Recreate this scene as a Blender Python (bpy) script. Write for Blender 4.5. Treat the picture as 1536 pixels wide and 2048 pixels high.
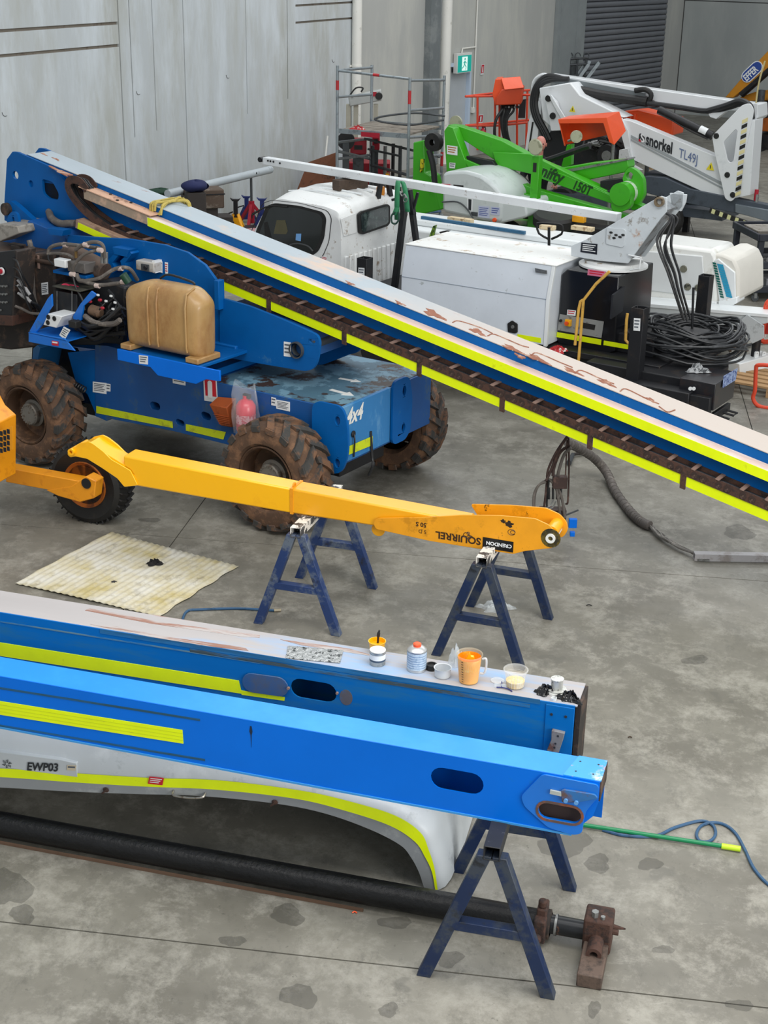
import bpy, bmesh, math, random
from mathutils import Vector, Matrix, geometry
random.seed(7)
for o in list(bpy.data.objects): bpy.data.objects.remove(o)
SC = bpy.context.scene
COL = SC.collection
# ---------------------------------------------------------------- camera
F = 2840.0; H = 4.6
_th = math.atan(1132 / F); _ro = math.atan(133 / 7126)
FW = Vector((0, math.cos(_th), -math.sin(_th)))
_u0 = Vector((0, math.sin(_th), math.cos(_th))); _r0 = Vector((1, 0, 0))
CR = _r0 * math.cos(_ro) + _u0 * math.sin(_ro)
CU = -_r0 * math.sin(_ro) + _u0 * math.cos(_ro)
CP = Vector((0, 0, H))
cam = bpy.data.cameras.new('camera'); camo = bpy.data.objects.new('camera', cam); COL.objects.link(camo)
cam.sensor_fit = 'VERTICAL'; cam.sensor_height = 36; cam.sensor_width = 27
cam.lens = F / 2048 * 36
cam.clip_end = 200
m = Matrix((CR, CU, -FW)).transposed().to_4x4(); m.translation = CP
camo.matrix_world = m
SC.camera = camo
# ---------------------------------------------------------------- light
SC.view_settings.view_transform = 'Standard'; SC.view_settings.look = 'None'
SC.view_settings.gamma = 1; SC.view_settings.use_curve_mapping = False
SC.view_settings.exposure = 0.0
w = bpy.data.worlds.new('world'); SC.world = w; w.use_nodes = True
bg = w.node_tree.nodes['Background']; bg.inputs[0].default_value = (0.93, 0.97, 1.0, 1); bg.inputs[1].default_value = 0.62
def area(name, loc, size, energy, rot=(0, 0, 0), color=(1, 1, 1)):
    l = bpy.data.lights.new(name, 'AREA'); l.shape = 'RECTANGLE'; l.size, l.size_y = size; l.energy = energy; l.color = color
    o = bpy.data.objects.new(name, l); COL.objects.link(o); o.location = loc; o.rotation_euler = rot
    return o
area('skylight_near', (1.5, 4.5, 9.0), (12, 5), 1080, (0, 0, 0), (1, .98, .95))
area('skylight_middle', (4.0, 17, 9.5), (14, 4), 520, (0, 0, 0), (.97, .99, 1))
area('skylight_far', (4.0, 27, 9.5), (14, 4), 560, (0, 0, 0), (.97, .99, 1))
area('doorway_light', (9, -3, 4.5), (7, 5), 1100, (math.radians(70), 0, math.radians(50)), (1, .99, .96))

# ---------------------------------------------------------------- projection helpers (photo pixel -> point of the place)
def ray(px, py): return FW * F + CR * (px - 768) - CU * (py - 1024)
def G(px, py, z=0.0):
    r = ray(px, py); return CP + r * ((z - H) / r.z)
def DY(px, py, y):
    r = ray(px, py); return CP + r * (y / r.y)
class Fr:
    """local frame: x along azimuth, y = lateral (away), z up"""
    def __init__(s, origin, az):
        a = math.radians(az); s.u = Vector((math.sin(a), math.cos(a), 0)); s.v = Vector((-s.u.y, s.u.x, 0)); s.o = Vector(origin); s.az = az
        if s.v.y < 0 and False: s.v = -s.v
        s.rz = math.atan2(s.u.y, s.u.x)
    def side(s, px, py, off=0.0):      # point on plane y=off
        r = ray(px, py); q = s.o + s.v * off; t = (q - CP).dot(s.v) / r.dot(s.v); p = CP + r * t - s.o
        return Vector((p.dot(s.u), off, p.z))
    def end(s, px, py, ux=0.0):
        r = ray(px, py); q = s.o + s.u * ux; t = (q - CP).dot(s.u) / r.dot(s.u); p = CP + r * t - s.o
        return Vector((ux, p.dot(s.v), p.z))
    def top(s, px, py, z):
        p = G(px, py, z) - s.o; return Vector((p.dot(s.u), p.dot(s.v), z - s.o.z))
    def loc(s, P): p = Vector(P) - s.o; return Vector((p.dot(s.u), p.dot(s.v), p.z))
    def w(s, x, y, z): return s.o + s.u * x + s.v * y + Vector((0, 0, z))
# ---------------------------------------------------------------- materials
def lin(h):
    h = h.lstrip('#'); c = [int(h[i:i+2], 16) / 255 for i in (0, 2, 4)]
    return tuple((x / 12.92 if x <= .04045 else ((x + .055) / 1.055) ** 2.4) for x in c) + (1,)
_M = {}
def mat(name, col, rough=.5, metal=0.0, wear=None, amount=.0, scale=6.0, var=.06, bump=.0, stretch=(1, 1, 1), detail=6, soft=.06, world=False, alpha=None, trans=None, coat=0, layer2=None, spec=None):
    """paint / metal with a noise variation and an optional worn colour that shows where a noise passes a threshold"""
    if name in _M: return _M[name]
    M = bpy.data.materials.new(name); _M[name] = M; M.use_nodes = True
    nt = M.node_tree; b = nt.nodes['Principled BSDF']; L = nt.links.new
    b.inputs['Roughness'].default_value = rough; b.inputs['Metallic'].default_value = metal
    if spec is not None: b.inputs['Specular IOR Level'].default_value = spec
    if coat: b.inputs['Coat Weight'].default_value = coat; b.inputs['Coat Roughness'].default_value = .15
    if trans is not None:
        b.inputs['Transmission Weight'].default_value = trans; b.inputs['IOR'].default_value = 1.3
    if alpha is not None: b.inputs['Alpha'].default_value = alpha
    c = lin(col)
    if var == 0 and not wear: b.inputs['Base Color'].default_value = c; return M
    if world:
        g = nt.nodes.new('ShaderNodeNewGeometry'); src = g.outputs['Position']
    else:
        g = nt.nodes.new('ShaderNodeTexCoord'); src = g.outputs['Object']
    mp = nt.nodes.new('ShaderNodeMapping'); mp.inputs['Scale'].default_value = stretch; L(src, mp.inputs['Vector'])
    n = nt.nodes.new('ShaderNodeTexNoise'); n.inputs['Scale'].default_value = scale * .5; n.inputs['Detail'].default_value = 8; n.inputs['Roughness'].default_value = .62
    L(mp.outputs[0], n.inputs['Vector'])
    r = nt.nodes.new('ShaderNodeMapRange'); r.inputs['From Min'].default_value = .3; r.inputs['From Max'].default_value = .7
    r.inputs['To Min'].default_value = 1 - var * 1.6; r.inputs['To Max'].default_value = 1 + var * 1.2; L(n.outputs['Fac'], r.inputs['Value'])
    mx = nt.nodes.new('ShaderNodeMix'); mx.data_type = 'RGBA'; mx.blend_type = 'MULTIPLY'; mx.inputs['Factor'].default_value = 1
    mx.inputs[6].default_value = c; L(r.outputs[0], mx.inputs[7]); last = mx.outputs[2]
    layers = []
    if wear: layers.append((wear, amount, scale))
    if layer2: layers.append(layer2)
    for k, (wc, am, sc) in enumerate(layers):
        n2 = nt.nodes.new('ShaderNodeTexNoise'); n2.inputs['Scale'].default_value = sc; n2.inputs['Detail'].default_value = detail; n2.inputs['Roughness'].default_value = .7
        L(mp.outputs[0], n2.inputs['Vector'])
        r2 = nt.nodes.new('ShaderNodeMapRange'); t = .72 - am * .42
        r2.inputs['From Min'].default_value = t - soft; r2.inputs['From Max'].default_value = t + soft; L(n2.outputs['Fac'], r2.inputs['Value'])
        m2 = nt.nodes.new('ShaderNodeMix'); m2.data_type = 'RGBA'; L(r2.outputs[0], m2.inputs['Factor']); L(last, m2.inputs[6]); m2.inputs[7].default_value = lin(wc)
        last = m2.outputs[2]
    L(last, b.inputs['Base Color'])
    if bump:
        bp = nt.nodes.new('ShaderNodeBump'); bp.inputs['Strength'].default_value = bump; bp.inputs['Distance'].default_value = .02
        n3 = nt.nodes.new('ShaderNodeTexNoise'); n3.inputs['Scale'].default_value = scale * 4; n3.inputs['Detail'].default_value = 4; L(mp.outputs[0], n3.inputs['Vector'])
        L(n3.outputs['Fac'], bp.inputs['Height']); L(bp.outputs[0], b.inputs['Normal'])
    return M
def glow(name, col, s):
    if name in _M: return _M[name]
    M = bpy.data.materials.new(name); _M[name] = M; M.use_nodes = True; b = M.node_tree.nodes['Principled BSDF']
    b.inputs['Base Color'].default_value = lin(col); b.inputs['Emission Color'].default_value = lin(col); b.inputs['Emission Strength'].default_value = s; return M

BLUE = mat('blue_paint', '#0060b4', .42, wear='#2d5f86', amount=.12, scale=3, var=.07, spec=.2)
BLUE2 = mat('blue_paint_lift', '#00569c', .5, wear='#3d6f94', amount=.10, scale=4, var=.10, spec=.2)
BLUEF = mat('bright_blue_paint', '#006ad6', .38, wear='#1f72b0', amount=.05, scale=2.5, var=.05, spec=.2)
BLUEB = mat('sanded_blue_paint', '#0064ae', .5, wear='#2c6a88', amount=.22, scale=3, var=.08, spec=.2, stretch=(.35, 1, 2.2), soft=.12)
FADED = mat('faded_boom_top', '#a9b5bd', .55, wear='#8f5a46', amount=.05, scale=4, var=.05, layer2=('#cdb7a6', .35, 1.1), soft=.05, stretch=(.5, 1, 1))
FADED2 = mat('faded_primer_top', '#a7a3a3', .6, wear='#9a5f4b', amount=.2, scale=2.2, var=.06, stretch=(.35, 2.2, 1), soft=.05, layer2=('#7fa6cf', .40, .7))
PINK = mat('faded_tube_top', '#d6bcae', .6, wear='#e6d8cf', amount=.35, scale=3, var=.04, stretch=(.3, 1, 1))
YEL = mat('reflective_yellow_tape', '#e0f200', .4, wear='#c8d40a', amount=.10, scale=12, var=.04)
YEL2 = mat('dusty_yellow_tape', '#c9d81c', .5, wear='#a8ad2a', amount=.3, scale=9, var=.05)
YBOOM = mat('yellow_boom_paint', '#f0a810', .35, wear='#d8900c', amount=.3, scale=2, var=.05, coat=.3)
YBOOM2 = mat('new_yellow_paint', '#fcb808', .3, wear='#f0a808', amount=.2, scale=2, var=.03, coat=.4)
YORNG = mat('orange_yellow_paint', '#e59514', .4, wear='#c97a10', amount=.25, scale=5, var=.06, coat=.2)
RUST = mat('rusty_steel', '#4d342a', .8, wear='#2c211e', amount=.45, scale=14, var=.15, bump=.2)
RUNG = mat('worn_rung_steel', '#8d7468', .7, wear='#6a5448', amount=.3, scale=20, var=.08)
RUBBER = mat('tyre_rubber', '#3b3a38', .85, wear='#6e4f39', amount=.45, scale=7, var=.12, bump=.15)
RUBDARK = mat('black_rubber', '#181818', .6, wear='#26231f', amount=.3, scale=9, var=.1)
MUD = mat('mud_caked_rubber', '#5b4434', .9, wear='#7a5a42', amount=.4, scale=6, var=.12, bump=.15)
HOSE = mat('black_hose', '#1b1c1e', .5, wear='#35322f', amount=.2, scale=12, var=.08)
HOSEG = mat('grey_dusty_hose', '#5d5752', .7, wear='#7d766e', amount=.3, scale=14, var=.1)
BLACKM = mat('black_machine_paint', '#15161a', .5, wear='#2e2722', amount=.25, scale=6, var=.1)
DUSTY = mat('dusty_black_metal', '#2b2522', .75, wear='#5a463a', amount=.35, scale=5, var=.12)
STEEL = mat('bare_steel', '#8b8d8c', .45, metal=.6, wear='#5d5a56', amount=.3, scale=9, var=.1)
GALV = mat('galvanised_tube', '#9aa3a8', .42, metal=.55, wear='#7d8488', amount=.3, scale=8, var=.08)
GREYM = mat('dark_grey_metal', '#4a4e51', .5, metal=.3, wear='#363434', amount=.3, scale=8, var=.08)
WHITE = mat('white_vehicle_paint', '#dfe3e4', .4, wear='#b9b4aa', amount=.12, scale=7, var=.03, coat=.2, soft=.04)
WHITED = mat('dirty_white_paint', '#dcdedd', .5, wear='#8d7c68', amount=.20, scale=9, var=.05, soft=.05)
WHITEP = mat('white_plastic', '#dfe0dc', .5, var=.02)
TOPW = mat('scuffed_white_lid', '#e6e7e4', .6, wear='#b49f86', amount=.22, scale=6, var=.04, soft=.05)
GREEN = mat('lime_green_paint', '#3ba613', .35, wear='#2f8d10', amount=.2, scale=3, var=.05, coat=.3)
ORANGE = mat('orange_plastic', '#ec5523', .35, var=.04, coat=.2)
ORANGET = mat('orange_tube_paint', '#d8482b', .45, wear='#a83a22', amount=.2, scale=8, var=.04)
CHOCK = mat('orange_faded_plastic', '#a8501f', .7, wear='#7d3c1c', amount=.3, scale=8, var=.08)
TAN = mat('stained_tank_plastic', '#b08d5a', .42, wear='#8a6136', amount=.33, scale=3.0, var=.10, stretch=(1, 1, .6), coat=.2, soft=.14)
SIGNW = mat('white_sticker', '#dfe2e3', .5, var=.02)
INK = mat('dark_print', '#22262a', .6, var=0)
REDP = mat('red_print', '#c3182c', .5, var=0)
REDM = mat('red_machine_paint', '#a8142c', .45, wear='#7a1020', amount=.2, scale=8, var=.05)
NAVY = mat('navy_blue_paint', '#0b2348', .5, wear='#343c48', amount=.48, scale=6, var=.10, layer2=('#1c2026', .25, 9))
SAWTOP = mat('worn_dirty_steel', '#4b4d52', .6, wear='#8a8680', amount=.28, scale=9, var=.12, layer2=('#2b2b2e', .25, 5))
PAINTED = mat('paint_splashed_steel', '#4a4a4a', .5, wear='#e4e0d8', amount=.52, scale=14, var=.1, soft=.02)
SAWDARK = mat('black_stained_steel', '#24262a', .55, wear='#6d6f72', amount=.12, scale=14, var=.1, soft=.03)
WOOD = mat('weathered_timber', '#4c3e33', .85, wear='#2e2621', amount=.3, scale=8, var=.15, stretch=(1, 6, 6))
WOODL = mat('pale_timber', '#b08c62', .8, wear='#8a6a48', amount=.3, scale=6, var=.1, stretch=(1, 6, 6))
CONC = mat('precast_concrete', '#bfc5c8', .85, wear='#acaea8', amount=.42, scale=.9, var=.07, stretch=(1, 1, .25), world=True, soft=.12, bump=.05, layer2=('#ccd3d8', .35, 1.7))
CONCB = mat('far_precast_concrete', '#a3a8a7', .85, wear='#b0b4b1', amount=.4, scale=.6, var=.05, stretch=(1, 1, .3), world=True, soft=.12)
CONCM = mat('middle_precast_concrete', '#b3b4b0', .85, wear='#c3c3ba', amount=.35, scale=.9, var=.06, stretch=(1, 1, .25), world=True, soft=.12)
JOINT = mat('joint_sealant', '#5b5c5a', .9, var=.05)
GROOVE = mat('groove_mortar', '#7d756a', .9, wear='#6a5f55', amount=.3, scale=8, var=.08, world=True)
PIPEW = mat('white_downpipe_plastic', '#e4e3dc', .5, wear='#b5b3a8', amount=.2, scale=4, var=.03)
DOORM = mat('roller_door_steel', '#74777d', .5, metal=.1, var=.05)
GLASS = mat('tinted_window_glass', '#10181a', .06, var=0, coat=.5)
AMBER = mat('amber_lens', '#e08a10', .25, var=.03, coat=.5)
CLEAR = mat('clear_plastic', '#eceeee', .12, var=0, trans=.0, alpha=.35)
BAGCL = mat('clear_plastic_bag', '#dfe6ea', .15, var=0, alpha=.42)
BAGB = mat('black_bin_bag', '#0d0d0f', .22, var=0, coat=.4)
ORPAINT = mat('liquid_orange_paint', '#fcac10', .3, var=.05)
GREYGEL = mat('grey_gelcoat', '#8d9194', .45, wear='#a5a8a8', amount=.3, scale=4, var=.04)
WGEL = mat('pale_gelcoat', '#b9bfc3', .42, wear='#9aa0a4', amount=.2, scale=5, var=.04, layer2=('#c9ced1', .3, 2))
BLKTUBE = mat('peeling_black_tube', '#0d0e10', .42, wear='#050506', amount=.3, scale=10, var=.2, bump=.2, spec=.35)
GELLID = mat('cream_gelcoat', '#d8d5cc', .5, var=.03)

def floor_material():
    M = bpy.data.materials.new('polished_concrete_floor'); M.use_nodes = True; nt = M.node_tree; b = nt.nodes['Principled BSDF']; L = nt.links.new
    g = nt.nodes.new('ShaderNodeNewGeometry')
    def noise(sc, det, ro, st=(1, 1, 1), dist=0):
        mp = nt.nodes.new('ShaderNodeMapping'); mp.inputs['Scale'].default_value = st; mp.inputs['Rotation'].default_value = (0, 0, .5); L(g.outputs['Position'], mp.inputs['Vector'])
        n = nt.nodes.new('ShaderNodeTexNoise'); n.inputs['Scale'].default_value = sc; n.inputs['Detail'].default_value = det; n.inputs['Roughness'].default_value = ro; n.inputs['Distortion'].default_value = dist
        L(mp.outputs[0], n.inputs['Vector']); return n.outputs['Fac']
    def rng(s, a, bb, c, d):
        r = nt.nodes.new('ShaderNodeMapRange'); r.inputs['From Min'].default_value = a; r.inputs['From Max'].default_value = bb; r.inputs['To Min'].default_value = c; r.inputs['To Max'].default_value = d; L(s, r.inputs['Value']); return r.outputs[0]
    def mix(f, a, c, mode='MIX'):
        m_ = nt.nodes.new('ShaderNodeMix'); m_.data_type = 'RGBA'; m_.blend_type = mode
        if hasattr(f, 'links'): L(f, m_.inputs['Factor'])
        else: m_.inputs['Factor'].default_value = f
        for k, v in ((6, a), (7, c)):
            if hasattr(v, 'links'): L(v, m_.inputs[k])
            else: m_.inputs[k].default_value = v
        return m_.outputs[2]
    c = mix(rng(noise(.55, 6, .62), .40, .60, 0, 1), lin('#66635a'), lin('#827f75'))
    c = mix(rng(noise(2.6, 12, .80, dist=.15), .48, .62, 0, .75), c, lin('#9c998f'))
    c = mix(rng(noise(6, 12, .85, (1, .6, 1), .1), .52, .66, 0, .6), c, lin('#55534c'))
    c = mix(rng(noise(2.1, 3, .55), .665, .69, 0, .35), c, lin('#4b4a45'))      # oil and damp patches
    c = mix(rng(noise(19, 5, .75), .64, .68, 0, .6), c, lin('#4b4943'))       # specks
    c = mix(rng(noise(7, 12, .88, (.4, 1.6, 1), .3), .57, .67, 0, .5), c, lin('#b0ada3'))   # scuffs
    L(c, b.inputs['Base Color'])
    L(rng(noise(3, 6, .6), .3, .7, .38, .62), b.inputs['Roughness'])
    bp = nt.nodes.new('ShaderNodeBump'); bp.inputs['Strength'].default_value = .05; L(noise(60, 3, .6), bp.inputs['Height']); L(bp.outputs[0], b.inputs['Normal'])
    return M
FLOORM = floor_material()
# ---------------------------------------------------------------- mesh builder
def V3(p): return Vector(p)
def spline(pts, n=6):
    P = [V3(p) for p in pts]
    if len(P) < 3: return P
    out = []
    Q = [P[0] * 2 - P[1]] + P + [P[-1] * 2 - P[-2]]
    for i in range(1, len(Q) - 2):
        a, b_, c, d = Q[i-1], Q[i], Q[i+1], Q[i+2]
        for k in range(n):
            t = k / n
            out.append(.5 * ((2 * b_) + (c - a) * t + (2 * a - 5 * b_ + 4 * c - d) * t * t + (3 * b_ - a - 3 * c + d) * t ** 3))
    out.append(P[-1]); return out
def circ(cx, cz, r, n=16, a0=0, a1=2 * math.pi, rz=None):
    rz = rz or r
    full = abs(a1 - a0 - 2 * math.pi) < 1e-6
    return [(cx + r * math.cos(a0 + (a1 - a0) * i / (n if full else n - 1)), cz + rz * math.sin(a0 + (a1 - a0) * i / (n if full else n - 1))) for i in range(n)]
def slot(cx, cz, w_, h_, n=8, ang=0.0):
    r = h_ / 2; pts = [(w_/2 - r + r * math.cos(a), r * math.sin(a)) for a in [(-math.pi/2 + math.pi * i / n) for i in range(n + 1)]]
    pts += [(-w_/2 + r + r * math.cos(a), r * math.sin(a)) for a in [(math.pi/2 + math.pi * i / n) for i in range(n + 1)]]
    c, s = math.cos(ang), math.sin(ang)
    return [(cx + x * c - y * s, cz + x * s + y * c) for x, y in pts]
def rpoly(pts, r, n=4):
    """round the corners of a 2D polygon"""
    out = []; N = len(pts)
    for i in range(N):
        a, b_, c = Vector(pts[i-1]).to_2d(), Vector(pts[i]).to_2d(), Vector(pts[(i+1) % N]).to_2d()
        d1 = (a - b_); d2 = (c - b_); l = min(r, d1.length * .45, d2.length * .45); p1 = b_ + d1.normalized() * l; p2 = b_ + d2.normalized() * l
        for k in range(n + 1):
            t = k / n; q = p1 * (1-t)**2 + b_ * 2 * t * (1-t) + p2 * t * t; out.append((q.x, q.y))
    return out
class MB:
    def __init__(s): s.v = []; s.f = []; s.mi = []; s.m = 0
    def add(s, vs, fs):
        k = len(s.v); s.v += [tuple(v) for v in vs]; s.f += [tuple(i + k for i in f) for f in fs]; s.mi += [s.m] * len(fs); return s
    def box(s, x0, x1, y0, y1, z0, z1):
        return s.add([(x, y, z) for x in (x0, x1) for y in (y0, y1) for z in (z0, z1)], [(0,1,3,2),(4,6,7,5),(0,4,5,1),(2,3,7,6),(0,2,6,4),(1,5,7,3)])
    def hexa(s, b4, t4):
        return s.add(list(b4) + list(t4), [(3,2,1,0),(4,5,6,7),(0,1,5,4),(1,2,6,5),(2,3,7,6),(3,0,4,7)])
    def beam(s, p0, p1, w_, h_, up=(0, 0, 1), w2=None, h2=None):
        p0, p1 = V3(p0), V3(p1); d = (p1 - p0).normalized(); up = V3(up); sd = d.cross(up)
        if sd.length < 1e-4: sd = d.cross(Vector((1, 0, 0)))
        sd.normalize(); up = sd.cross(d); w2 = w2 or w_; h2 = h2 or h_
        q = lambda p, a, b_, W_, H_: p + sd * (a * W_ / 2) + up * (b_ * H_ / 2)
        return s.hexa([q(p0, -1, -1, w_, h_), q(p0, 1, -1, w_, h_), q(p0, 1, 1, w_, h_), q(p0, -1, 1, w_, h_)], [q(p1, -1, -1, w2, h2), q(p1, 1, -1, w2, h2), q(p1, 1, 1, w2, h2), q(p1, -1, 1, w2, h2)])
    def hollow(s, p0, p1, w_, h_, t=.006):
        """rectangular tube with open ends"""
        p0, p1 = V3(p0), V3(p1); d = (p1 - p0).normalized(); sd = d.cross(Vector((0, 0, 1)))
        if sd.length < .01: sd = Vector((1, 0, 0))
        sd.normalize(); up = sd.cross(d); vs = []
        for p in (p0, p1):
            for k in (0, t):
                for a, b_ in ((-1,-1),(1,-1),(1,1),(-1,1)): vs.append(p + sd * a * (w_/2 - k) + up * b_ * (h_/2 - k))
        fs = []
        for i in range(4):
            j = (i + 1) % 4
            fs += [(i, j, 8 + j, 8 + i), (4 + j, 4 + i, 12 + i, 12 + j), (j, i, 4 + i, 4 + j), (8 + i, 8 + j, 12 + j, 12 + i)]
        return s.add(vs, fs)
    def prism(s, pts, y0, y1, holes=(), plane='xz', caps=(1, 1)):
        loops = [list(pts)] + [list(h) for h in holes]; vs = []
        def P(a, b_, t): return {'xz': (a, t, b_), 'yz': (t, a, b_), 'xy': (a, b_, t)}[plane]
        flat = [p for l in loops for p in l]; n = len(flat)
        vs = [P(a, b_, y0) for a, b_ in flat] + [P(a, b_, y1) for a, b_ in flat]
        if holes:
            tri = geometry.tessellate_polygon([[Vector((a, b_, 0)) for a, b_ in l] for l in loops])
        else: tri = [tuple(range(n))]
        fs = []
        if caps[0]: fs += [tuple(t) for t in tri]
        if caps[1]: fs += [tuple(i + n for i in reversed(t)) for t in tri]
        k = 0
        for l in loops:
            for i in range(len(l)):
                j = (i + 1) % len(l); fs.append((k + i, k + j, k + j + n, k + i + n))
            k += len(l)
        return s.add(vs, fs)
    def tube(s, pts, r, n=8, smooth=0, closed=False, caps=True):
        P = spline(pts, smooth) if smooth else [V3(p) for p in pts]
        R = r if isinstance(r, (list, tuple)) else None
        vs = []; fs = []; m_ = len(P); t0 = None; nrm = None
        for i, p in enumerate(P):
            t = (P[min(i+1, m_-1)] - P[max(i-1, 0)])
            if closed: t = P[(i+1) % m_] - P[i-1]
            t.normalize()
            if nrm is None:
                nrm = t.cross(Vector((0, 0, 1)))
                if nrm.length < .05: nrm = t.cross(Vector((1, 0, 0)))
                nrm.normalize()
            else:
                nrm = (nrm - t * nrm.dot(t))
                if nrm.length < 1e-5: nrm = t.orthogonal()
                nrm.normalize()
            bn = t.cross(nrm); rr = R[int(i * (len(R) - 1) / max(1, m_ - 1) + .5)] if R else r
            for k in range(n):
                a = 2 * math.pi * k / n; vs.append(p + nrm * math.cos(a) * rr + bn * math.sin(a) * rr)
        for i in range(m_ - (0 if closed else 1)):
            for k in range(n):
                a = i * n + k; b_ = i * n + (k + 1) % n; i2 = (i + 1) % m_
                fs.append((a, b_, i2 * n + (k + 1) % n, i2 * n + k))
        if caps and not closed: fs += [tuple(range(n))[::-1], tuple((m_-1) * n + k for k in range(n))]
        return s.add(vs, fs)
    def cyl(s, p0, p1, r, n=16, r2=None): return s.tube([p0, p1], [r, r if r2 is None else r2], n)
    def lathe(s, prof, p0=(0, 0, 0), axis=(0, 0, 1), n=24, capend=True):
        """prof: list of (radius, height along axis)"""
        ax = V3(axis).normalized(); a1 = ax.orthogonal().normalized(); a2 = ax.cross(a1); p0 = V3(p0); vs = []; fs = []
        for r, h_ in prof:
            for k in range(n):
                a = 2 * math.pi * k / n; vs.append(p0 + ax * h_ + (a1 * math.cos(a) + a2 * math.sin(a)) * r)
        for i in range(len(prof) - 1):
            for k in range(n):
                fs.append((i * n + k, i * n + (k + 1) % n, (i + 1) * n + (k + 1) % n, (i + 1) * n + k))
        if capend: fs += [tuple(range(n))[::-1], tuple((len(prof) - 1) * n + k for k in range(n))]
        return s.add(vs, fs)
    def ball(s, c, r, n=12, sc=(1, 1, 1)):
        c = V3(c); prof = [(math.sin(math.pi * i / (n//2)) , -math.cos(math.pi * i / (n//2))) for i in range(n//2 + 1)]; vs = []; fs = []; m_ = len(prof)
        for pr, ph in prof:
            for k in range(n):
                a = 2 * math.pi * k / n; vs.append((c.x + pr * math.cos(a) * r * sc[0], c.y + pr * math.sin(a) * r * sc[1], c.z + ph * r * sc[2]))
        for i in range(m_ - 1):
            for k in range(n): fs.append((i * n + k, i * n + (k+1) % n, (i+1) * n + (k+1) % n, (i+1) * n + k))
        return s.add(vs, fs)
    def grid(s, fn, nu, nv):
        vs = [fn(i / nu, j / nv) for i in range(nu + 1) for j in range(nv + 1)]
        return s.add(vs, [(i*(nv+1)+j, (i+1)*(nv+1)+j, (i+1)*(nv+1)+j+1, i*(nv+1)+j+1) for i in range(nu) for j in range(nv)])
    def loft(s, loops, cap=True):
        n = len(loops[0]); vs = [p for l in loops for p in l]; fs = []
        for i in range(len(loops) - 1):
            for k in range(n): fs.append((i*n+k, i*n+(k+1) % n, (i+1)*n+(k+1) % n, (i+1)*n+k))
        if cap: fs += [tuple(range(n))[::-1], tuple((len(loops)-1)*n+k for k in range(n))]
        return s.add(vs, fs)
    def build(s, name, mats, parent=None, bevel=0, smooth=True, label=None, sub=0, angle=.6, solid=0):
        me = bpy.data.meshes.new(name); me.from_pydata(s.v, [], s.f)
        ms = mats if isinstance(mats, (list, tuple)) else [mats]
        for m_ in ms: me.materials.append(m_)
        me.polygons.foreach_set('material_index', s.mi)
        bm = bmesh.new(); bm.from_mesh(me); bmesh.ops.remove_doubles(bm, verts=bm.verts, dist=1e-5)
        bmesh.ops.recalc_face_normals(bm, faces=bm.faces); bm.to_mesh(me); bm.free()
        if smooth: me.shade_smooth(); me.set_sharp_from_angle(angle=angle)
        o = bpy.data.objects.new(name, me); COL.objects.link(o)
        if parent is not None: o.parent = parent
        if solid:
            sm = o.modifiers.new('solid', 'SOLIDIFY'); sm.thickness = solid; sm.offset = 0
        if sub:
            sd = o.modifiers.new('sub', 'SUBSURF'); sd.levels = sub; sd.render_levels = sub
        if bevel:
            bv = o.modifiers.new('bevel', 'BEVEL'); bv.width = bevel; bv.segments = 2; bv.limit_method = 'ANGLE'; bv.angle_limit = .7; bv.harden_normals = False
        if label: o['label'] = label
        return o
def tag(o, label, cat, group=None, kind=None):
    o['label'] = label; o['category'] = cat
    if group: o['group'] = group
    if kind: o['kind'] = kind
    return o
def thing(name, label, cat, loc=(0, 0, 0), rz=0.0, group=None):
    o = bpy.data.objects.new(name, None); COL.objects.link(o); o.location = loc; o.rotation_euler = (0, 0, rz); o.empty_display_size = .1
    return tag(o, label, cat, group)
def copy_tree(o, parent=None):
    c = o.copy(); COL.objects.link(c); c.parent = parent
    for ch in list(o.children):
        copy_tree(ch, c)
    return c
def framed(fr, name, label, cat, group=None): return thing(name, label, cat, fr.o, fr.rz, group)
def text_mb(body, size, fn, extrude=.0, bold=True, shear=0.0, sx=1.0, align='LEFT', space=1.0):
    """text outlines turned to mesh; fn maps (x, y) in text units to a 3D point"""
    cu = bpy.data.curves.new('t', 'FONT'); cu.body = body; cu.size = size; cu.shear = shear; cu.align_x = align; cu.space_character = space
    cu.resolution_u = 3
    if bold: cu.offset = size * .03
    o = bpy.data.objects.new('t', cu); me = bpy.data.meshes.new_from_object(o)
    mb = MB(); mb.add([fn(v.co.x * sx, v.co.y) for v in me.vertices], [tuple(p.vertices) for p in me.polygons])
    bpy.data.objects.remove(o); bpy.data.curves.remove(cu); bpy.data.meshes.remove(me)
    return mb
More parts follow.
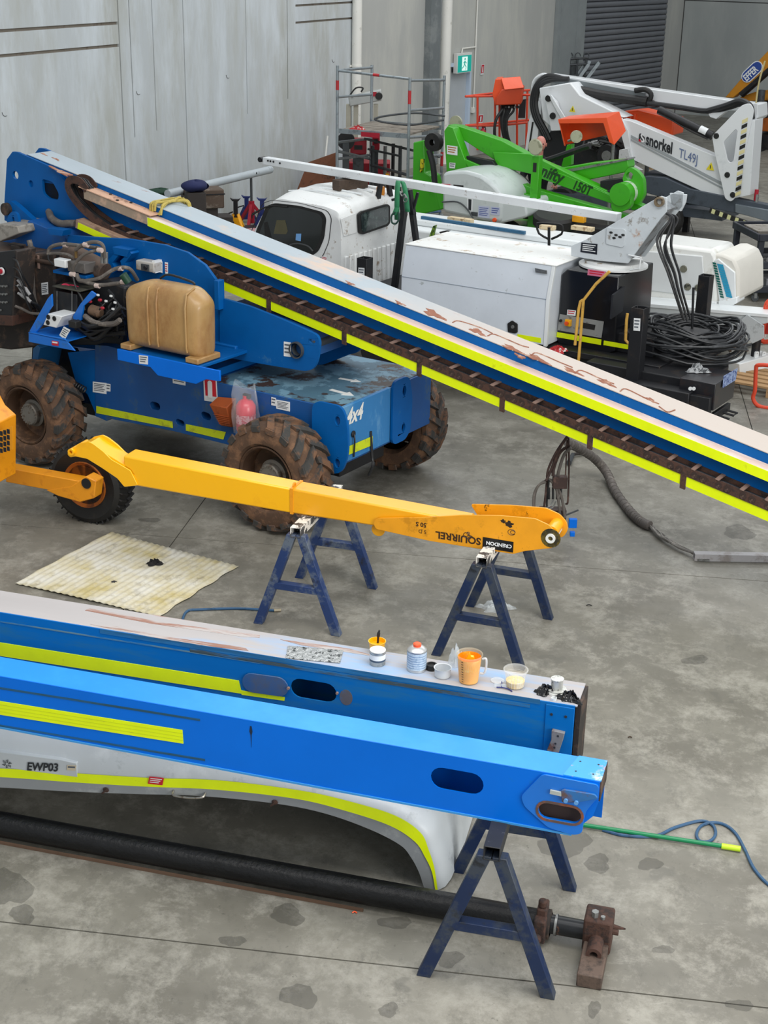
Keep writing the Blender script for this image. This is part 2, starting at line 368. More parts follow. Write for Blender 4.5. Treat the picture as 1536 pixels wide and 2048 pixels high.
def fade_x(M, x0, x1, col):
    """paint that has weathered to another colour further along the object"""
    nt = M.node_tree; L = nt.links.new; b = nt.nodes['Principled BSDF']; src = b.inputs['Base Color'].links[0].from_socket
    tc = nt.nodes.new('ShaderNodeTexCoord'); sp = nt.nodes.new('ShaderNodeSeparateXYZ'); L(tc.outputs['Object'], sp.inputs[0])
    n = nt.nodes.new('ShaderNodeTexNoise'); n.inputs['Scale'].default_value = 2.2; n.inputs['Detail'].default_value = 8; L(tc.outputs['Object'], n.inputs['Vector'])
    ad = nt.nodes.new('ShaderNodeMath'); ad.operation = 'MULTIPLY_ADD'; L(n.outputs['Fac'], ad.inputs[0]); ad.inputs[1].default_value = (x1 - x0) * 1.6; L(sp.outputs['X'], ad.inputs[2])
    r = nt.nodes.new('ShaderNodeMapRange'); r.inputs['From Min'].default_value = x0 + (x1 - x0) * .6; r.inputs['From Max'].default_value = x1 + (x1 - x0) * .8; r.inputs['To Max'].default_value = .9; L(ad.outputs[0], r.inputs['Value'])
    m_ = nt.nodes.new('ShaderNodeMix'); m_.data_type = 'RGBA'; L(r.outputs[0], m_.inputs['Factor']); L(src, m_.inputs[6]); m_.inputs[7].default_value = lin(col); L(m_.outputs[2], b.inputs['Base Color'])
def X2(v): return (v.x, v.z)
def sticker(parent, fr, y, quad_px=None, quad=None, lines=3, name='sticker', back=None, ink=None, label=None, ends=None, col2=None):
    """flat printed sticker on a plane y=const (or end plane x=const); quad corners TL,TR,BR,BL"""
    if quad is None: quad = [(fr.side(*p, y) if ends is None else fr.end(*p, ends)) for p in quad_px]
    q = [V3(p) for p in quad]; off = Vector((0, -.003, 0)) if ends is None else Vector((.003, 0, 0))
    mb = MB(); nq = [p + off for p in q]; mb.add(q + nq, [(0,1,2,3),(7,6,5,4),(0,4,5,1),(1,5,6,2),(2,6,7,3),(3,7,4,0)])
    ink = ink or mat('grey_sticker_print', '#5c626a', .6, var=0)
    o = mb.build(name, back or SIGNW, parent, smooth=False, label=label)
    if lines:
        mb = MB(); e = off * 1.4
        def P(u, v): return q[0].lerp(q[1], u).lerp(q[3].lerp(q[2], u), v) + e
        for i in range(lines):
            v0 = .14 + .76 * i / lines; v1 = v0 + .34 / lines; u1 = .9 - .25 * ((i * 37) % 3) / 3
            mb.add([P(.1, v0), P(u1, v0), P(u1, v1), P(.1, v1)], [(0, 1, 2, 3)])
        mb.build('print', ink or INK, o, smooth=False)
    return o
# ================================================================ setting
def struct(o): o['kind'] = 'structure'; return o
fl = MB(); fl.box(-16, 26, -2, 62, -.30, -.012)
floor = struct(fl.build('floor', mat('joint_dark_concrete', '#3a3935', .95, var=.05, world=True)))
E1 = Vector((.990, -.139, 0)); E2 = Vector((.139, .990, 0))
for i in range(-3, 5):
    for j in range(-1, 11):
        a0 = -3.22 + 5.04 * i; a1 = a0 + 5.04; b0 = 5.55 + 4.99 * j; b1 = b0 + 4.99; g_ = .0045
        P = [E1 * a + E2 * b_ for a, b_ in ((a0 + g_, b0 + g_), (a1 - g_, b0 + g_), (a1 - g_, b1 - g_), (a0 + g_, b1 - g_))]
        if all(p.x < -3.0 - .2 * 0 and (p.x + 12) < (p.y - 5) * .45 for p in P): continue
        mb = MB(); mb.hexa([p + Vector((0, 0, -.02)) for p in P], P); mb.build('slab', FLOORM, floor, smooth=False)
# oil and damp stains soaked into the slabs (thin irregular films)
OIL = mat('oil_stain_film', '#3c3b37', .5, var=.1, alpha=.24)
for k, (px, py, a_, b_) in enumerate(((45, 1828, 28, 17), (598, 1992, 34, 26), (575, 1830, 34, 20), (465, 1882, 24, 12), (15, 1775, 42, 40), (777, 2020, 20, 14), (1195, 1727, 28, 17), (1300, 1728, 22, 14), (1327, 1899, 20, 9), (1188, 2018, 12, 18), (900, 1918, 26, 16), (1352, 847, 9, 3), (1130, 1690, 50, 26), (790, 1845, 30, 14), (1480, 2010, 26, 12), (1478, 1065, 32, 14), (860, 1350, 20, 8), (1390, 1320, 26, 9), (300, 1040, 20, 5))):
    rr = random.Random(k); p1_, p2_ = rr.random() * 6, rr.random() * 6; pts = []
    for i in range(22):
        an = 6.2832 * i / 22; q = 1 + .16 * math.sin(2 * an + p1_) + .12 * math.sin(3 * an + p2_) + .07 * math.sin(7 * an + p1_); pts.append(G(px + a_ * q * math.cos(an), py + b_ * q * math.sin(an), .0008))
    MB().add(pts, [tuple(range(22))]).build('oil_stain', OIL, floor, smooth=False)
# ---- left wall of precast panels
WL = Fr(G(445, 441), 24)
s_end = WL.side(709, 60).x; s_v4 = WL.side(370, 150).x
w0 = thing  # (alias not used)
mb = MB(); mb.box(-26, s_end, .03, .22, 0, 9.0)
wl = mb.build('wall_left', GROOVE, None, smooth=False); wl.location = WL.o; wl.rotation_euler = (0, 0, WL.rz); struct(wl)
def vgroove(px0, py0, pyend, wd=.03):
    x = WL.side(px0, py0).x; zb = WL.side(px0, pyend).z if pyend else .05
    return (x - wd/2, x + wd/2, zb, 8.6)
def rect(x0, x1, z0, z1): return [(x0, z0), (x1, z0), (x1, z1), (x0, z1)]
g1 = vgroove(242, 150, None, .028)
zs = lambda px, py: WL.side(px, py).z
xg = WL.side(238, 60).x
holes_a = [rect(*vgroove(264, 150, 276, .026)), rect(*vgroove(309, 150, 262, .02))]
# main vertical groove joined with the two horizontals: cut as separate slots that stop just short of one another
holes_a += [rect(g1[0], g1[1], .05, 8.6)]
zz1, zz2 = zs(118, 54), zs(118, 101.5)
for k, zc in enumerate((zz1, zz2)): holes_a.append(rect(-25.6, g1[0] - .004, zc - .022, zc + .022))
holes_b = [rect(*vgroove(493, 120, 228, .02)), rect(*vgroove(575, 100, 198, .03))]
xa, xb = WL.side(591, 30).x, s_end - .06
for py in (8, 41):
    zc = zs(647, py); holes_b.append(rect(xa, xb, zc - .02, zc + .02))
pa = MB().prism(rect(-26, s_v4 - .012, 0, 9), 0, .03, holes=holes_a).build('panel', CONC, wl, smooth=False)
pb = MB().prism(rect(s_v4 + .012, s_end, 0, 9), 0, .03, holes=holes_b).build('panel', CONC, wl, smooth=False)
# faint crescent lifting marks
for px, py in ((277, 180), (10, 222), (456, 148), (667, 117)):
    c = WL.side(px, py); mb = MB(); mb.tube([(c.x + .07 * math.cos(a), -.004, c.z + .07 * math.sin(a)) for a in [math.radians(t) for t in range(190, 300, 15)]], .004, 5)
    mb.build('crescent_mark', JOINT, wl)
# ---- wall with the exit door and the roller door
C1 = WL.w(s_end, 0, 0)
WM = Fr(C1, 33)
def mx(px, py=60): return WM.side(px, py).x
x_pil0, x_pil1 = mx(849), mx(868)
x_dl, x_dr = mx(899, 200) - .05, mx(938, 200)
x_colA, x_colB, x_r0, x_r1, x_end = mx(1108), mx(1146), mx(1159), mx(1331), mx(1366, 30)
mb = MB(); mb.box(0, x_dl - .05, .03, .22, 0, 9); mb.box(x_dl - .05, x_dr + .02, .03, .22, 2.16, 9); mb.box(x_dr + .02, x_r0, .03, .22, 0, 9); mb.box(x_r0, x_r1, .03, .22, 5.5, 9); mb.box(x_r1, x_end + .2, .03, .22, 0, 9)
wm = mb.build('wall_middle', JOINT, None, smooth=False); wm.location = WM.o; wm.rotation_euler = (0, 0, WM.rz); struct(wm)
for a, b_, z0 in ((.01, x_pil0, 0), (x_pil1, x_dl - .05, 0), (x_dr + .02, x_colA - .01, 0), (x_r1 + .01, x_end, 0)):
    MB().box(a, b_, 0, .03, z0, 9).build('panel', CONCM, wm, smooth=False)
MB().box(x_dl - .05, x_dr + .02, 0, .03, 2.16, 9).build('panel', CONCM, wm, smooth=False)
MB().box(x_r0, x_r1, 0, .03, 5.5, 9).build('panel', CONCM, wm, smooth=False)
tr = MB().box(x_pil0, x_pil1 + .02, -.16, .03, 0, 9).build('trim_1', mat('grey_steel_column', '#6f7577', .6, wear='#858a8a', amount=.3, scale=2, var=.05), None, smooth=False)
tr.location = WM.o; tr.rotation_euler = (0, 0, WM.rz); struct(tr)
tr = MB().box(x_pil1 + .02, mx(884), -.05, .03, 0, 9).build('trim_2', CONC, None, smooth=False); tr.location = WM.o; tr.rotation_euler = (0, 0, WM.rz); struct(tr)
mb = MB(); mb.box(x_colA, x_colB, -.10, .03, 0, 9); mb.box(x_colB, x_r0, -.16, .03, 0, 6); mb.box(x_colA + .15, x_colA + .2, -.13, -.10, 0, 9)
tr = mb.build('trim_3', mat('pale_grey_door_column', '#8b9192', .55, var=.05), None, smooth=False); tr.location = WM.o; tr.rotation_euler = (0, 0, WM.rz); struct(tr)
# exit door
d2 = MB().box(x_dl, x_dr - .06, .06, .1, 0, 2.08).build('door_2', mat('pale_grey_door_leaf', '#b9bfc4', .5, var=.03), None, smooth=False); d2.location = WM.o; d2.rotation_euler = (0, 0, WM.rz); struct(d2)
mb = MB(); mb.box(x_dl - .05, x_dl, -.03, .1, 0, 2.16); mb.box(x_dr - .06, x_dr + .02, -.03, .1, 0, 2.16); mb.box(x_dl - .05, x_dr + .02, -.03, .1, 2.08, 2.16)
mb.build('door_frame', mat('blue_white_frame', '#c3d3e6', .5, var=.02), d2)
MB().box(x_dl + .2, x_dl + .5, .02, .06, 1.95, 2.02).build('door_closer', GREYM, d2)
# roller door of slats
RD = MB().box(x_r0, x_r1, .06, .09, 0, 5.5).build('door_1', mat('door_shadow_steel', '#2a2c30', .6, var=.03), None, smooth=False); RD.location = WM.o; RD.rotation_euler = (0, 0, WM.rz); struct(RD)
pitch = .145; n = int(5.4 / pitch)
sl = MB(); prof = [(0, .055), (0, .02), (.02, .0), (.07, -.012), (.11, .0), (.13, .035), (.138, .055)]
sl.prism([(p[1], p[0]) for p in prof], x_r0 + .02, x_r1 - .02, plane='yz')
# prism in yz plane uses (a->y, b->z)
s0 = sl.build('slat', DOORM, RD, angle=.9)
for k in range(1, n):
    c = s0.copy(); COL.objects.link(c); c.location = (0, 0, k * pitch)
# ---- right (back) wall
C2 = WM.w(x_end, 0, 0)
WB = Fr(C2, 123)
zt = WB.side(1470, 4).z
mb = MB(); mb.box(-.05, 22, .03, .25, 0, 9)
wb = mb.build('wall_right', JOINT, None, smooth=False); wb.location = WB.o; wb.rotation_euler = (0, 0, WB.rz); struct(wb)
MB().box(.03, 22, 0, .03, 0, zt - .015).build('panel', CONCB, wb, smooth=False)
MB().box(.03, 22, 0, .03, zt + .015, 9).build('panel', CONCB, wb, smooth=False)
# ---- pipes and fittings on the walls
DPG = 'downpipes on the far walls'
def wallpipe(fr, px, r, name, label, cat, ybase, z0=0, z1=9, matl=PIPEW, brackets=(), py=60, band=None):
    x = fr.side(px, py, ybase).x; P = fr.w(x, ybase, 0)
    t = thing(name, label, cat, P, fr.rz, DPG)
    MB().cyl((0, 0, z0), (0, 0, z1), r, 20).build('pipe', matl, t)
    for z in brackets:
        mb = MB(); mb.lathe([(r + .004, 0), (r + .012, 0), (r + .012, .04), (r + .004, .04)], (0, 0, z), n=16); mb.box(-r * 1.5, r * 1.5, r * .6, abs(ybase) , z, z + .04); mb.build('bracket', PIPEW, t)
    if band: MB().lathe([(r + .003, 0), (r + .003, .6)], (0, 0, band), n=20, capend=False).build('band', mat('blue_pipe_band', '#28356a', .6, var=.1), t)
    return t
wallpipe(WM, 714, .10, 'downpipe', 'white plastic downpipe in the wall corner behind the scaffold tower', 'pipe', -.12, brackets=(2.3, 4.5))
wallpipe(WM, 893, .12, 'downpipe', 'white plastic downpipe beside the grey exit door', 'pipe', -.14, brackets=(4.4,))
def conduit(name, label, pts, r, fr=WM, cat='conduit'):
    o = thing(name, label, cat, fr.o, fr.rz); MB().tube(pts, r, 8, 0).build('conduit_tube', PIPEW, o); return o
c0, c1 = WM.side(955, 5, -.03), WM.side(946, 215, -.03)
o = conduit('electrical_conduit', 'thin white conduit running down the wall right of the exit sign', [(c0.x, -.03, 6), (c0.x, -.03, c1.z)], .018)
a = WM.side(952, 94, -.03); b_ = WM.side(925, 97, -.03); c_ = WM.side(924, 108, -.03)
MB().tube([(a.x, -.03, a.z), (b_.x, -.03, b_.z), (c_.x - .02, -.03, c_.z)], .018, 8).build('branch', PIPEW, o)
MB().box(c1.x - .06, c1.x + .06, -.06, 0, c1.z - .12, c1.z).build('junction_box', PIPEW, o, bevel=.005)
# exit sign: thin box standing off the wall, faces the hall
es = framed(WM, 'exit_sign', 'green running man exit sign above the grey door', 'sign')
q = [WM.side(918, 112, -.12), WM.side(943, 109, -.12), WM.side(941, 142, -.12), WM.side(915, 146, -.12)]
x0, x1, z0, z1 = min(p.x for p in q), max(p.x for p in q), (q[2].z + q[3].z) / 2, (q[0].z + q[1].z) / 2
MB().box(x0 - .03, x1 + .03, -.12, -.02, z0 - .02, z1 + .05).build('sign_body', WHITEP, es, bevel=.006)
GR = glow('exit_green', '#13a596', .35); GW = glow('exit_white', '#dff5ee', .5)
pn = MB().box(x0, x1, -.125, -.119, z0, z1).build('sign_face', GR, es, smooth=False)
W_ = x1 - x0; cx = (x0 + x1) / 2; hz = z1 - z0
MB().box(cx - W_ * .2, cx + W_ * .2, -.128, -.124, z0 + .03, z1 - .03).build('doorway_symbol', GW, pn, smooth=False)
mb = MB(); y = -.131
mb.prism(circ(cx, z1 - hz * .22, hz * .07, 10), y, y + .003)
for p0, p1, wd in (((0, .68), (-.02, .45), .1), ((-.02, .47), (.1, .3), .06), ((.1, .3), (.06, .14), .05), ((-.02, .47), (-.12, .3), .06), ((-.12, .3), (-.2, .24), .05), ((0, .64), (.13, .52), .045), ((0, .64), (-.12, .55), .045)):
    A = Vector((cx + p0[0] * W_, y, z0 + p0[1] * hz)); B = Vector((cx + p1[0] * W_, y, z0 + p1[1] * hz)); mb.beam(A, B, .003, wd * hz, up=(B - A).cross(Vector((0, 1, 0))))
mb.build('running_figure', GR, pn, smooth=False)
def wallsign(name, label, px4, y, fr, col, fg='line', cat='sign'):
    q = [fr.side(*p, y) for p in px4]; t = framed(fr, name, label, cat)
    o = MB().add([V3(p) for p in q] + [V3(p) + Vector((0, .006, 0)) for p in q], [(0,1,2,3),(7,6,5,4),(0,4,5,1),(1,5,6,2),(2,6,7,3),(3,7,4,0)]).build('sign_plate', SIGNW, t, smooth=False)
    def P(u, v, e=-.002): r = q[0].lerp(q[1], u).lerp(q[3].lerp(q[2], u), v); return Vector((r.x, r.y + e, r.z))
    MB().add([P(.08, .05), P(.92, .05), P(.92, .85), P(.08, .85)], [(0, 1, 2, 3)]).build('sign_print', col, t, smooth=False)
    MB().add([P(.36, .2, -.004), P(.64, .2, -.004), P(.64, .78, -.004), P(.36, .78, -.004)], [(0, 1, 2, 3)]).build('symbol', SIGNW, t, smooth=False)
    return t
wallsign('extinguisher_location_sign', 'tall red and white fire extinguisher location sign right of the exit sign', [(963, 129), (969, 128), (967, 149), (961, 150)], -.02, WM, REDP)
wallsign('notice_sign', 'small red and white notice above the wall fire extinguisher', [(957, 230), (967, 229), (965, 246), (956, 247)], -.02, WM, REDP)
fe = WM.side(967, 268, -.14); t = thing('fire_extinguisher', 'small red fire extinguisher hanging on the far wall behind the green lift', 'extinguisher', WM.w(fe.x, -.12, 0), WM.rz)
MB().lathe([(.0, -.34), (.075, -.34), (.085, -.3), (.085, .0), (.07, .08), (.03, .12), (.03, .15)], (0, 0, fe.z), n=16).build('cylinder', REDM, t)
MB().lathe([(.087, -.2), (.087, -.08)], (0, 0, fe.z), n=16, capend=False).build('label_band', SIGNW, t)
MB().box(-.03, .09, -.02, .02, fe.z + .15, fe.z + .2).build('valve', BLACKM, t); MB().tube([(.06, 0, fe.z + .16), (.13, 0, fe.z + .1), (.13, 0, fe.z - .15)], .012, 6, 4).build('hose', HOSE, t)
MB().box(-.05, .05, .06, .12, fe.z - .1, fe.z + .05).build('bracket', BLACKM, t)
# ================================================================ big blue boom lift
LF = Fr((-1.55, 12.75, 0), math.degrees(math.atan2(.837, -.544)))
S = LF.side
lift = framed(LF, 'boom_lift', 'large blue four wheel boom lift with rusty cable track and yellow reflective strips', 'boom lift')
def pxs(pts, off): return [X2(S(px, py, off)) for px, py in pts]
# chassis body
zc = 1.06
side = pxs([(190, 690), (190, 832), (213, 842), (222, 838), (345, 862), (470, 893), (640, 925)], -.72)
side += [(1.86, .56), (1.86, zc), (.44, zc), (.44, 1.12), (-.7, 1.18)]
chs = MB().prism(side, -.72, .72, holes=[slot(*X2(S(310, 812, -.72)), .12, .07), slot(*X2(S(412, 832, -.72)), .11, .065, ang=-.1), slot(*X2(S(360, 845, -.72)), .10, .05, ang=-.1)]).build('chassis', mat('worn_chassis_paint', '#0a4c8c', .5, wear='#3f5a6c', amount=.22, scale=3, var=.12, coat=.1, layer2=('#2a2523', .10, 1.5)), lift, bevel=.008)
MB().box(-1.75, -.7, -.45, .45, .45, .95).build('rear_frame', mat('dark_frame_blue', '#0b3d70', .6, wear='#20242a', amount=.35, scale=4, var=.12), lift, bevel=.01)
MB().box(-.45, .46, -.70, .70, 1.06, 1.13).build('turntable_deck', BLUE2, lift, bevel=.006)
# top plate of the front, bleached and rust stained
tp = MB().box(.50, 1.84, -.705, .69, zc, zc + .006).build('top_plate', mat('stained_top_plate', '#4f7285', .55, wear='#3a2c27', amount=.46, scale=1.9, var=.14, soft=.02, layer2=('#6e93a6', .4, 3)), lift)
# white arrows painted on the top plate
def arrow(px, py, s, ang):
    c = LF.top(px, py, zc + .008); pts = [(-.18, -.03), (.05, -.03), (.05, -.08), (.18, 0), (.05, .08), (.05, .03), (-.18, .03)]
    ca, sa = math.cos(ang), math.sin(ang)
    MB().prism([(c.x + s * (a * ca - b_ * sa), c.y + s * (a * sa + b_ * ca)) for a, b_ in pts], zc + .006, zc + .009, plane='xy').build('arrow_mark', WHITEP, lift, smooth=False)
arrow(684, 785, .72, -.1); arrow(700, 760, .6, .1)
# front end: plates with slotted lugs and 4x4 lettering
def lug_plate(name, y0, y1, x0, x1, z0, z1):
    pts = rpoly([(x0, z1), (x1 - .05, z1), (x1, (z0 + z1) / 2 + .15), (x1 + .01, (z0+z1)/2 - .1), (x1 - .06, z0), (x0, z0)], .1, 5)
    MB().prism(pts, y0, y1, holes=[slot(x1 - .1, z1 - .13, .055, .1, ang=0), slot(x1 - .1, z0 + .1, .055, .1)]).build(name, BLUE2, lift, bevel=.004)
lug_plate('tie_down_plate', -.745, -.72, 1.60, 1.96, .50, 1.10)
for a in (.06,):
    q = [(1.88, a), (2.03, a), (2.12, .8), (2.1, .6)]
mb = MB(); pts = rpoly([(.04, 1.12), (.30, 1.12), (.36, .9), (.34, .62), (.26, .54), (.04, .54)], .08, 5)
mb.prism(pts, 1.87, 1.895, plane='yz', holes=[slot(.22, 1.0, .06, .12), slot(.22, .66, .06, .1)]); mb.build('tie_down_plate', BLUE2, lift, bevel=.004)
MB().box(1.84, 1.875, -.71, .03, .58, zc + .01).build('front_plate', mat('bleached_front_blue', '#2f78b3', .5, wear='#5e93bd', amount=.4, scale=4, var=.08, stretch=(1, 1, .4)), lift, bevel=.004)
E0 = LF.end(690, 832, 1.88); E1_ = LF.end(724, 808, 1.88); wtx = (E1_.y - E0.y)
tb = text_mb('4x4', .19, lambda x, y: (1.879, E0.y + .02 + x * .82, E0.z - .085 + y), shear=.3); tb.build('lettering', WHITEP, lift, smooth=False)
q = [LF.end(*p, 1.88) for p in ((687, 897), (745, 872), (745, 890), (686, 914))]
sticker(lift, LF, 0, quad=q, lines=0, name='reflective_strip', back=YEL2, ends=1.88)
c = LF.end(707, 868, 1.885); mb = MB(); mb.ball((1.885, c.y, c.z), .03, 10, (.4, 1, 1)); mb.tube([(1.89, c.y, c.z), (1.905, c.y - .01, c.z - .06), (1.89, c.y, c.z - .2)], .008, 6, 3); mb.build('latch_cable', HOSE, lift)
# reflective strips along the chassis side
for a in ([(193, 812), (345, 843), (346, 856), (193, 826)], [(372, 848), (452, 864), (447, 879), (372, 861)]):
    sticker(lift, LF, -.7215, quad_px=a, lines=0, name='reflective_strip', back=YEL2)
for a, l in (([(186, 763), (213, 766), (213, 788), (186, 784)], 5), ([(213, 767), (221, 768), (221, 783), (213, 782)], 2), ([(345, 742), (371, 747), (371, 771), (346, 766)], 4), ([(543, 794), (552, 796), (552, 812), (543, 810)], 2), ([(552, 799), (580, 804), (580, 823), (553, 817)], 5)):
    sticker(lift, LF, -.7215, quad_px=a, lines=l, name='sticker')
sg = sticker(lift, LF, -.7215, quad_px=[(407, 755), (433, 759), (436, 805), (409, 801)], lines=0, name='extinguisher_decal', label='red and white fire extinguisher decal')
mb = MB(); qd = [S(409, 758, -.726), S(431, 761, -.726), S(433, 794, -.726), S(411, 791, -.726)]; mb.add(qd, [(0, 1, 2, 3)]); mb.build('red_field', REDP, sg, smooth=False)
mb = MB(); c = S(420, 777, -.729); mb.prism(rpoly([(c.x - .025, c.z - .085), (c.x + .025, c.z - .085), (c.x + .025, c.z + .06), (c.x, c.z + .075), (c.x - .025, c.z + .06)], .012), -.731, -.729); mb.build('symbol', SIGNW, sg, smooth=False)
# ---------------- wheels
def make_wheel(label):
    R = .485; W = .36; o = thing('wheel_root', 'x', 'x'); bpy.data.objects.remove(o)
    prof = [(.27, -.12), (.275, -W/2 + .03), (.30, -W/2), (.36, -W/2 - .012), (.42, -W/2 + .0), (.445, -W/2 + .03), (.452, -W/2 + .08), (.455, 0), (.452, W/2 - .08), (.445, W/2 - .03), (.42, W/2), (.36, W/2 + .012), (.30, W/2), (.275, W/2 - .03), (.27, .12)]
    ty = MB().lathe(prof, axis=(0, 1, 0), n=64, capend=False).build('tyre', MUD, None)
    n = 18
    for sgn, ph in ((-1, 0), (1, .5)):
        for k in range(n):
            a = 2 * math.pi * (k + ph) / n; da = 2 * math.pi / n
            # chevron lug: from shoulder sweeping to the centre
            row = []
            for t, yy, w_ in ((0, W/2 - .0, .30), (.33, W/2 - .06, .27), (.62, .07, .25), (1, -.012, .24)):
                ang = a + t * da * .85 * 1.0; r0 = .44 if t > 0 else .425; r1 = R - (.028 if t == 0 else 0.0)
                row.append((ang, yy * sgn, w_, r0, r1))
            vs = []
            for ang, yy, w_, r0, r1 in row:
                for r_ in (r0, r1):
                    for s_ in (-1, 1):
                        an = ang + s_ * da * w_ * (1.0 if r_ == r0 else .82); vs.append((r_ * math.cos(an), yy, r_ * math.sin(an)))
            fs = []
            for i in range(3):
                b0 = i * 4; c0 = b0 + 4
                fs += [(b0, b0+1, c0+1, c0), (b0+2, c0+2, c0+3, b0+3), (b0, c0, c0+2, b0+2), (b0+1, b0+3, c0+3, c0+1)]
            fs += [(0, 2, 3, 1), (12, 13, 15, 14)]
            # side wall foot of the lug
            lug = MB(); lug.add(vs, fs)
            a0 = row[0][0]; yy = row[0][1]
            q = []
            for r_, dy in ((.445, 0), (.465, 0), (.40, .008)):
                pass
            lug.hexa([(r_ * math.cos(a0 + s_ * da * .3), yy + sgn * 0.0, r_ * math.sin(a0 + s_ * da * .3)) for r_, s_ in ((.40, -1), (.40, 1), (.455, 1), (.455, -1))],
                     [(r_ * math.cos(a0 + s_ * da * .27), yy + sgn * .014, r_ * math.sin(a0 + s_ * da * .27)) for r_, s_ in ((.405, -1), (.405, 1), (.452, 1), (.452, -1))])
            lug.build('tread_lug', RUBBER, ty, smooth=False)
    rim = MB().lathe([(.275, -.16), (.262, -.165), (.250, -.15), (.245, -.06), (.235, .0), (.16, .03), (.10, .03)], axis=(0, 1, 0), n=48, capend=False).build('rim', mat('rusty_brown_rim', '#4a3424', .7, wear='#6d4f37', amount=.4, scale=6, var=.12), ty)
    hub = MB(); hub.lathe([(.0, -.115), (.095, -.115), (.105, -.105), (.105, -.06), (.13, -.05), (.13, .05)], axis=(0, 1, 0), n=32)
    for k in range(20): 
        a = 2 * math.pi * k / 20; hub.cyl((.088 * math.cos(a), -.115, .088 * math.sin(a)), (.088 * math.cos(a), -.124, .088 * math.sin(a)), .0075, 6)
    hub.build('hub', mat('dusty_grey_hub', '#77736c', .6, metal=.3, wear='#57493c', amount=.35, scale=14, var=.1), ty)
    return ty
wh = make_wheel('')
wl_ = [(1.41, -.98, 0.0), (-1.41, -.98, .1), (1.41, .86, .2), (-1.41, .86, .3)]
for i, (x, y, r_) in enumerate(wl_):
    o = wh if i == 0 else copy_tree(wh)
    o.name = 'wheel'; o.parent = lift; o.location = (x, y, .487); o.rotation_euler = (0, r_, 0 if y < 0 else math.pi)
for x in (1.41, -1.41): MB().cyl((x, -.85, .487), (x, .85, .487), .07, 12).build('axle', BLACKM, lift); MB().box(x - .2, x + .2, -.35, .35, .3, .6).build('differential', BLACKM, lift, bevel=.01)
# black strap hanging at the front corner
a = LF.end(745, 870, 1.9); b_ = LF.end(740, 950, 1.9)
MB().tube([(1.88, a.y, a.z + .03), (1.9, a.y, a.z - .2), (1.93, b_.y, b_.z + .1), (1.9, b_.y - .02, max(b_.z, .02))], .012, 6, 4).build('hanging_strap', HOSE, lift)
# ---------------- turret and superstructure
tur = pxs([(135, 470), (200, 475), (260, 478), (330, 490), (375, 505), (410, 530), (432, 560), (441, 590), (441, 720), (200, 700), (120, 690)], -.45)
MB().prism(tur, -.45, -.42).build('turret_side', BLUE2, lift, bevel=.004)
# sloping arm plate with the pin hole (near) and its far twin
arm_px = [(441, 595), (500, 612), (560, 636), (615, 660), (636, 670), (641, 685), (636, 722), (628, 738), (612, 742), (540, 730), (441, 712)]
ah = circ(*X2(S(596, 699, -.46)), .062, 18); ah2 = slot(*X2(S(626, 682, -.46)), .04, .075, ang=math.pi/2)
for y0, nm in ((-.47, 'riser_plate'), (.20, 'riser_plate')):
    pr = MB().prism(rpoly(pxs(arm_px, -.46), .05, 3), y0, y0 + .03, holes=[ah, ah2]); pr.build(nm, BLUE2, lift, bevel=.005)
mb = MB(); c_ = X2(S(596, 699, -.46)); mb.lathe([(.05, -.03), (.05, .70), (.07, .7)], (c_[0], -.45, c_[1]), (0, 1, 0), 20, False); mb.lathe([(.062, -.03), (.072, -.03), (.072, .0), (.062, 0)], (c_[0], -.47, c_[1]), (0, 1, 0), 24, False); mb.build('pivot_bush', GREYM, lift)
poly = pxs([(441, 612), (560, 650), (600, 668), (610, 720), (560, 722), (441, 705)], -.44)
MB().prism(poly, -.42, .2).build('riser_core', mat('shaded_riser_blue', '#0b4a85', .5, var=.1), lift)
sticker(lift, LF, -.472, quad_px=[(568, 683), (582, 685), (582, 714), (568, 712)], lines=3, name='warning_sticker')
# second link seen beyond the riser
mb = MB(); q = [X2(S(*p, .25)) for p in ((640, 690), (700, 680), (712, 690), (700, 708), (650, 728), (625, 730))]
MB().prism(q, .22, .5).build('link_box', BLUE2, lift, bevel=.006)
sticker(lift, LF, .215, quad_px=[(683, 683), (693, 683), (693, 700), (684, 702)], lines=3, name='warning_sticker')
# rear tower below the boom foot
rt = pxs([(0, 470), (45, 465), (60, 440), (95, 455), (130, 462), (135, 480), (120, 560), (60, 570), (0, 560)], -.40)
MB().prism(rt, -.42, .42).build('tower_box', mat('tower_blue', '#0d559e', .5, wear='#3a5c78', amount=.25, scale=4, var=.1), lift, bevel=.006)
MB().prism(pxs([(0, 447), (38, 452), (42, 466), (0, 484)], -.6), -.62, .3).build('counterweight_cap', mat('grey_dusty_steel', '#97928a', .6, wear='#6b665e', amount=.35, scale=6, var=.08), lift, bevel=.01)
mb = MB(); mb.prism(rpoly(pxs([(6, 418), (22, 400), (34, 408), (76, 446), (60, 462), (20, 450)], -.30), .03), -.32, -.26, holes=[circ(*X2(S(14, 418, -.3)), .03, 12)]); mb.build('link_arm', BLUE2, lift, bevel=.004)
mb = MB(); mb.prism(rpoly(pxs([(17, 462), (18, 432), (27, 422), (36, 425), (40, 436), (41, 466)], -.42), .03), -.44, -.41, holes=[slot(*X2(S(28, 440, -.43)), .04, .09, ang=math.pi/2 * 0)]); mb.build('pin_lug', BLUE2, lift, bevel=.004)
mb = MB(); mb.prism(circ(*X2(S(14, 418, -.33)), .06, 16), -.36, -.32); mb.build('pivot_pin', DUSTY, lift)
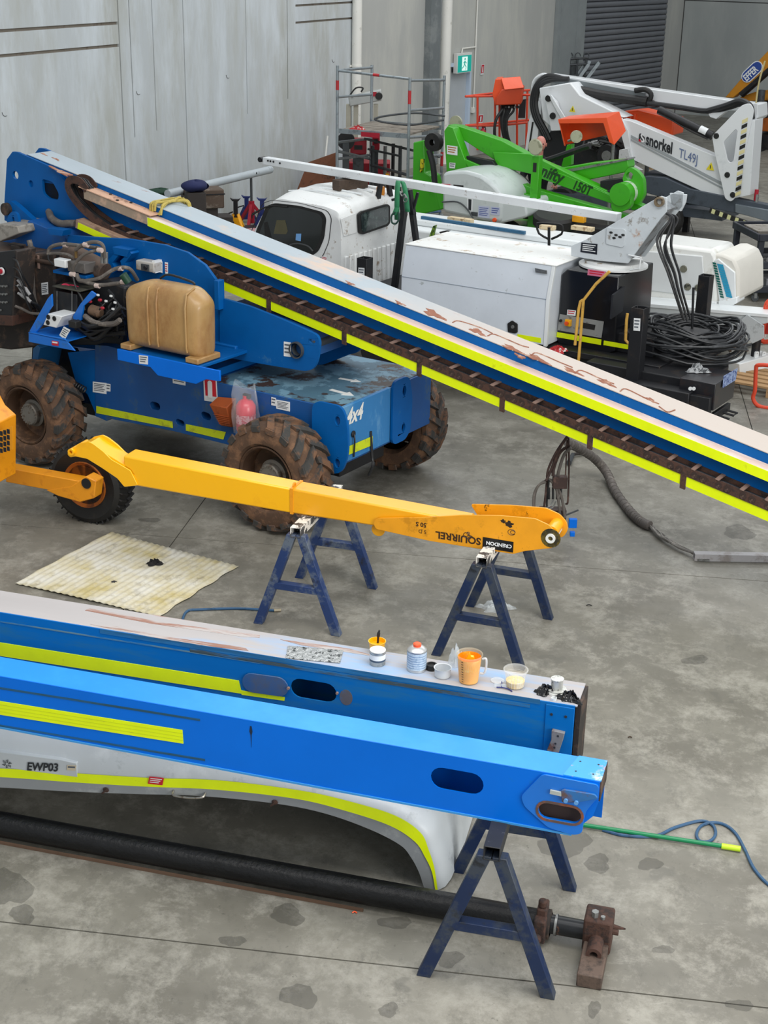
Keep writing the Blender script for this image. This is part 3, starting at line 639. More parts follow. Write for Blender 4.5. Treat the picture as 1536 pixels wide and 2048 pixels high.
# brackets on turret side
for px in (105, 235):
    A = pxs([(px - 1, 492 if px > 200 else 455), (px + 32, 498 if px > 200 else 459), (px + 28, 512 if px > 200 else 470), (px + 3, 506 if px > 200 else 467)], -.5)
    MB().prism(A, -.56, -.45).build('bracket', BLUE2, lift)
for sx in (0, 1):
    A = pxs([(222 + sx * 26, 520), (240 + sx * 28, 502), (247 + sx * 24, 506), (232 + sx * 26, 524), (240 + sx * 18, 540), (233 + sx * 22, 545)], -.5)
    MB().prism(A, -.55, -.45).build('gusset', BLUE2, lift)
# ---------------- fuel tank (stained plastic) and its blue tray
tx0, tx1 = S(252, 700, -1.05).x, S(399, 700, -1.05).x; trx = S(438, 705, -1.12).x; tz0, tz1 = 1.34, 1.93
def tank(u, v):
    pass
loops = []
ys = [-1.08, -1.06, -1.0, -.92, -.85, -.80, -.78]; ins = [.10, .035, .0, 0.0, 0.0, .035, .10]
N = 48
for y, i_ in zip(ys, ins):
    lp = []
    base = rpoly([(tx0 + i_, tz0 + i_), (tx1 - i_, tz0 + i_), (tx1 - i_ + .01, tz1 - .10 - i_), (tx1 - .12 - i_, tz1 - i_), (tx0 + .2, tz1 - i_ + .0), (tx0 + i_ - .01, tz1 - .08 - i_)], .06, 5)
    loops.append([(a, y, b_) for a, b_ in base])
tk = MB().loft(loops); tank_o = tk.build('fuel_tank', TAN, lift, angle=1.2, sub=1)
for xr in (.36, .48, .86):
    x_ = tx0 + (tx1 - tx0) * xr; MB().tube([(x_, -1.072, tz0 + .06), (x_, -1.082, tz0 + .1), (x_, -1.082, tz1 - .15), (x_, -1.06, tz1 - .04), (x_, -.95, tz1 + .0)], .009, 6).build('moulded_rib', TAN, tank_o)
MB().cyl((tx0 + .02, -1.0, tz1 - .04), (tx0 - .01, -1.03, tz1 + .03), .035, 14).build('filler_cap', mat('dark_green_cap', '#123c2a', .5, var=.05), tank_o)
MB().box(tx0 - .02, tx0 + .1, -1.1, -.8, tz0 - .02, tz0 + .03).build('mounting_foot', TAN, tank_o, bevel=.01)
MB().box(tx1 - .12, tx1 + .02, -1.1, -.8, tz0 - .02, tz0 + .03).build('mounting_foot', TAN, tank_o, bevel=.01)
MB().tube([(tx0 + .25, -.85, tz1), (tx0 + .35, -.85, tz1 + .045), (tx1 - .25, -.85, tz1 + .02), (tx1 - .2, -.85, tz1)], .01, 6, 4).build('breather_pipe', HOSE, tank_o)
zt = tz0 - .02
tray = [(tx0 - .04, zt), (trx, zt), (trx, zt - .09), (trx - .15, zt - .10), (trx - .26, zt - .16), (tx0 + .42, zt - .16), (tx0 + .34, zt - .10), (tx0 - .04, zt - .10)]
MB().prism(tray, -1.12, -1.10).build('tray_lip', BLUEF, lift, bevel=.004)
MB().box(tx0 - .04, tx1 + .04, -1.10, -.45, zt - .03, zt - .004).build('tank_tray', BLUE2, lift, bevel=.004)
MB().box(S(432, 560, -.5).x, S(441, 560, -.5).x, -.53, -.45, S(436, 618, -.5).z, S(436, 560, -.5).z).build('tank_post', BLUE2, lift, bevel=.004)
sticker(lift, LF, -1.122, quad_px=[(278, 710), (296, 712), (296, 729), (279, 727)], lines=3, name='sticker')
MB().cyl((0, 0, 1.1), (0, 0, 1.3), .42, 32).build('slew_ring', GREYM, lift)
MB().box(-.5, .6, -.5, .5, 1.24, 1.34).build('turret_base', BLUE2, lift, bevel=.01)
# ---------------- boom
def zt_(x): return 2.262 - .197 * x
sl_ = math.atan(.197)
bm = [(-2.2, zt_(-2.2)), (8.2, zt_(8.2)), (8.2, zt_(8.2) - .42), (-2.2, zt_(-2.2) - .42)]
MB().prism(bm, -.15, .15).build('boom', BLUE2, lift, bevel=.006)
bt = [(-2.18, zt_(-2.18)), (8.2, zt_(8.2)), (8.2, zt_(8.2) + .006), (-2.18, zt_(-2.18) + .006)]
MB().prism(bt, -.155, .155).build('boom_top_sheet', FADED, lift)
foot = pxs([(17, 318), (28, 303), (38, 304), (108, 335), (118, 345), (176, 412), (180, 430), (180, 445), (150, 470), (60, 462), (12, 440), (12, 400)], -.165)
fh = [circ(*X2(S(34, 350, -.165)), .04, 14), circ(*X2(S(65, 367, -.165)), .032, 14), rpoly(pxs([(87, 357), (108, 363), (121, 387), (119, 400), (100, 396), (89, 386)], -.165), .03)]
for y0 in (-.185, .155): MB().prism(foot, y0, y0 + .03, holes=fh).build('boom_foot_plate', BLUE2, lift, bevel=.005)
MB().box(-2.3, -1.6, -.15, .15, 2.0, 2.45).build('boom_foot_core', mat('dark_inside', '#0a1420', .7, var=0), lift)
MB().prism([(-2.25, 2.60), (-2.1, 2.68), (-2.1, 2.3), (-2.25, 2.2)], -.16, .16).build('boom_end_plate', BLUE2, lift)
fade_x(FADED, 1.6, 3.4, '#c2b5aa')
# upper side tube with tape
def band(x0, x1, dz0, dz1): return [(x0, zt_(x0) - dz0), (x1, zt_(x1) - dz0), (x1, zt_(x1) - dz1), (x0, zt_(x0) - dz1)]
xs0 = -.58
MB().prism(band(xs0, 8.2, .077, .157), -.272, -.15).build('cable_guide_tube', PINK, lift, bevel=.004)
mb = MB().prism(band(xs0 + .01, 8.2, .079, .155), -.276, -.2725).build('reflective_strip', YEL, lift, smooth=False)
MB().prism(band(-1.35, xs0, .055, .15), -.275, -.15).build('guide_end_bracket', mat('tan_grey_bracket', '#9c8a78', .6, wear='#c9a68e', amount=.4, scale=4, var=.06), lift, bevel=.006)
MB().prism(band(-1.4, xs0 + .05, .048, .056), -.285, -.145).build('bracket_cap', mat('peach_primer_plate', '#d3a98d', .6, wear='#8f6a55', amount=.25, scale=9, var=.06), lift)
for i, x in enumerate((-1.3, -1.1, -.95, -.85)): MB().cyl((x, -.25 + .07 * (i % 2), zt_(x) - .05), (x, -.25 + .07 * (i % 2), zt_(x) - .038), .014, 6).build('bolt', DUSTY, lift)
# cable carrier: two side rails, rungs, hoses; loops up at the rear
x0 = -1.15
def crow(x, dz, y): return (x, y, zt_(x) - dz)
loop_mid = [(-.95, .335), (-1.2, .30), (-1.38, .24), (-1.50, .16), (-1.54, .08), (-1.49, .015), (-1.38, 0.0), (-1.30, .05)]
path = [(x, .33) for x in (8.2, 6, 4, 2, 1, 0, -.5)] + loop_mid
P2 = spline([(x, 0, zt_(x) - d) for x, d in path], 5)
def rail(y0, y1, hh):
    mb = MB(); vs = []; n = len(P2)
    for i, p in enumerate(P2):
        t = (P2[min(i+1, n-1)] - P2[max(i-1, 0)]).normalized(); nn = Vector((t.z, 0, -t.x))
        for y in (y0, y1):
            for s_ in (-1, 1): vs.append((p.x + nn.x * s_ * hh, y, p.z + nn.z * s_ * hh))
    fs = []
    for i in range(n - 1):
        a = i * 4; b_ = a + 4; fs += [(a, a+1, b_+1, b_), (a+2, b_+2, b_+3, a+3), (a, b_, b_+2, a+2), (a+1, a+3, b_+3, b_+1)]
    fs += [(0, 2, 3, 1), (n*4-4, n*4-3, n*4-1, n*4-2)]
    return mb.add(vs, fs)
rail(-.285, -.275, .036).build('carrier_side_rail', RUST, lift, smooth=False)
rail(-.165, -.155, .036).build('carrier_side_rail', RUST, lift, smooth=False)
# round link plates along the near rail
lk = MB(); lk.lathe([(.0, 0), (.026, 0), (.026, .004), (0, .004)], axis=(0, -1, 0), n=12); lk.cyl((.0, -.004, 0), (0, -.008, 0), .008, 8)
first = None
k = 0; x = -.6
while x < 7.9:
    for dx in (0, .07):
        if first is None: first = lk.build('carrier_link', mat('dark_link_steel', '#352621', .75, wear='#6b564a', amount=.3, scale=18, var=.1), lift); c = first
        else: c = first.copy(); COL.objects.link(c)
        c.location = (x + dx, -.285, zt_(x + dx) - .33)
    x += .192
MB().prism(band(-.4, 8.2, .352, .362), -.28, -.16).build('carrier_floor', DUSTY, lift)
rg = MB().box(-.016, .016, -.288, -.152, 0, .007); first = None; x = -1.28
pts = [(x_, .295, 0) for x_ in [-1.0 + .192 * i for i in range(48)]]
for i, (x_, dz, _) in enumerate(pts):
    c = rg.build('rung', RUNG, lift, smooth=False) if first is None else first.copy()
    if first is None: first = c
    else: COL.objects.link(c)
    c.location = (x_, 0, zt_(x_) - dz); c.rotation_euler = (0, sl_, 0)
for y, dz, r_ in ((-.25, .335, .012), (-.22, .34, .014), (-.195, .33, .011), (-.235, .315, .008)):
    MB().tube([(p.x, y + .006 * math.sin(i), p.z - dz + .33) for i, p in enumerate(P2)], r_, 6).build('carrier_hose', HOSE, lift)
# lower tube with tape and rusty clips
MB().prism(band(-1.0, 8.2, .366, .452), -.272, -.15).build('lower_guide_tube', PINK, lift, bevel=.004)
clips = [.38, 1.62, 2.95, 3.63, 4.55, 5.9]
cl = sorted([S(537, 612, -.28).x, S(688, 670, -.28).x, S(838, 738, -.28).x, S(1004, 806, -.28).x, S(1180, 880, -.28).x, S(1366, 960, -.28).x])
edges = [-.98] + cl + [8.2]
for i in range(len(edges) - 1):
    MB().prism(band(edges[i] + .025, edges[i+1] - .025, .37, .448), -.277, -.2725).build('reflective_strip', YEL, lift, smooth=False)
for x in cl: MB().prism(band(x - .02, x + .02, .34, .475), -.284, -.265).build('rusty_clip', RUST, lift, smooth=False)
# short tube that sticks out of the boom's rear with tape
A = S(152, 440, -.3); 
mb = MB(); q0 = S(150, 443, -.36); q1 = S(262, 490, -.36)
mb.beam((q0.x, -.30, q0.z - .02), (q1.x + .05, -.30, q1.z - .03), .11, .085); st = mb.build('rear_guide_tube', mat('peach_dusty_tube', '#a98a74', .6, wear='#7d6352', amount=.3, scale=5, var=.06), lift, bevel=.004)
mb = MB(); d = Vector((q1.x + .05 - q0.x, 0, q1.z - q0.z - .01)).normalized(); mb.beam((q0.x + .03, -.357, q0.z - .035), (q1.x, -.357, q1.z - .045), .003, .06); mb.build('reflective_strip', YEL, st)
MB().tube([S(95, 424, -.2) + Vector((0, .02, 0)), S(103, 436, -.26), S(120, 447, -.30), S(138, 447, -.30), S(152, 447, -.30)], .035, 12, 5).build('sleeved_hose', HOSEG, lift)
# yellow strap wound round the boom
# rust blotches raised from the boom top (thin flaking plates)
def boomtop(px, py):
    r = ray(px, py); # intersect sloping top plane
    n = LF.u * .197 + Vector((0, 0, 1)); d0 = (LF.o + Vector((0, 0, 2.270))).dot(n); t = (d0 - CP.dot(n)) / r.dot(n); return LF.loc(CP + r * t)
TSM = mat('faded_yellow_webbing', '#b8a552', .75, wear='#8f7f3c', amount=.3, scale=20, var=.08)
STRAPS = [[(302, 409), (322, 404), (350, 400), (377, 408)], [(301, 412), (330, 408), (360, 402), (379, 410)], [(330, 414), (345, 405), (362, 403), (375, 405)], [(326, 416), (340, 409), (352, 404), (368, 402)], [(304, 414), (325, 411), (352, 408), (376, 412)]]
for j, L_ in enumerate(STRAPS):
    q = [boomtop(*p) for p in L_]; q = [Vector((v.x, min(.17, max(-.16, v.y)), v.z + .012 + .004 * j)) for v in q]
    q = [q[0] + Vector((-.01, -.01, -.07))] + q + [q[-1] + Vector((0, .02, -.2))]
    if j in (2, 3): q = [S(319 + 4 * j - 8, 430, -.165) + Vector((0, -.01, 0))] + q[1:]
    MB().tube(q, .013, 6, 5).build('tie_strap', TSM, lift)
RST = mat('flaking_rust_patch', '#93604b', .85, wear='#bb9c88', amount=.35, scale=9, var=.12)
for cx_, cy_, a_, b_ in ((868, 628, 20, 6), (800, 606, 10, 2.2), (700, 566, 9, 2), (1025, 697, 20, 3.5), (1075, 717, 22, 4), (1145, 742, 18, 3.5), (1213, 765, 16, 4), (955, 663, 14, 5), (1300, 799, 12, 3), (123, 343, 22, 3.5), (112, 318, 7, 1.6), (88, 308, 6, 1.5), (1040, 712, 10, 3)):
    pts = []
    for k in range(16):
        an = 2 * math.pi * k / 16; rr = 1 + .35 * math.sin(3 * an + cx_) + .2 * math.sin(7 * an)
        ex = math.cos(an) * a_ * rr; ey = math.sin(an) * b_ * rr + ex * .42; p = boomtop(cx_ + ex, cy_ + ey); pts.append(p)
    mb = MB(); mb.add([(p.x, p.y, p.z) for p in pts] + [(p.x, p.y, p.z - .006) for p in pts], [tuple(range(16))] + [(i, (i+1) % 16, 16 + (i+1) % 16, 16 + i) for i in range(16)]); mb.build('rust_patch', RST, lift, smooth=False)
for A in ([(905, 645), (918, 642), (960, 655), (985, 667)], [(975, 672), (990, 669), (1040, 690), (1058, 695)], [(1062, 711), (1075, 706), (1118, 724), (1145, 735)], [(1150, 746), (1163, 741), (1200, 757), (1228, 768)], [(1240, 783), (1252, 778), (1290, 796), (1318, 808)], [(1318, 813), (1335, 824), (1350, 820)]):
    MB().tube([boomtop(*p) for p in A], .0055, 5, 4).build('weld_bead', RST, lift)
# ---------------- machinery on the near side of the lift's turret
def lp(px, py, y): return S(px, py, y)
def lbox(name, px0, py0, px1, py1, y0, y1, m_, bevel=.008, parent=None, **k):
    a, b_ = S(px0, py0, y0), S(px1, py1, y0); return MB().box(a.x, b_.x, y0, y1, b_.z, a.z).build(name, m_, parent or lift, bevel=bevel, **k)
def lhose(pts, r, m_=HOSE, y=-.9, name='hose', n=5, parent=None):
    q = [S(p[0], p[1], p[2] if len(p) > 2 else y) for p in pts]; return MB().tube(q, r, 8, n).build(name, m_, parent or lift)
def hprism(name, px, y0, y1, m_, bevel=.004, parent=None): return MB().prism(pxs(px, y0), y0, y1).build(name, m_, parent or lift, bevel=bevel)
# oil tank at the rear and the control panel in front of it
TANKD = mat('dirty_brown_tank_top', '#4a3a30', .7, wear='#2a2421', amount=.4, scale=7, var=.15)
hprism('oil_tank', [(-60, 520), (26, 512), (108, 505), (112, 690), (20, 700), (-60, 690)], -.80, -.46, DUSTY, .02)
a = [S(p[0], p[1], -.80) for p in ((-60, 520), (26, 512), (108, 505))]
MB().box(a[0].x, a[2].x, -.82, -.44, a[1].z - .02, a[1].z + .02).build('oil_tank_top', TANKD, lift, bevel=.015)
c = S(35, 490, -.65); mb = MB(); mb.cyl((c.x, -.65, c.z - .06), (c.x, -.65, c.z - .0), .06, 16); mb.box(c.x - .08, c.x + .08, -.68, -.62, c.z - .0, c.z + .012); mb.build('filler_neck', DUSTY, lift)
lhose([(62, 492, -.82), (64, 510), (66, 560), (70, 600), (80, 625), (88, 640)], .018, HOSEG, -.84)
lhose([(58, 480, -.84), (63, 500, -.84), (64, 515, -.84)], .024, HOSEG, -.84)
sticker(lift, LF, -.805, quad_px=[(50, 519), (62, 518), (62, 533), (50, 534)], lines=0)
sticker(lift, LF, -.805, quad_px=[(83, 566), (96, 564), (97, 588), (84, 590)], lines=5)
lbox('sight_gauge', 73, 511, 79, 538, -.81, -.79, RUNG, .003)
cpn = hprism('control_panel', [(-80, 515), (30, 500), (32, 512), (23, 640), (-80, 630)], -1.08, -1.02, BLACKM, .006)
hprism('panel_side', [(30, 500), (34, 504), (26, 652), (22, 650)], -1.08, -.85, DUSTY)
hprism('panel_foot', [(-80, 628), (24, 632), (25, 652), (-80, 646)], -1.10, -.8, mat('rusty_foot_rail', '#4a3026', .8, wear='#2b2320', amount=.4, scale=10, var=.12))
c = S(4, 542, -1.09); mb = MB(); mb.lathe([(.035, 0), (.035, .012)], (c.x, -1.09, c.z), (0, -1, 0), 16); mb.build('stop_button_base', SIGNW, cpn); MB().lathe([(.022, 0), (.026, .03), (0, .034)], (c.x, -1.10, c.z), (0, -1, 0), 16).build('stop_button', REDM, cpn)
for i in range(10):
    c = S(2 + (i % 3) * 6, 572 + (i // 3) * 16, -1.082); MB().lathe([(.010, 0), (.010, .022)], c, (0, -1, 0), 8).build('toggle', STEEL, cpn)
for i in range(4):
    y0 = 515 + i * 18
    lhose([(22 + i, y0, -1.05), (34 + i * 3, y0 + 8, -1.12), (45 + i * 3, y0 + 35, -1.1), (60 + i * 3, y0 + 62, -1.0), (78, 622 - i * 3, -.9)], .009, HOSE)
for i, (x0, y0, x1, y1) in enumerate(((35, 560, 60, 590), (35, 570, 56, 598), (36, 586, 62, 604))):
    A, B = S(x0, y0, -1.1), S(x1, y1, -1.08); MB().tube([A, A.lerp(B, .5) + Vector((0, 0, .008)), B], [.012, .019, .016], 8, 3).build('connector_boot', mat('grey_connector_boot', '#8f8f90', .6, wear='#5f5c58', amount=.3, scale=12, var=.08), lift)
    lhose([(x1, y1, -1.08), (72 + i * 3, 612, -1.0), (88, 636, -.9)], .010, HOSE)
lhose([(30, 612, -1.1), (45, 618), (62, 626), (82, 628)], .013, HOSEG, -1.05)
# motor and manifold
MB().lathe([(.0, 0), (.09, 0), (.105, .03), (.105, .34), (.085, .38), (.085, .46), (0, .46)], S(133, 505, -.75), Vector((.93, .05, -.27)), 24).build('hydraulic_motor', mat('dusty_motor_casing', '#5a4a40', .7, wear='#332b27', amount=.4, scale=7, var=.15), lift)
lbox('manifold_block', 134, 522, 170, 548, -.92, -.78, mat('grey_aluminium_block', '#6f6b68', .6, metal=.3, wear='#4f4944', amount=.4, scale=9, var=.1), .004)
lbox('relay_box', 107, 517, 131, 537, -.95, -.87, SIGNW, .008)
lbox('motor_bracket', 106, 546, 172, 552, -.9, -.6, BLUE2, .003)
for L_, r_ in (([(96, 508, -.9), (100, 496, -.9), (118, 489, -.9), (150, 490, -.88), (200, 497, -.8)], .017), ([(96, 508, -.9), (110, 507, -.9), (132, 508, -.92), (146, 515, -.93)], .013), ([(151, 500, -.92), (165, 490, -.92), (188, 484, -.9), (205, 490, -.88), (210, 515, -.86)], .017), ([(146, 545, -.96), (150, 528, -.98), (170, 508, -.96), (198, 500, -.92)], .014),
               ([(153, 548, -.94), (158, 560, -.95), (168, 562, -.95)], .02), ([(163, 562, -.95), (200, 570, -.96), (250, 565, -.95)], .017), ([(170, 562, -.95), (200, 556, -.92), (230, 538, -.85), (258, 537, -.8), (275, 560, -.7)], .017), ([(96, 510, -.92), (98, 520, -.94), (108, 530, -.95)], .008), ([(146, 552, -.98), (152, 575, -1.0), (165, 600, -1.02), (170, 620, -1.02)], .009),
               ([(192, 494, -.86), (205, 500, -.84), (212, 520, -.84)], .014)):
    lhose(L_, r_, HOSEG if r_ > .012 else HOSE)
for x, y, yy in ((131, 489, -.89), (172, 489, -.92), (241, 537, -.83), (195, 571, -.965), (145, 548, -.97), (247, 564, -.955), (200, 500, -.93)):
    A, B = S(x - 4, y, yy), S(x + 4, y + (1 if x < 240 else 0), yy); MB().tube([A, B], .022, 10).build('hose_tag', mat('pinkish_tag', '#c3b0a8', .6, var=.06), lift)
for x in (205, 212): A, B = S(x, 505, -.84), S(x, 526, -.84); MB().cyl(A, B, .018, 10).build('hydraulic_fitting', STEEL, lift)
A, B = S(152, 515, -.9), S(152, 500, -.9); MB().cyl(A, B, .014, 8).build('brass_fitting', mat('brass', '#8a7048', .4, metal=.7, var=.05), lift)
# battery in its blue cradle
bt2 = lbox('battery', 106, 580, 156, 632, -1.0, -.78, BLACKM, .006)
lbox('battery_lid', 104, 574, 160, 582, -1.02, -.72, mat('olive_dusty_lid', '#45443a', .7, wear='#2b2a26', amount=.4, scale=9, var=.1), .004, bt2)
for x in (114, 144): A, B = S(x, 582, -1.01), S(x, 630, -1.01); MB().cyl(A, B, .004, 6).build('tie_rod', STEEL, bt2)
for L_ in ([(122, 574, -.95), (130, 570, -.92), (140, 573, -.92)], [(140, 572, -.9), (152, 574, -.9), (163, 580, -.92)]): lhose(L_, .016, mat('pink_red_terminal_boot', '#c02a4c', .5, var=.06), parent=bt2, name='terminal_boot')
CRD = mat('cradle_bright_blue', '#0a6ac8', .4, wear='#2f5f8a', amount=.15, scale=5, var=.08, coat=.2)
hprism('cradle_lip', [(57, 664), (100, 672), (128, 676), (150, 702), (57, 684)], -1.20, -1.185, CRD)
hprism('cradle_arm', [(58, 663), (95, 597), (103, 588), (104, 612), (97, 622), (92, 640), (72, 665)], -1.16, -1.14, CRD)
hprism('cradle_arm', [(145, 633), (160, 608), (182, 582), (193, 590), (167, 612), (163, 640), (150, 650)], -1.05, -1.03, CRD)
A, B = S(57, 666, -1.2), S(128, 678, -1.2); z_ = (A.z + B.z) / 2
MB().box(A.x, B.x + .05, -1.2, -.75, z_ - .01, z_).build('cradle_base', CRD, lift)
lbox('cradle_back', 84, 640, 150, 648, -1.0, -.98, CRD, .002)
sticker(lift, LF, -1.203, quad_px=[(104, 681), (117, 683), (117, 692), (104, 690)], lines=1, back=REDP, ink=SIGNW, name='red_sticker')
gb = hprism('gauge_box', [(86, 650), (96, 627), (124, 633), (112, 656)], -1.19, -.98, SIGNW, .006)
for px, py in ((97, 634), (109, 637), (96, 645)):
    c = S(px, py, -1.19); MB().lathe([(.0, 0), (.022, 0), (.022, .008), (.017, .010), (.015, .004), (0, .004)], (c.x, -1.188, c.z), (0, -1, 0), 16).build('round_socket', RUBDARK, gb)
sticker(lift, LF, -1.19, quad_px=[(128, 653), (141, 660), (130, 679), (119, 670)], lines=4, name='hanging_tag', label='white and blue hanging tag')
lbox('black_connector', 136, 641, 152, 658, -1.17, -1.1, RUBDARK, .006)
# tangle of hoses below, beside the tank
rr = random.Random(4)
for i in range(20):
    x0 = 150 + rr.random() * 25; y0 = 640 + rr.random() * 30; x1 = 235 + rr.random() * 18; y1 = 600 + rr.random() * 85; yy = -1.08 + rr.random() * .42
    lhose([(x0, y0, yy), (x0 + 22, y0 + 14 * rr.random() + 4, yy - .04), ((x0 + x1) / 2 + 10, (y0 + y1) / 2 + 16 * rr.random(), yy - .02), (x1, y1, yy + .03)], .010 + .014 * rr.random(), HOSE)
for i in range(16):
    x0 = 195 + rr.random() * 45; y0 = 578 + rr.random() * 40; yy = -.98 + rr.random() * .25
    lhose([(x0, y0, yy), (x0 + rr.uniform(-15, 15), y0 + 15, yy - .05), (x0 + rr.uniform(-20, 15), y0 + 32, yy), (x0 + rr.uniform(-15, 15), y0 + 55, yy + .04)], .006 + .007 * rr.random(), HOSE)
lhose([(170, 632, -1.05), (190, 645), (225, 648), (240, 640)], .024, HOSEG, -1.08)
MB().lathe([(.0, 0), (.05, 0), (.05, .10), (.03, .12), (0, .12)], S(183, 620, -.98), Vector((.9, 0, -.1)), 16).build('pump_end', mat('brown_pump', '#6b5340', .7, wear='#3f3027', amount=.4, scale=9, var=.12), lift)
for p in ((200, 600), (205, 616), (180, 603)): MB().ball(S(*p, -1.02), .018, 8, (1.3, 1, .8)).build('red_cap', REDM, lift)
for p in ((212, 602), (222, 592), (226, 618), (230, 605), (196, 590)): MB().box(-.012, .012, -.006, .006, -.008, .008).build('wire_tag', SIGNW, lift).location = S(*p, -1.06)
hprism('engine_shade_sheet', [(110, 690), (245, 690), (250, 640), (200, 600), (110, 640)], -.62, -.56, BLACKM)  # black upright sheet standing in for the shade behind the hoses
hprism('engine_block', [(165, 640), (250, 640), (250, 575), (215, 560), (165, 565)], -.80, -.60, BLACKM, .02)
hprism('undertray_panel', [(62, 745), (64, 695), (80, 688), (140, 700), (165, 740), (160, 760), (120, 770)], -.60, -.50, BLACKM)
hprism('rear_shield', [(62, 742), (66, 697), (74, 690), (80, 696), (70, 745)], -.9, -.55, mat('teal_blue_shield', '#0d4a78', .5, var=.1))
hprism('rear_side_plate', [(135, 705), (190, 700), (192, 830), (175, 790), (150, 760)], -.715, -.70, BLUE2)
for i in range(9): A = S(132 + i * 4.5, 760 + i * 2.4, -.8); MB().lathe([(.03, -.008), (.036, 0), (.03, .008)], A, Vector((1, .1, -.3)), 10, False).build('bellows_ring', HOSE, lift)
# key switch box on the turret side
kb = lbox('switch_box', 271, 520, 308, 546, -.56, -.45, mat('pale_dusty_plastic', '#b5b2ac', .6, wear='#8a7b6c', amount=.3, scale=6, var=.05), .008)
a = S(284, 527, -.56); b_ = S(299, 543, -.56); MB().box(a.x, b_.x, -.575, -.56, b_.z, a.z).build('latch_panel', GREYM, kb); c = S(291, 535, -.58); MB().lathe([(.02, 0), (.016, .02)], (c.x, -.572, c.z), (0, -1, 0), 12).build('key_barrel', BLACKM, kb)
a = S(310, 520, -.5); b_ = S(317, 545, -.5); MB().box(a.x, b_.x, -.54, -.45, b_.z, a.z).build('box_end', SIGNW, kb)
sticker(lift, LF, -.453, quad_px=[(319, 522), (325, 523), (325, 546), (320, 545)], lines=4); sticker(lift, LF, -.453, quad_px=[(330, 524), (336, 525), (336, 548), (331, 547)], lines=4, ink=REDP)
# ---- orange chock holder and bagged extinguisher hanging on the chassis side
hk_ = S(445, 825, -.74); t = thing('orange_chock', 'faded orange ribbed plastic wheel chock hanging on the blue chassis side', 'wheel chock', LF.w(hk_.x, -.73, 0), LF.rz)
def cp(px, py, y=-.80): q = S(px, py, y); return (q.x - hk_.x, y + .73, q.z)
top = [cp(418, 809, -.86), cp(453, 816, -.86), cp(472, 796, -.74), cp(436, 793, -.74)]; bot = [cp(441, 851, -.80), cp(463, 855, -.80), cp(473, 853, -.74), cp(448, 850, -.74)]
MB().hexa(bot, top).build('chock_body', CHOCK, t, bevel=.006)
for i in range(6):
    v = .45 + .09 * i; a = Vector(top[0]).lerp(Vector(bot[0]), v); b_ = Vector(top[1]).lerp(Vector(bot[1]), v); a.y -= .004; b_.y -= .004; MB().beam(a, b_, .006, .006).build('rib', CHOCK, t)
c = S(492, 832, -.83); t = thing('fire_extinguisher', 'red fire extinguisher in a clear plastic bag hanging on the blue chassis', 'extinguisher', LF.w(c.x, -.83, 0), LF.rz)
zt_e = S(492, 800, -.83).z; zb_e = S(492, 862, -.83).z
MB().lathe([(0, zb_e), (.075, zb_e), (.085, zb_e + .02), (.085, zt_e - .05), (.06, zt_e - .01), (.025, zt_e + .01), (.025, zt_e + .04)], n=24).build('cylinder', mat('bright_red_cylinder', '#cf1f3a', .35, var=.04, coat=.3), t)
MB().lathe([(.0865, zb_e + .08), (.0865, zb_e + .16)], n=24, capend=False).build('white_label', mat('pink_white_label', '#dba8ac', .5, wear='#c2314a', amount=.5, scale=40, var=.03), t)
MB().box(-.02, .05, -.015, .015, zt_e + .02, zt_e + .055).build('valve', BLACKM, t)
def bagf(u, v):
    a = 2 * math.pi * u; w_ = .108 + .012 * math.sin(3 * a + 4 * v) + .01 * math.sin(7 * a - 6 * v); q = 1 if v < .72 else 1 - .25 * (v - .72)
    f_ = 1 if v < .6 else 1 - (v - .6) * 1.6
    return (math.cos(a) * w_ * q * (1.06 if v > .7 else 1), math.sin(a) * w_ * max(.2, f_), zb_e - .01 + (zt_e - zb_e + .15) * v + (.025 * math.cos(2 * a) if v > .95 else 0))
MB().grid(bagf, 26, 12).build('plastic_bag', mat('bag_film', '#dfe4e8', .1, var=0, alpha=.16), t, solid=0)
# ================================================================ foreground: sawhorses, beams, paint gear
def sawhorse_proto():
    root = thing('sawhorse', 'proto', 'sawhorse')
    L_ = .92; zt0 = .80
    MB().hollow((0, -L_/2, zt0 - .0375), (0, L_/2, zt0 - .0375), .078, .075, .005).build('top_bar', SAWTOP, root, bevel=.002)
    for y in (-L_/2 + .035, L_/2 - .035):
        for s_ in (-1, 1):
            mb = MB(); A = Vector((s_ * .035, y, zt0 - .06)); B = Vector((s_ * .30, y, .0))
            d = Vector((0, .03, 0)); e = Vector((.034, 0, 0))
            mb.hexa([B - d - e, B - d + e, B + d + e, B + d - e], [A - d - e, A - d + e, A + d + e, A + d - e]); mb.build('leg', NAVY, root, bevel=.003)
        zb = .30; xb = .30 - (.265) * zb / .74
        MB().box(-xb + .02, xb - .02, y - .028, y + .028, zb, zb + .052).build('cross_brace', NAVY, root, bevel=.003)
    return root
saw0 = sawhorse_proto()
def put_saw(near, az, label, topmat, first=False, worn=None):
    o = saw0 if first else copy_tree(saw0)
    u = Vector((math.sin(math.radians(az)), math.cos(math.radians(az)), 0)); c = Vector(near) + u * .46
    o.location = (c.x, c.y, 0); o.rotation_euler = (0, 0, -math.radians(az)); tag(o, label, 'sawhorse', 'steel sawhorses carrying booms')
    for ch in o.children:
        nm = ch.name.split('.')[0]
        if nm == 'top_bar': ch.data = ch.data.copy(); ch.data.materials[0] = topmat
        if nm in ('leg', 'cross_brace') and worn: ch.data = ch.data.copy(); ch.data.materials[0] = worn
    return o
NAVYW = mat('scraped_navy_paint', '#1e3563', .5, wear='#5c6673', amount=.42, scale=6, var=.14, layer2=('#26282c', .22, 8))
put_saw((.52, 5.44, 0), 13.5, 'navy steel sawhorse carrying the near blue beams, black stained top', SAWDARK, True)
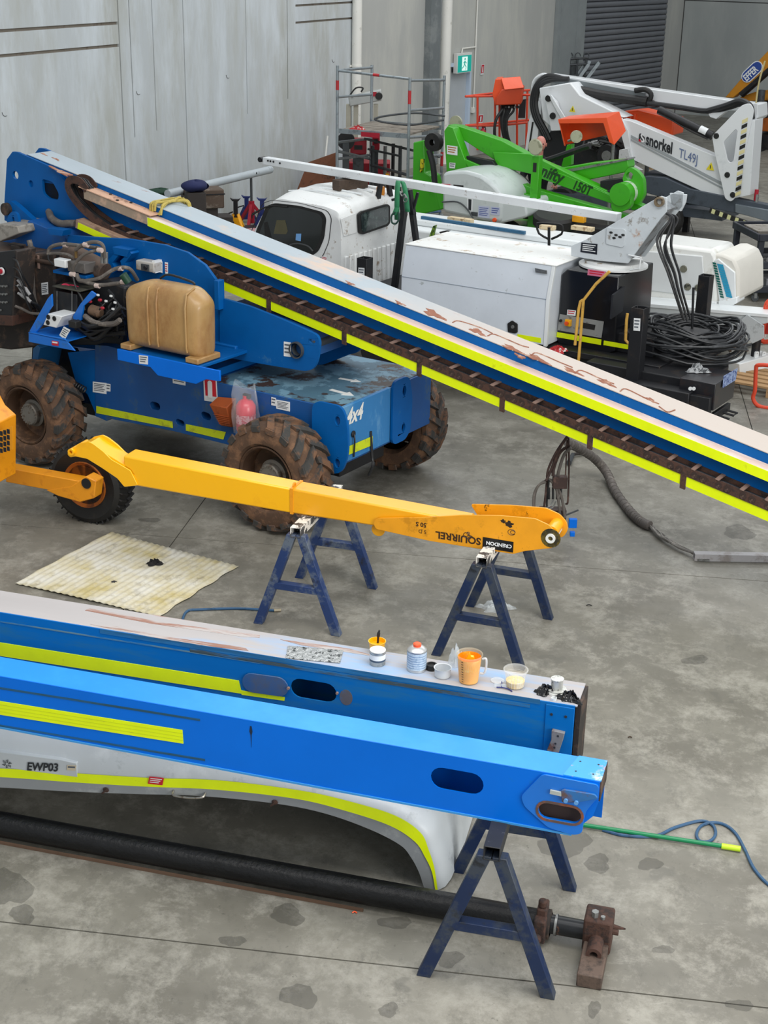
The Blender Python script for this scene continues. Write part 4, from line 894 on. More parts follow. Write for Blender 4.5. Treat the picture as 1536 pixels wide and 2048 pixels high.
put_saw((-.62, 9.2, 0), 17, 'navy sawhorse with scraped legs under the middle of the yellow arm', PAINTED, worn=NAVYW)
put_saw((.66, 8.74, 0), 19, 'navy sawhorse with paint splashed top under the lettered end of the yellow arm', PAINTED)
put_saw((-3.1, 6.6, 0), 13.5, 'sawhorse beyond the left edge of the photo under the blue beams', SAWDARK)
# ---- near blue beam
_a = G(440, 1538, .8); _b = G(840, 1613, .8)
FB = Fr((_b.x, _b.y, 0), math.degrees(math.atan2(_b.x - _a.x, _b.y - _a.y)))
Sf = FB.side
fb = framed(FB, 'blue_beam', 'bright blue hollow steel beam lying nearest on the front sawhorse', 'beam')
xe = Sf(1200, 1568, 0).x; xL = -3.9; zt1 = 1.106; zb1 = .80; WD = .19
slotp = slot(*X2(Sf(914, 1562, 0)), .255, .115, ang=-.0)
xp0 = Sf(1040, 1590, 0).x
c2 = X2(Sf(1120, 1624, 0))
near_face = [(xL, zb1), (xp0 + .18, zb1), (xe, zt1 - .11), (xe, zt1), (xL, zt1)]
MB().prism([(xL, zb1), (xe - .12, zb1), (xe - .02, zb1 + .12), (xe, zb1 + .2), (xe, zt1), (xL, zt1)], 0, .006, holes=[slotp, slot(*c2, .20, .085)]).build('near_side_plate', BLUEF, fb)
MB().box(xL, xe, .006, WD, zt1 - .006, zt1).build('top_plate', mat('bright_blue_top', '#0a86e8', .35, wear='#2a94ea', amount=.3, scale=1.6, var=.05, spec=.5, soft=.15), fb, bevel=.002)
MB().box(xL, xe, WD - .006, WD, zb1, zt1 - .006).build('far_side_plate', BLUEF, fb)
MB().box(xL, xe - .12, .006, WD - .006, zb1, zb1 + .006).build('bottom_plate', BLUE, fb)
MB().box(xL, xe - .11, -.006, WD, zb1 - .002, zb1 + .008).build('bottom_weld_edge', mat('light_blue_edge', '#3b8fd0', .4, var=.05), fb)
# thicker end plate with its cut-outs
ep = rpoly(pxs2 := [X2(Sf(px, py, -.008)) for px, py in [(1042, 1592), (1085, 1548), (1198, 1570), (1196, 1598), (1190, 1601), (1172, 1622), (1168, 1640), (1164, 1667), (1145, 1670), (1096, 1655), (1048, 1612)]], .02, 3)
MB().prism(ep, -.010, .0, holes=[slot(*c2, .20, .085)]).build('end_cheek_plate', mat('end_blue', '#0a6fd0', .35, wear='#5a4a48', amount=.16, scale=6, var=.06, coat=.3, soft=.04), fb, bevel=.002)
mb = MB(); mb.prism(slot(*c2, .225, .11), -.0125, -.0100, holes=[slot(*c2, .20, .085)]); mb.build('burnt_slot_rim', mat('scorched_rust', '#5c4a45', .7, wear='#8a4a2c', amount=.35, scale=14, var=.12), fb)
mb = MB(); mb.prism(slot(*c2, .24, .12), .035, .045); mb.build('slot_backing', mat('dark_brown_inside', '#3a2c26', .7, var=.1), fb)
mb = MB(); q = [X2(Sf(px, py, -.02)) for px, py in [(1122, 1581), (1128, 1579), (1190, 1589), (1196, 1597), (1160, 1604), (1124, 1605)]]
mb.prism(rpoly(q, .01), -.022, -.010); br = mb.build('stop_bracket', mat('blue_rust_bracket', '#2a6aa8', .5, wear='#5f4a44', amount=.5, scale=7, var=.1), fb, bevel=.002)
for px, py in ((1132, 1600), (1153, 1604)):
    c = Sf(px, py, -.02); MB().cyl((c.x, -.022, c.z), (c.x, -.032, c.z), .010, 12).build('bolt', mat('blue_bolt', '#5d93c8', .4, var=.05), br)
a, b_ = Sf(1100, 1584, -.02), Sf(1123, 1589, -.02); MB().beam((a.x, -.016, a.z), (b_.x, -.016, b_.z), .01, .02).build('wear_pad', mat('pale_wear_pad', '#a9b0ab', .6, var=.05), fb)
MB().prism(rpoly([(xe - .17, 0.004), (xe + .004, .004), (xe + .004, WD), (xe - .13, WD)], .005), zt1, zt1 + .004, plane='xy').build('end_top_patch', mat('scraped_patch', '#2f93e0', .4, wear='#c08f76', amount=.28, scale=7, var=.06, soft=.04, layer2=('#c2ccd2', .2, 5)), fb)
for dx, dy in ((-.12, .05), (-.04, .05), (-.115, .14), (-.03, .14)): MB().cyl((xe + dx, dy, zt1 + .003), (xe + dx, dy, zt1 + .0055), .005, 8).build('bolt_hole', INK, fb)
MB().box(xe, xe + .006, .0, WD, zt1 - .10, zt1).build('end_strap', DUSTY, fb)
q = [Sf(0, 1402, -.001), Sf(365, 1460, -.001), Sf(367, 1487, -.001), Sf(0, 1429, -.001)]
q[0] = q[0] + (q[0] - q[1]) * .6; q[3] = q[3] + (q[3] - q[2]) * .6
sticker(fb, FB, -.002, quad=[Vector((p.x, -.0005, p.z)) for p in q], lines=0, name='reflective_strip', back=YEL)
for k in (1, 2, 3):
    mb = MB(); e = Vector((0, -.0048, 0)); a0 = q[0].lerp(q[3], k / 4); a1 = q[1].lerp(q[2], k / 4); a0.y = a1.y = 0; dz = Vector((0, 0, .0012)); mb.add([a0 + e - dz, a1 + e - dz, a1 + e + dz, a0 + e + dz], [(0, 1, 2, 3)]); mb.build('tape_rib', YEL2, fb, smooth=False)
STREAK = mat('dark_scrape_streak', '#155a8c', .5, wear='#1b4a62', amount=.5, scale=9, var=.1, stretch=(.2, 1, 3))
for (p0, p1, h_) in (((0, 1376), (400, 1440), .012), ((0, 1451), (410, 1520), .012)):
    a, b_ = Sf(*p0, -.001), Sf(*p1, -.001); a = a + (a - b_) * .5; MB().beam((a.x, -.001, a.z), (b_.x, -.001, b_.z), .002, h_).build('scrape_mark', STREAK, fb, smooth=False)
c = Sf(502, 1463, 0); MB().prism([(c.x - .004, c.z + .03), (c.x + .004, c.z + .03), (c.x + .008, c.z), (c.x + .003, c.z - .02), (c.x + .001, c.z - .09), (c.x - .002, c.z - .02), (c.x - .008, c.z)], -.0015, 0).build('oil_drip', mat('oil_drip_mark', '#0a2440', .3, var=0), fb, smooth=False)
# ---- rear blue beam
z2 = 1.20
_a = G(440, 1297, z2); _b = G(1150, 1413, z2)
RB = Fr((_b.x, _b.y, 0), math.degrees(math.atan2(_b.x - _a.x, _b.y - _a.y)))
Sr = RB.side; zb2 = .80; W2 = .245
rb = framed(RB, 'blue_beam', 'blue beam behind the near one, cans and paint pots standing on its bleached top', 'beam')
so = slot(*X2(Sr(627, 1381, 0)), .25, .11)
MB().prism([(-4.4, zb2), (0, zb2), (0, z2), (-4.4, z2)], 0, .008, holes=[so]).build('near_side_plate', BLUEB, rb)
MB().box(-4.4, .0, W2 - .008, W2, zb2, z2 - .006).build('far_side_plate', BLUEB, rb)
MB().box(-4.4, .01, .008, W2 + .005, z2 - .008, z2).build('top_plate', FADED2, rb, bevel=.002)
MB().box(-4.4, 0, .008, W2 - .008, zb2, zb2 + .008).build('bottom_plate', BLUE, rb)
MB().box(-.14, .0, -.006, .0, zb2, z2 - .01).build('end_doubler', BLUEB, rb, bevel=.002)
for dx in (-.11, -.04): MB().cyl((dx, -.006, z2 - .06), (dx, -.010, z2 - .06), .007, 8).build('bolt_hole', INK, rb)
q = [X2(Sr(px, py, -.02)) for px, py in [(1104, 1459), (1130, 1465), (1126, 1480), (1118, 1504), (1094, 1500), (1103, 1478)]]
bk = MB().prism(q, -.03, -.006).build('steel_bracket', mat('primer_grey_bracket', '#77787a', .6, wear='#5f4238', amount=.35, scale=12, var=.1), rb, bevel=.003)
for px, py in ((1116, 1472), (1111, 1487), (1109, 1495)): c = Sr(px, py, -.03); MB().cyl((c.x, -.029, c.z), (c.x, -.033, c.z), .005, 8).build('bolt_hole', INK, bk)
MB().box(-.0, .025, .03, W2, zb2, z2 - .01).build('dark_end_plate', DUSTY, rb)
# sliding oval cover and its screw
oc = X2(Sr(530, 1370, -.012)); ov = MB().prism(slot(*oc, .255, .112, ang=.03), -.012, -.004).build('oval_cover', mat('scuffed_blue_cover', '#2c5688', .5, wear='#4f5560', amount=.35, scale=5, var=.1, soft=.12), rb, bevel=.002)
c = Sr(577, 1376, -.014); MB().cyl((c.x, -.012, c.z), (c.x, -.022, c.z), .008, 8).build('screw', RUNG, ov)
c = Sr(673, 1388, -.014); MB().cyl((c.x, .0, c.z), (c.x, -.01, c.z), .007, 8).build('screw', RUNG, rb)
c = Sr(692, 1395, -.001); MB().prism(circ(c.x, c.z, .035, 16, rz=.045), -.0012, 0).build('bare_patch', mat('rubbed_grey_patch', '#5b5a60', .6, wear='#3b5a80', amount=.4, scale=16, var=.1), rb, smooth=False)
q = [Sr(0, 1284, 0), Sr(568, 1386, 0), Sr(568, 1400, 0), Sr(0, 1310, 0)]
q = [Sr(0, 1284.5, 0), Sr(478, 1361, 0), Sr(570, 1400, 0), Sr(0, 1311, 0)]
L0 = q[0] + (q[0] - q[1]) * .5; L3 = q[3] + (q[3] - q[2]) * .5
sticker(rb, RB, 0, quad=[Vector((L0.x, -.0005, L0.z)), Vector((q[1].x, -.0005, q[1].z)), Vector((Sr(484, 1387, 0).x, -.0005, Sr(484, 1387, 0).z)), Vector((L3.x, -.0005, L3.z))], lines=0, name='reflective_strip', back=YEL)
t1, t2, t3, t4 = [Sr(*p, 0) for p in ((480, 1380), (570, 1394), (569, 1401), (484, 1389))]
sticker(rb, RB, 0, quad=[Vector((p.x, -.0008, p.z)) for p in (t1, t2, t3, t4)], lines=0, name='reflective_strip', back=YEL)
for p0, p1, h_, m_ in (((0, 1243), (520, 1326), .008, '#5d7f8c'), ((380, 1300), (1060, 1412), .020, '#3d4a4c'), ((200, 1262), (1080, 1404), .026, '#1d5f8a')):
    a, b_ = Sr(*p0, -.001), Sr(*p1, -.001); MB().beam((a.x, -.0015, a.z), (b_.x, -.0015, b_.z), .002, h_).build('scrape_mark', mat('scrape' + m_, m_, .6, wear='#1d6aa0', amount=.5, scale=9, var=.1, stretch=(.3, 1, 3)), rb, smooth=False)
RSTB = mat('brown_rust_stripe', '#8f6a5c', .8, wear='#aaa4a2', amount=.55, scale=5, var=.1, stretch=(.3, 3, 1), soft=.05)
for A in ([(180, 1217), (330, 1246), (520, 1270), (519, 1276), (480, 1273), (300, 1247), (170, 1221)], [(180, 1249), (230, 1253), (340, 1275), (490, 1295), (497, 1302), (400, 1291), (300, 1274)], [(700, 1298), (560, 1279), (600, 1290), (760, 1315)]):
    P = [RB.top(px, py, z2) for px, py in A]; MB().add([(p.x, p.y, z2 + .0015) for p in P] + [(p.x, p.y, z2) for p in P], [tuple(range(len(P)))] + [(i, (i+1) % len(P), len(P) + (i+1) % len(P), len(P) + i) for i in range(len(P))]).build('rust_stripe', RSTB, rb, smooth=False)
# ---- things on the rear beam
def on2(px, py): p = G(px, py, z2 + .001); return p
def pot(name, label, cat, px, py): 
    p = on2(px, py); return thing(name, label, cat, (p.x, p.y, z2 + .001)), p
def scale_at(p): return F / (p - CP).dot(FW)
# tin can with pale lid, brush handle pot behind
t, p = pot('paint_tin', 'small shiny steel tin with white lid in front of the yellow pot', 'tin', 755, 1327); r = 16 / scale_at(p); h_ = .075
MB().lathe([(r * .97, 0), (r, .004), (r, h_ - .006), (r * 1.04, h_ - .002), (r * 1.04, h_ + .002), (r * .9, h_ + .001), (0, h_ + .001)], n=28).build('can', mat('shiny_tinplate', '#b9b6ae', .25, metal=.8, wear='#8d897f', amount=.3, scale=20, var=.05), t)
MB().lathe([(r * 1.0, h_ + .001), (r * 1.0, h_ + .006), (0, h_ + .008)], n=28).build('lid', WHITEP, t)
MB().lathe([(r + .0006, .034), (r + .0006, .062)], n=28, capend=False).build('paper_label', SIGNW, t)
MB().lathe([(r + .0009, .024), (r + .0009, .034)], n=28, capend=False).build('dark_band', mat('grey_blue_band', '#3b4a5c', .5, var=.05), t)
t, p = pot('paint_pot', 'open yellow plastic paint pot holding a brush behind the steel tin', 'pot', 754, 1303)
r = 17 / scale_at(p); MB().lathe([(r * .78, 0), (r, .06), (r * 1.05, .062), (r * .98, .062), (r * .76, .004), (0, .004)], n=28).build('pot_wall', YBOOM2, t)
MB().lathe([(0, .04), (r * .9, .04)], n=24, capend=False).build('paint', ORPAINT, t)
p = on2(755, 1300); t = thing('paint_brush', 'black handled brush standing in the yellow paint pot', 'brush', (p.x, p.y, z2 + .006))
MB().tube([(0, .006, .012), (.002, .0, .06), (.004, -.004, .09), (.008, -.006, .112)], [.005, .006, .0085, .005], 10, 4).build('handle', RUBDARK, t)
MB().box(-.009, .009, .002, .010, .0, .022).build('bristles', mat('brush_bristle', '#3a2a20', .9, var=.1), t)
# spray / thinner can
t, p = pot('solvent_tin', 'white and blue labelled solvent tin with an orange cap', 'tin', 833, 1338); r = 19.5 / scale_at(p); h_ = .118
MB().lathe([(r, 0), (r * 1.02, .004), (r, .008), (r, h_ - .008), (r * 1.02, h_ - .004), (r * .95, h_), (r * .6, h_ + .012), (r * .35, h_ + .014)], n=32).build('can', mat('tinplate_can', '#c4c6c6', .3, metal=.7, var=.04), t)
MB().lathe([(r + .0008, .014), (r + .0008, h_ - .012)], n=32, capend=False).build('printed_label', mat('pale_blue_label', '#b9cbdc', .5, wear='#8fa8c0', amount=.4, scale=60, var=.03), t)
mb = MB()
for i in range(6):
    zz = .024 + i * .013; mb.lathe([(r + .0012, zz), (r + .0012, zz + .003)], n=32, capend=False)
mb.build('label_print', mat('label_print_blue', '#6f8fb4', .5, var=0), t)
MB().lathe([(r * .42, h_ + .010), (r * .42, h_ + .026), (r * .30, h_ + .030), (0, h_ + .030)], n=20).build('orange_cap', ORANGE, t)
# black tape roll / cap
t, p = pot('ring_lid', 'black ring shaped lid lying between solvent tin and milky cup', 'lid', 863, 1338); r = 11 / scale_at(p)
MB().lathe([(r, 0), (r, .028), (r * .7, .03), (r * .62, .022), (0, .022)], n=24).build('lid_shell', RUBDARK, t)
# small milky cup
t, p = pot('mixing_cup', 'small milky plastic measuring cup beside the black lid', 'cup', 885, 1352); r = 16 / scale_at(p)
MB().lathe([(0, 0), (r * .92, 0), (r, .004), (r * 1.04, .048), (r * 1.14, .05), (r * 1.0, .048), (r * .94, .006), (0, .004)], n=28, capend=False).build('cup_wall', mat('milky_plastic', '#cdd2d6', .35, var=0, alpha=.72), t)
# crumpled clear film behind
def crumple(name, label, cat, P, sx, sy, sz, matl, seed, n=26, parts=None, rz=0, fine=1.0):
    rnd = random.Random(seed); t = thing(name, label, cat, P, rz)
    ph = [rnd.uniform(0, 6.28) for _ in range(12)]
    def fn(u, v):
        a = 2 * math.pi * u; r = v
        w_ = 1 + .22 * math.sin(3 * a + ph[0]) + .16 * math.sin(5 * a + ph[1]) + .1 * math.sin(9 * a + ph[2])
        h_ = (1 - r ** 2.2) * (.55 + .25 * math.sin(7 * r * fine + 3 * a + ph[3]) + .25 * math.sin(11 * a * fine // 1 + 5 * r + ph[4]) * r + .2 * math.sin(17 * r + 5 * a + ph[5]))
        return (math.cos(a) * r * w_ * sx, math.sin(a) * r * w_ * sy, max(.001, h_ * sz + .001))
    MB().grid(fn, n * 2, n // 2).build('folds', matl, t, angle=.5, smooth=False)
    return t
p = on2(912, 1335)
crumple('plastic_wrap', 'crumpled clear plastic wrap behind the milky cup', 'plastic wrap', (p.x, p.y + .02, z2 + .001), .035, .03, .13, BAGCL, 5)
# big jug
t, p = pot('paint_jug', 'tall clear measuring jug half full of orange yellow paint', 'jug', 937, 1362); r = 24 / scale_at(p)
JUG = mat('clear_jug_plastic', '#f0e2c0', .15, var=0, alpha=.14)
MB().lathe([(0, 0), (r * .80, 0), (r * .82, .004), (r * 1.05, .148), (r * 1.12, .150), (r * 1.10, .154), (r * 1.02, .152), (r * .80, .006), (0, .004)], n=36, capend=False).build('jug_wall', JUG, t)
MB().lathe([(0, .005), (r * .795, .005), (r * .90, .075), (0, .075)], n=32, capend=False).build('paint', ORPAINT, t)
mb = MB(); mb.lathe([(r * .905, .075), (r * .99, .135), (r * .985, .136)], n=32, capend=False); mb.build('paint_film', mat('paint_smeared_wall', '#f6a81c', .3, wear='#f3c060', amount=.3, scale=25, var=.04), t)
MB().prism(rpoly([(-.02, .11), (-.008, .142), (0, .16), (.006, .14), (.022, .138), (.028, .118), (.01, .10), (-.01, .10)], .004), -.01, .012).build('paint_cloth', ORPAINT, t)
MB().tube([(r * 1.08, -.01, .13), (r * 1.35, -.02, .135), (r * 1.38, -.02, .09), (r * 1.25, -.018, .055), (r * .93, -.01, .05)], .006, 8, 4).build('handle', mat('milky_handle', '#dcdedd', .35, var=0, alpha=.8), t)
mb = MB()
for i in range(9): 
    zz = .015 + .014 * i; rr = r * (.82 + .23 * zz / .148) + .001; a0 = -2.35; mb.add([(rr * math.cos(a0), rr * math.sin(a0), zz), (rr * math.cos(a0 + .2), rr * math.sin(a0 + .2), zz), (rr * math.cos(a0 + .2), rr * math.sin(a0 + .2), zz + .003), (rr * math.cos(a0), rr * math.sin(a0), zz + .003)], [(0, 1, 2, 3)])
mb.build('scale_marks', INK, t)
# clear lid lying flat with safety glasses
p = on2(995, 1362); t = thing('clear_disc', 'clear round plastic lid lying left of the ribbed beaker', 'lid', (p.x, p.y, z2 + .001))
MB().lathe([(.032, 0), (.034, .004), (.030, .005), (.014, .006), (0, .006)], n=28, capend=False).build('disc', mat('clear_lid_plastic', '#e6eaec', .1, var=0, alpha=.35), t)
p = on2(1005, 1378); t = thing('safety_glasses', 'safety glasses with dark blue arms lying on the beam', 'glasses', (p.x, p.y, z2 + .001), -.2)
MB().tube([(-.03, 0, .006), (0, .002, .007), (.03, -.004, .005), (.05, -.02, .004)], .0028, 6, 4).build('arm', mat('navy_plastic', '#1c2468', .4, var=.03), t)
MB().tube([(-.012, .05, .012), (-.008, .03, .02), (-.006, .0, .008)], .0026, 6, 4).build('arm', mat('navy_plastic', '#1c2468', .4, var=.03), t)
for x in (-.032, .0): MB().grid(lambda u, v, x=x: (x - .01 + .028 * u, .006 - .012 * (u - .5) ** 2, .002 + .024 * v), 6, 4).build('lens', mat('clear_lens', '#dfe8ec', .05, var=0, alpha=.3), t, solid=.001)
# ribbed beaker
t, p = pot('paint_beaker', 'clear ribbed mixing beaker with a little yellow paint', 'cup', 1030, 1372); r = 21 / scale_at(p)
MB().lathe([(0, 0), (r * .82, 0), (r * .86, .004), (r * 1.05, .088), (r * 1.2, .090), (r * 1.2, .094), (r * 1.06, .094), (r * .84, .006), (0, .004)], n=40, capend=False).build('beaker_wall', mat('clear_beaker', '#e6e6e2', .12, var=0, alpha=.2), t)
MB().lathe([(0, .005), (r * .83, .005), (r * .90, .034), (0, .034)], n=32, capend=False).build('paint', mat('pale_yellow_paint', '#eccb74', .4, wear='#e8dcc0', amount=.4, scale=30, var=.05), t)
mb = MB()
for i in range(8):
    a = -2.6 + i * .28
    mb.tube([((r * .87 + .001) * math.cos(a), (r * .87 + .001) * math.sin(a), .006), ((r * 1.05 + .001) * math.cos(a), (r * 1.05 + .001) * math.sin(a), .085)], .0009, 4)
for zz in (.02, .035, .05, .065): mb.lathe([(r * (.86 + .19 * zz / .088) + .0008, zz), (r * (.86 + .19 * zz / .088) + .0012, zz + .0015)], n=32, capend=False)
mb.build('raised_ribs', mat('milky_ribs', '#f0f0ee', .3, var=0, alpha=.4), t)
# black bag, spray gun cup and small clear cup
p = on2(1092, 1385); crumple('black_bag', 'crumpled black plastic bag under the spray gun cup, left lump', 'bag', (p.x + .0, p.y, z2 + .001), .058, .04, .045, BAGB, 3, rz=-.3)
p = on2(1138, 1398); crumple('black_bag', 'crumpled black plastic bag at the end corner of the rear beam', 'bag', (p.x, p.y, z2 + .001), .06, .04, .05, BAGB, 11, rz=-.5)
p = on2(1113, 1384); t = thing('spray_gun_cup', 'paint flecked steel spray cup with white flange at the beam end', 'cup', (p.x, p.y, z2 + .001)); r = 13 / scale_at(p)
MB().lathe([(r * 1.5, .012), (r * 1.5, .02), (r * .9, .022), (r * .95, .07), (r * 1.02, .072), (r * 1.02, .076), (r * .85, .077), (0, .074)], n=28).build('cup_body', mat('flecked_steel_cup', '#c3c4bf', .3, metal=.4, wear='#5a5a55', amount=.3, scale=60, var=.05), t)
MB().lathe([(r * 1.6, .0), (r * 1.6, .012), (0, .012)], n=24).build('flange', WHITEP, t)
p = on2(1112, 1398); t = thing('small_clear_tub', 'tiny clear plastic cap in front of the spray cup', 'cap', (p.x - .012, p.y - .012, z2 + .001))
MB().lathe([(.013, 0), (.015, .014), (.012, .014), (.011, .002)], n=20, capend=False).build('cap_wall', mat('tiny_clear_cap', '#e9eeee', .1, var=0, alpha=.5), t)
# foil sheet
Pq = [G(px, py, z2 + .001) for px, py in ((576, 1292), (687, 1301), (680, 1327), (571, 1317))]
t = thing('foil_sheet', 'crinkled silver foil packet lying flat on the rear beam', 'foil', Pq[3])
def ff(u, v):
    q = Pq[3].lerp(Pq[2], u).lerp(Pq[0].lerp(Pq[1], u), v) - Pq[3]; return (q.x, q.y, .002 + .003 * abs(math.sin(13 * u + 7 * v) * math.sin(9 * v - 17 * u)) * (1 if 0 < u < 1 and 0 < v < 1 else .1))
MB().grid(ff, 28, 10).build('foil', mat('crinkled_foil', '#b9bcbd', .3, metal=.7, wear='#3d4243', amount=.38, scale=38, var=.1, soft=.02, bump=.5), t, smooth=False)
# ---- yellow arm on the two sawhorses
ya = G(595, 1020, .80); yb = G(985, 1105, .80)
YA = Fr((-.46 - .02, 9.62, 0), 0)
_p, _q = Vector((-.53, 9.5, 0)), Vector((.79, 9.03, 0))
YA = Fr(_p, math.degrees(math.atan2(_q.x - _p.x, _q.y - _p.y)))
Sy = YA.side; yo = -.09
arm = framed(YA, 'yellow_boom_section', 'long yellow steel lift arm resting on two navy sawhorses', 'lift arm')
def Y2(pts, off=yo): return [X2(Sy(px, py, off)) for px, py in pts]
xm = Sy(588, 1000, yo).x
# main box from left knuckle to the step, then tapering part
l1 = Y2([(262, 925), (588, 1000), (588, 1026), (275, 973)])
zL0 = Sy(262, 910, yo).z
def ybox(name, pl, pr, m_):
    """section between two x positions: (x, zbottom, ztop)"""
    mb = MB(); (xa, za0, za1), (xb, zb0, zb1) = pl, pr
    mb.hexa([(xa, yo, za0), (xb, yo, zb0), (xb, yo + .18, zb0), (xa, yo + .18, za0)], [(xa, yo, za1), (xb, yo, zb1), (xb, yo + .18, zb1), (xa, yo + .18, za1)])
    return mb.build(name, m_, arm, bevel=.012)
ps = {}
for k, (x, yt, yb_) in dict(a=(215, 905, 935), b=(275, 916, 972), c=(583, 978, 1027), d=(700, 1000, 1050), e=(930, 1035, 1088)).items():
    A = Sy(x, yt, yo); B = Sy(x, yb_, yo); ps[k] = (A.x, B.z, A.z)
ybox('arm_tube', (ps['b'][0] - .12, ps['b'][1] + .0, ps['b'][2] + .0), ps['c'], YBOOM2)
ybox('arm_tube', ps['c'], (ps['e'][0] + .02, ps['e'][1] + .03, ps['e'][2] - .03), YBOOM)
MB().prism([(ps['c'][0] - .012, ps['c'][1] - .004), (ps['c'][0] + .012, ps['c'][1] - .004), (ps['c'][0] + .012, ps['c'][2] + .004), (ps['c'][0] - .012, ps['c'][2] + .004)], yo - .004, yo + .184).build('weld_collar', YORNG, arm)
c = Sy(590, 966, yo + .05); MB().lathe([(.022, -.006), (.022, .006), (.012, .006), (.012, -.006), (.022, -.006)], (ps['c'][0], yo + .05, ps['c'][2] + .012), (1, 0, 0), 16, False).build('lifting_eye', YORNG, arm)
# left hooked end
hk = Y2([(136, 908), (140, 897), (152, 893), (160, 886), (178, 882), (190, 888), (208, 902), (224, 918), (262, 940), (277, 970), (250, 973), (236, 956), (205, 935), (176, 917), (152, 912), (142, 914)])
MB().prism(rpoly(hk, .01, 2), yo - .012, yo).build('hook_plate', YBOOM2, arm, bevel=.003)
MB().prism(rpoly([(x + .02, z + .0) for x, z in hk], .01, 2), yo + .16, yo + .175).build('hook_plate', YBOOM2, arm, bevel=.003)
hk2 = Y2([(160, 890), (178, 886), (208, 905), (262, 938), (270, 950), (205, 920), (176, 905)])
MB().prism(hk2, yo, yo + .16).build('hook_web', YBOOM2, arm)
c = Sy(142, 904, yo - .03); MB().lathe([(.026, 0), (.026, .24), (.013, .24), (.013, 0), (.026, 0)], (c.x, yo - .035, c.z), (0, 1, 0), 20, False).build('pin_tube', YBOOM2, arm)
# right cheek plates
ck = Y2([(750, 1040), (757, 1036), (860, 1034), (925, 1030), (1000, 1031), (1070, 1037), (1098, 1050), (1112, 1066), (1114, 1082), (1105, 1096), (1085, 1098), (1050, 1102), (1027, 1108), (960, 1098), (860, 1082), (752, 1058), (747, 1048)], yo - .02)
hc = X2(Sy(1101, 1077, yo - .02))
hc = (hc[0], hc[1]); 
YOLD = mat('chipped_old_yellow', '#e59a16', .4, wear='#33260f', amount=.14, scale=8, var=.07, soft=.03, coat=.2, layer2=('#c9860f', .3, 3))
MB().prism(rpoly(ck, .012, 2), yo - .022, yo - .010).build('cheek_plate', YOLD, arm, bevel=.002)
ckf = [(x + .0, z + .0) for x, z in ck]
MB().prism(rpoly([(x + .03 * (x > ck[3][0]), z + .012) for x, z in ckf[3:14]] , .02, 3), yo + .165, yo + .177).build('cheek_plate', YOLD, arm, bevel=.002)
zz = hc[1]; c0 = Sy(1101, 1077, yo - .03)
MB().lathe([(.033, -.012), (.033, .22), (.017, .22), (.017, -.012), (.033, -.012)], (c0.x, yo - .025, c0.z), (0, 1, 0), 24, False).build('white_bush', WHITEP, arm)
MB().prism(circ(c0.x, c0.z, .068, 20), yo - .0235, yo - .0225).build('greasy_ring', mat('grease_stain', '#6a5a1c', .5, wear='#2e2a18', amount=.5, scale=14, var=.15), arm, smooth=False)
MB().cyl((c0.x - .005, yo, c0.z + .03), (c0.x - .005, yo + .17, c0.z + .03), .045, 20).build('boss_tube', YBOOM, arm)
c = Sy(757, 1061, yo + .06); MB().prism(circ(c.x, c.z + .01, .05, 20), yo + .05, yo + .062).build('half_round_lug', YBOOM, arm, bevel=.002)
# lettering reads upside down on the arm (the arm is turned over)
def on_arm(px, py, ang):
    o = Sy(px, py, yo - .024); ca, sa = math.cos(ang), math.sin(ang)
    return lambda x, y: (o.x - (x * ca - y * sa), yo - .0236, o.z - (x * sa + y * ca))
PB = Sy(865, 1068, yo); PE = Sy(960, 1083, yo); ang = math.atan2(PB.z - PE.z, PB.x - PE.x) + math.pi
ang = math.atan2(PE.z - PB.z, PE.x - PB.x)
DKBR = mat('brown_black_lettering', '#3a2410', .5, var=0)
text_mb('SQUIRREL', .072, on_arm(962, 1077, ang), sx=1.02).build('lettering', DKBR, arm, smooth=False)
text_mb('50 S', .045, on_arm(853, 1047, ang), sx=1.0).build('lettering', DKBR, arm, smooth=False)
text_mb('S D', .040, on_arm(853, 1061, ang), sx=1.0, bold=False).build('lettering', DKBR, arm, smooth=False)
# scribbled squirrel tail emblem: loops of thin line
e = Sy(935, 1068, yo); mb = MB()
for r_, dx, dz in ((.022, 0, 0), (.015, .018, -.012), (.010, .012, .016)): mb.tube([(e.x + dx + r_ * math.cos(a), yo - .0235, e.z + dz + r_ * math.sin(a) * .9) for a in [i * .4 for i in range(15)]], .0022, 4)
mb.build('scroll_emblem', DKBR, arm)
qb = [Sy(px, py, yo - .024) for px, py in ((966, 1074), (1027, 1084), (1026, 1105), (965, 1095))]
bx = sticker(arm, YA, 0, quad=[Vector((p.x, yo - .0225, p.z)) for p in qb], lines=0, name='name_plate', back=mat('black_plate', '#0e0e0e', .4, var=0), label='black company plate with white lettering')
text_mb('CRENDON', .036, on_arm(1024, 1090, ang), sx=1.02).build('lettering', SIGNW, bx, smooth=False)
for o in bx.children: o.location = (0, -.0035, 0)
for px, py, r_ in ((1020, 1046, .03), (1008, 1040, .018)): 
    c = Sy(px, py, yo); MB().prism([(c.x + r_ * (1 + .4 * math.sin(k * 2.3)) * math.cos(k * .45), c.z + r_ * .7 * (1 + .3 * math.cos(k * 1.7)) * math.sin(k * .45)) for k in range(14)], yo - .0232, yo - .0222).build('black_stain', mat('black_stain_mark', '#2a1c0c', .6, var=.1), arm, smooth=False)
mb = MB(); c = Sy(1025, 1062, yo)
for r_, dx in ((.026, 0), (.016, .008)): mb.tube([(c.x + dx + r_ * math.cos(a), yo - .0235, c.z + r_ * .8 * math.sin(a)) for a in [i * .45 for i in range(14)]], .0018, 4)
mb.build('scratched_ring', DKBR, arm)
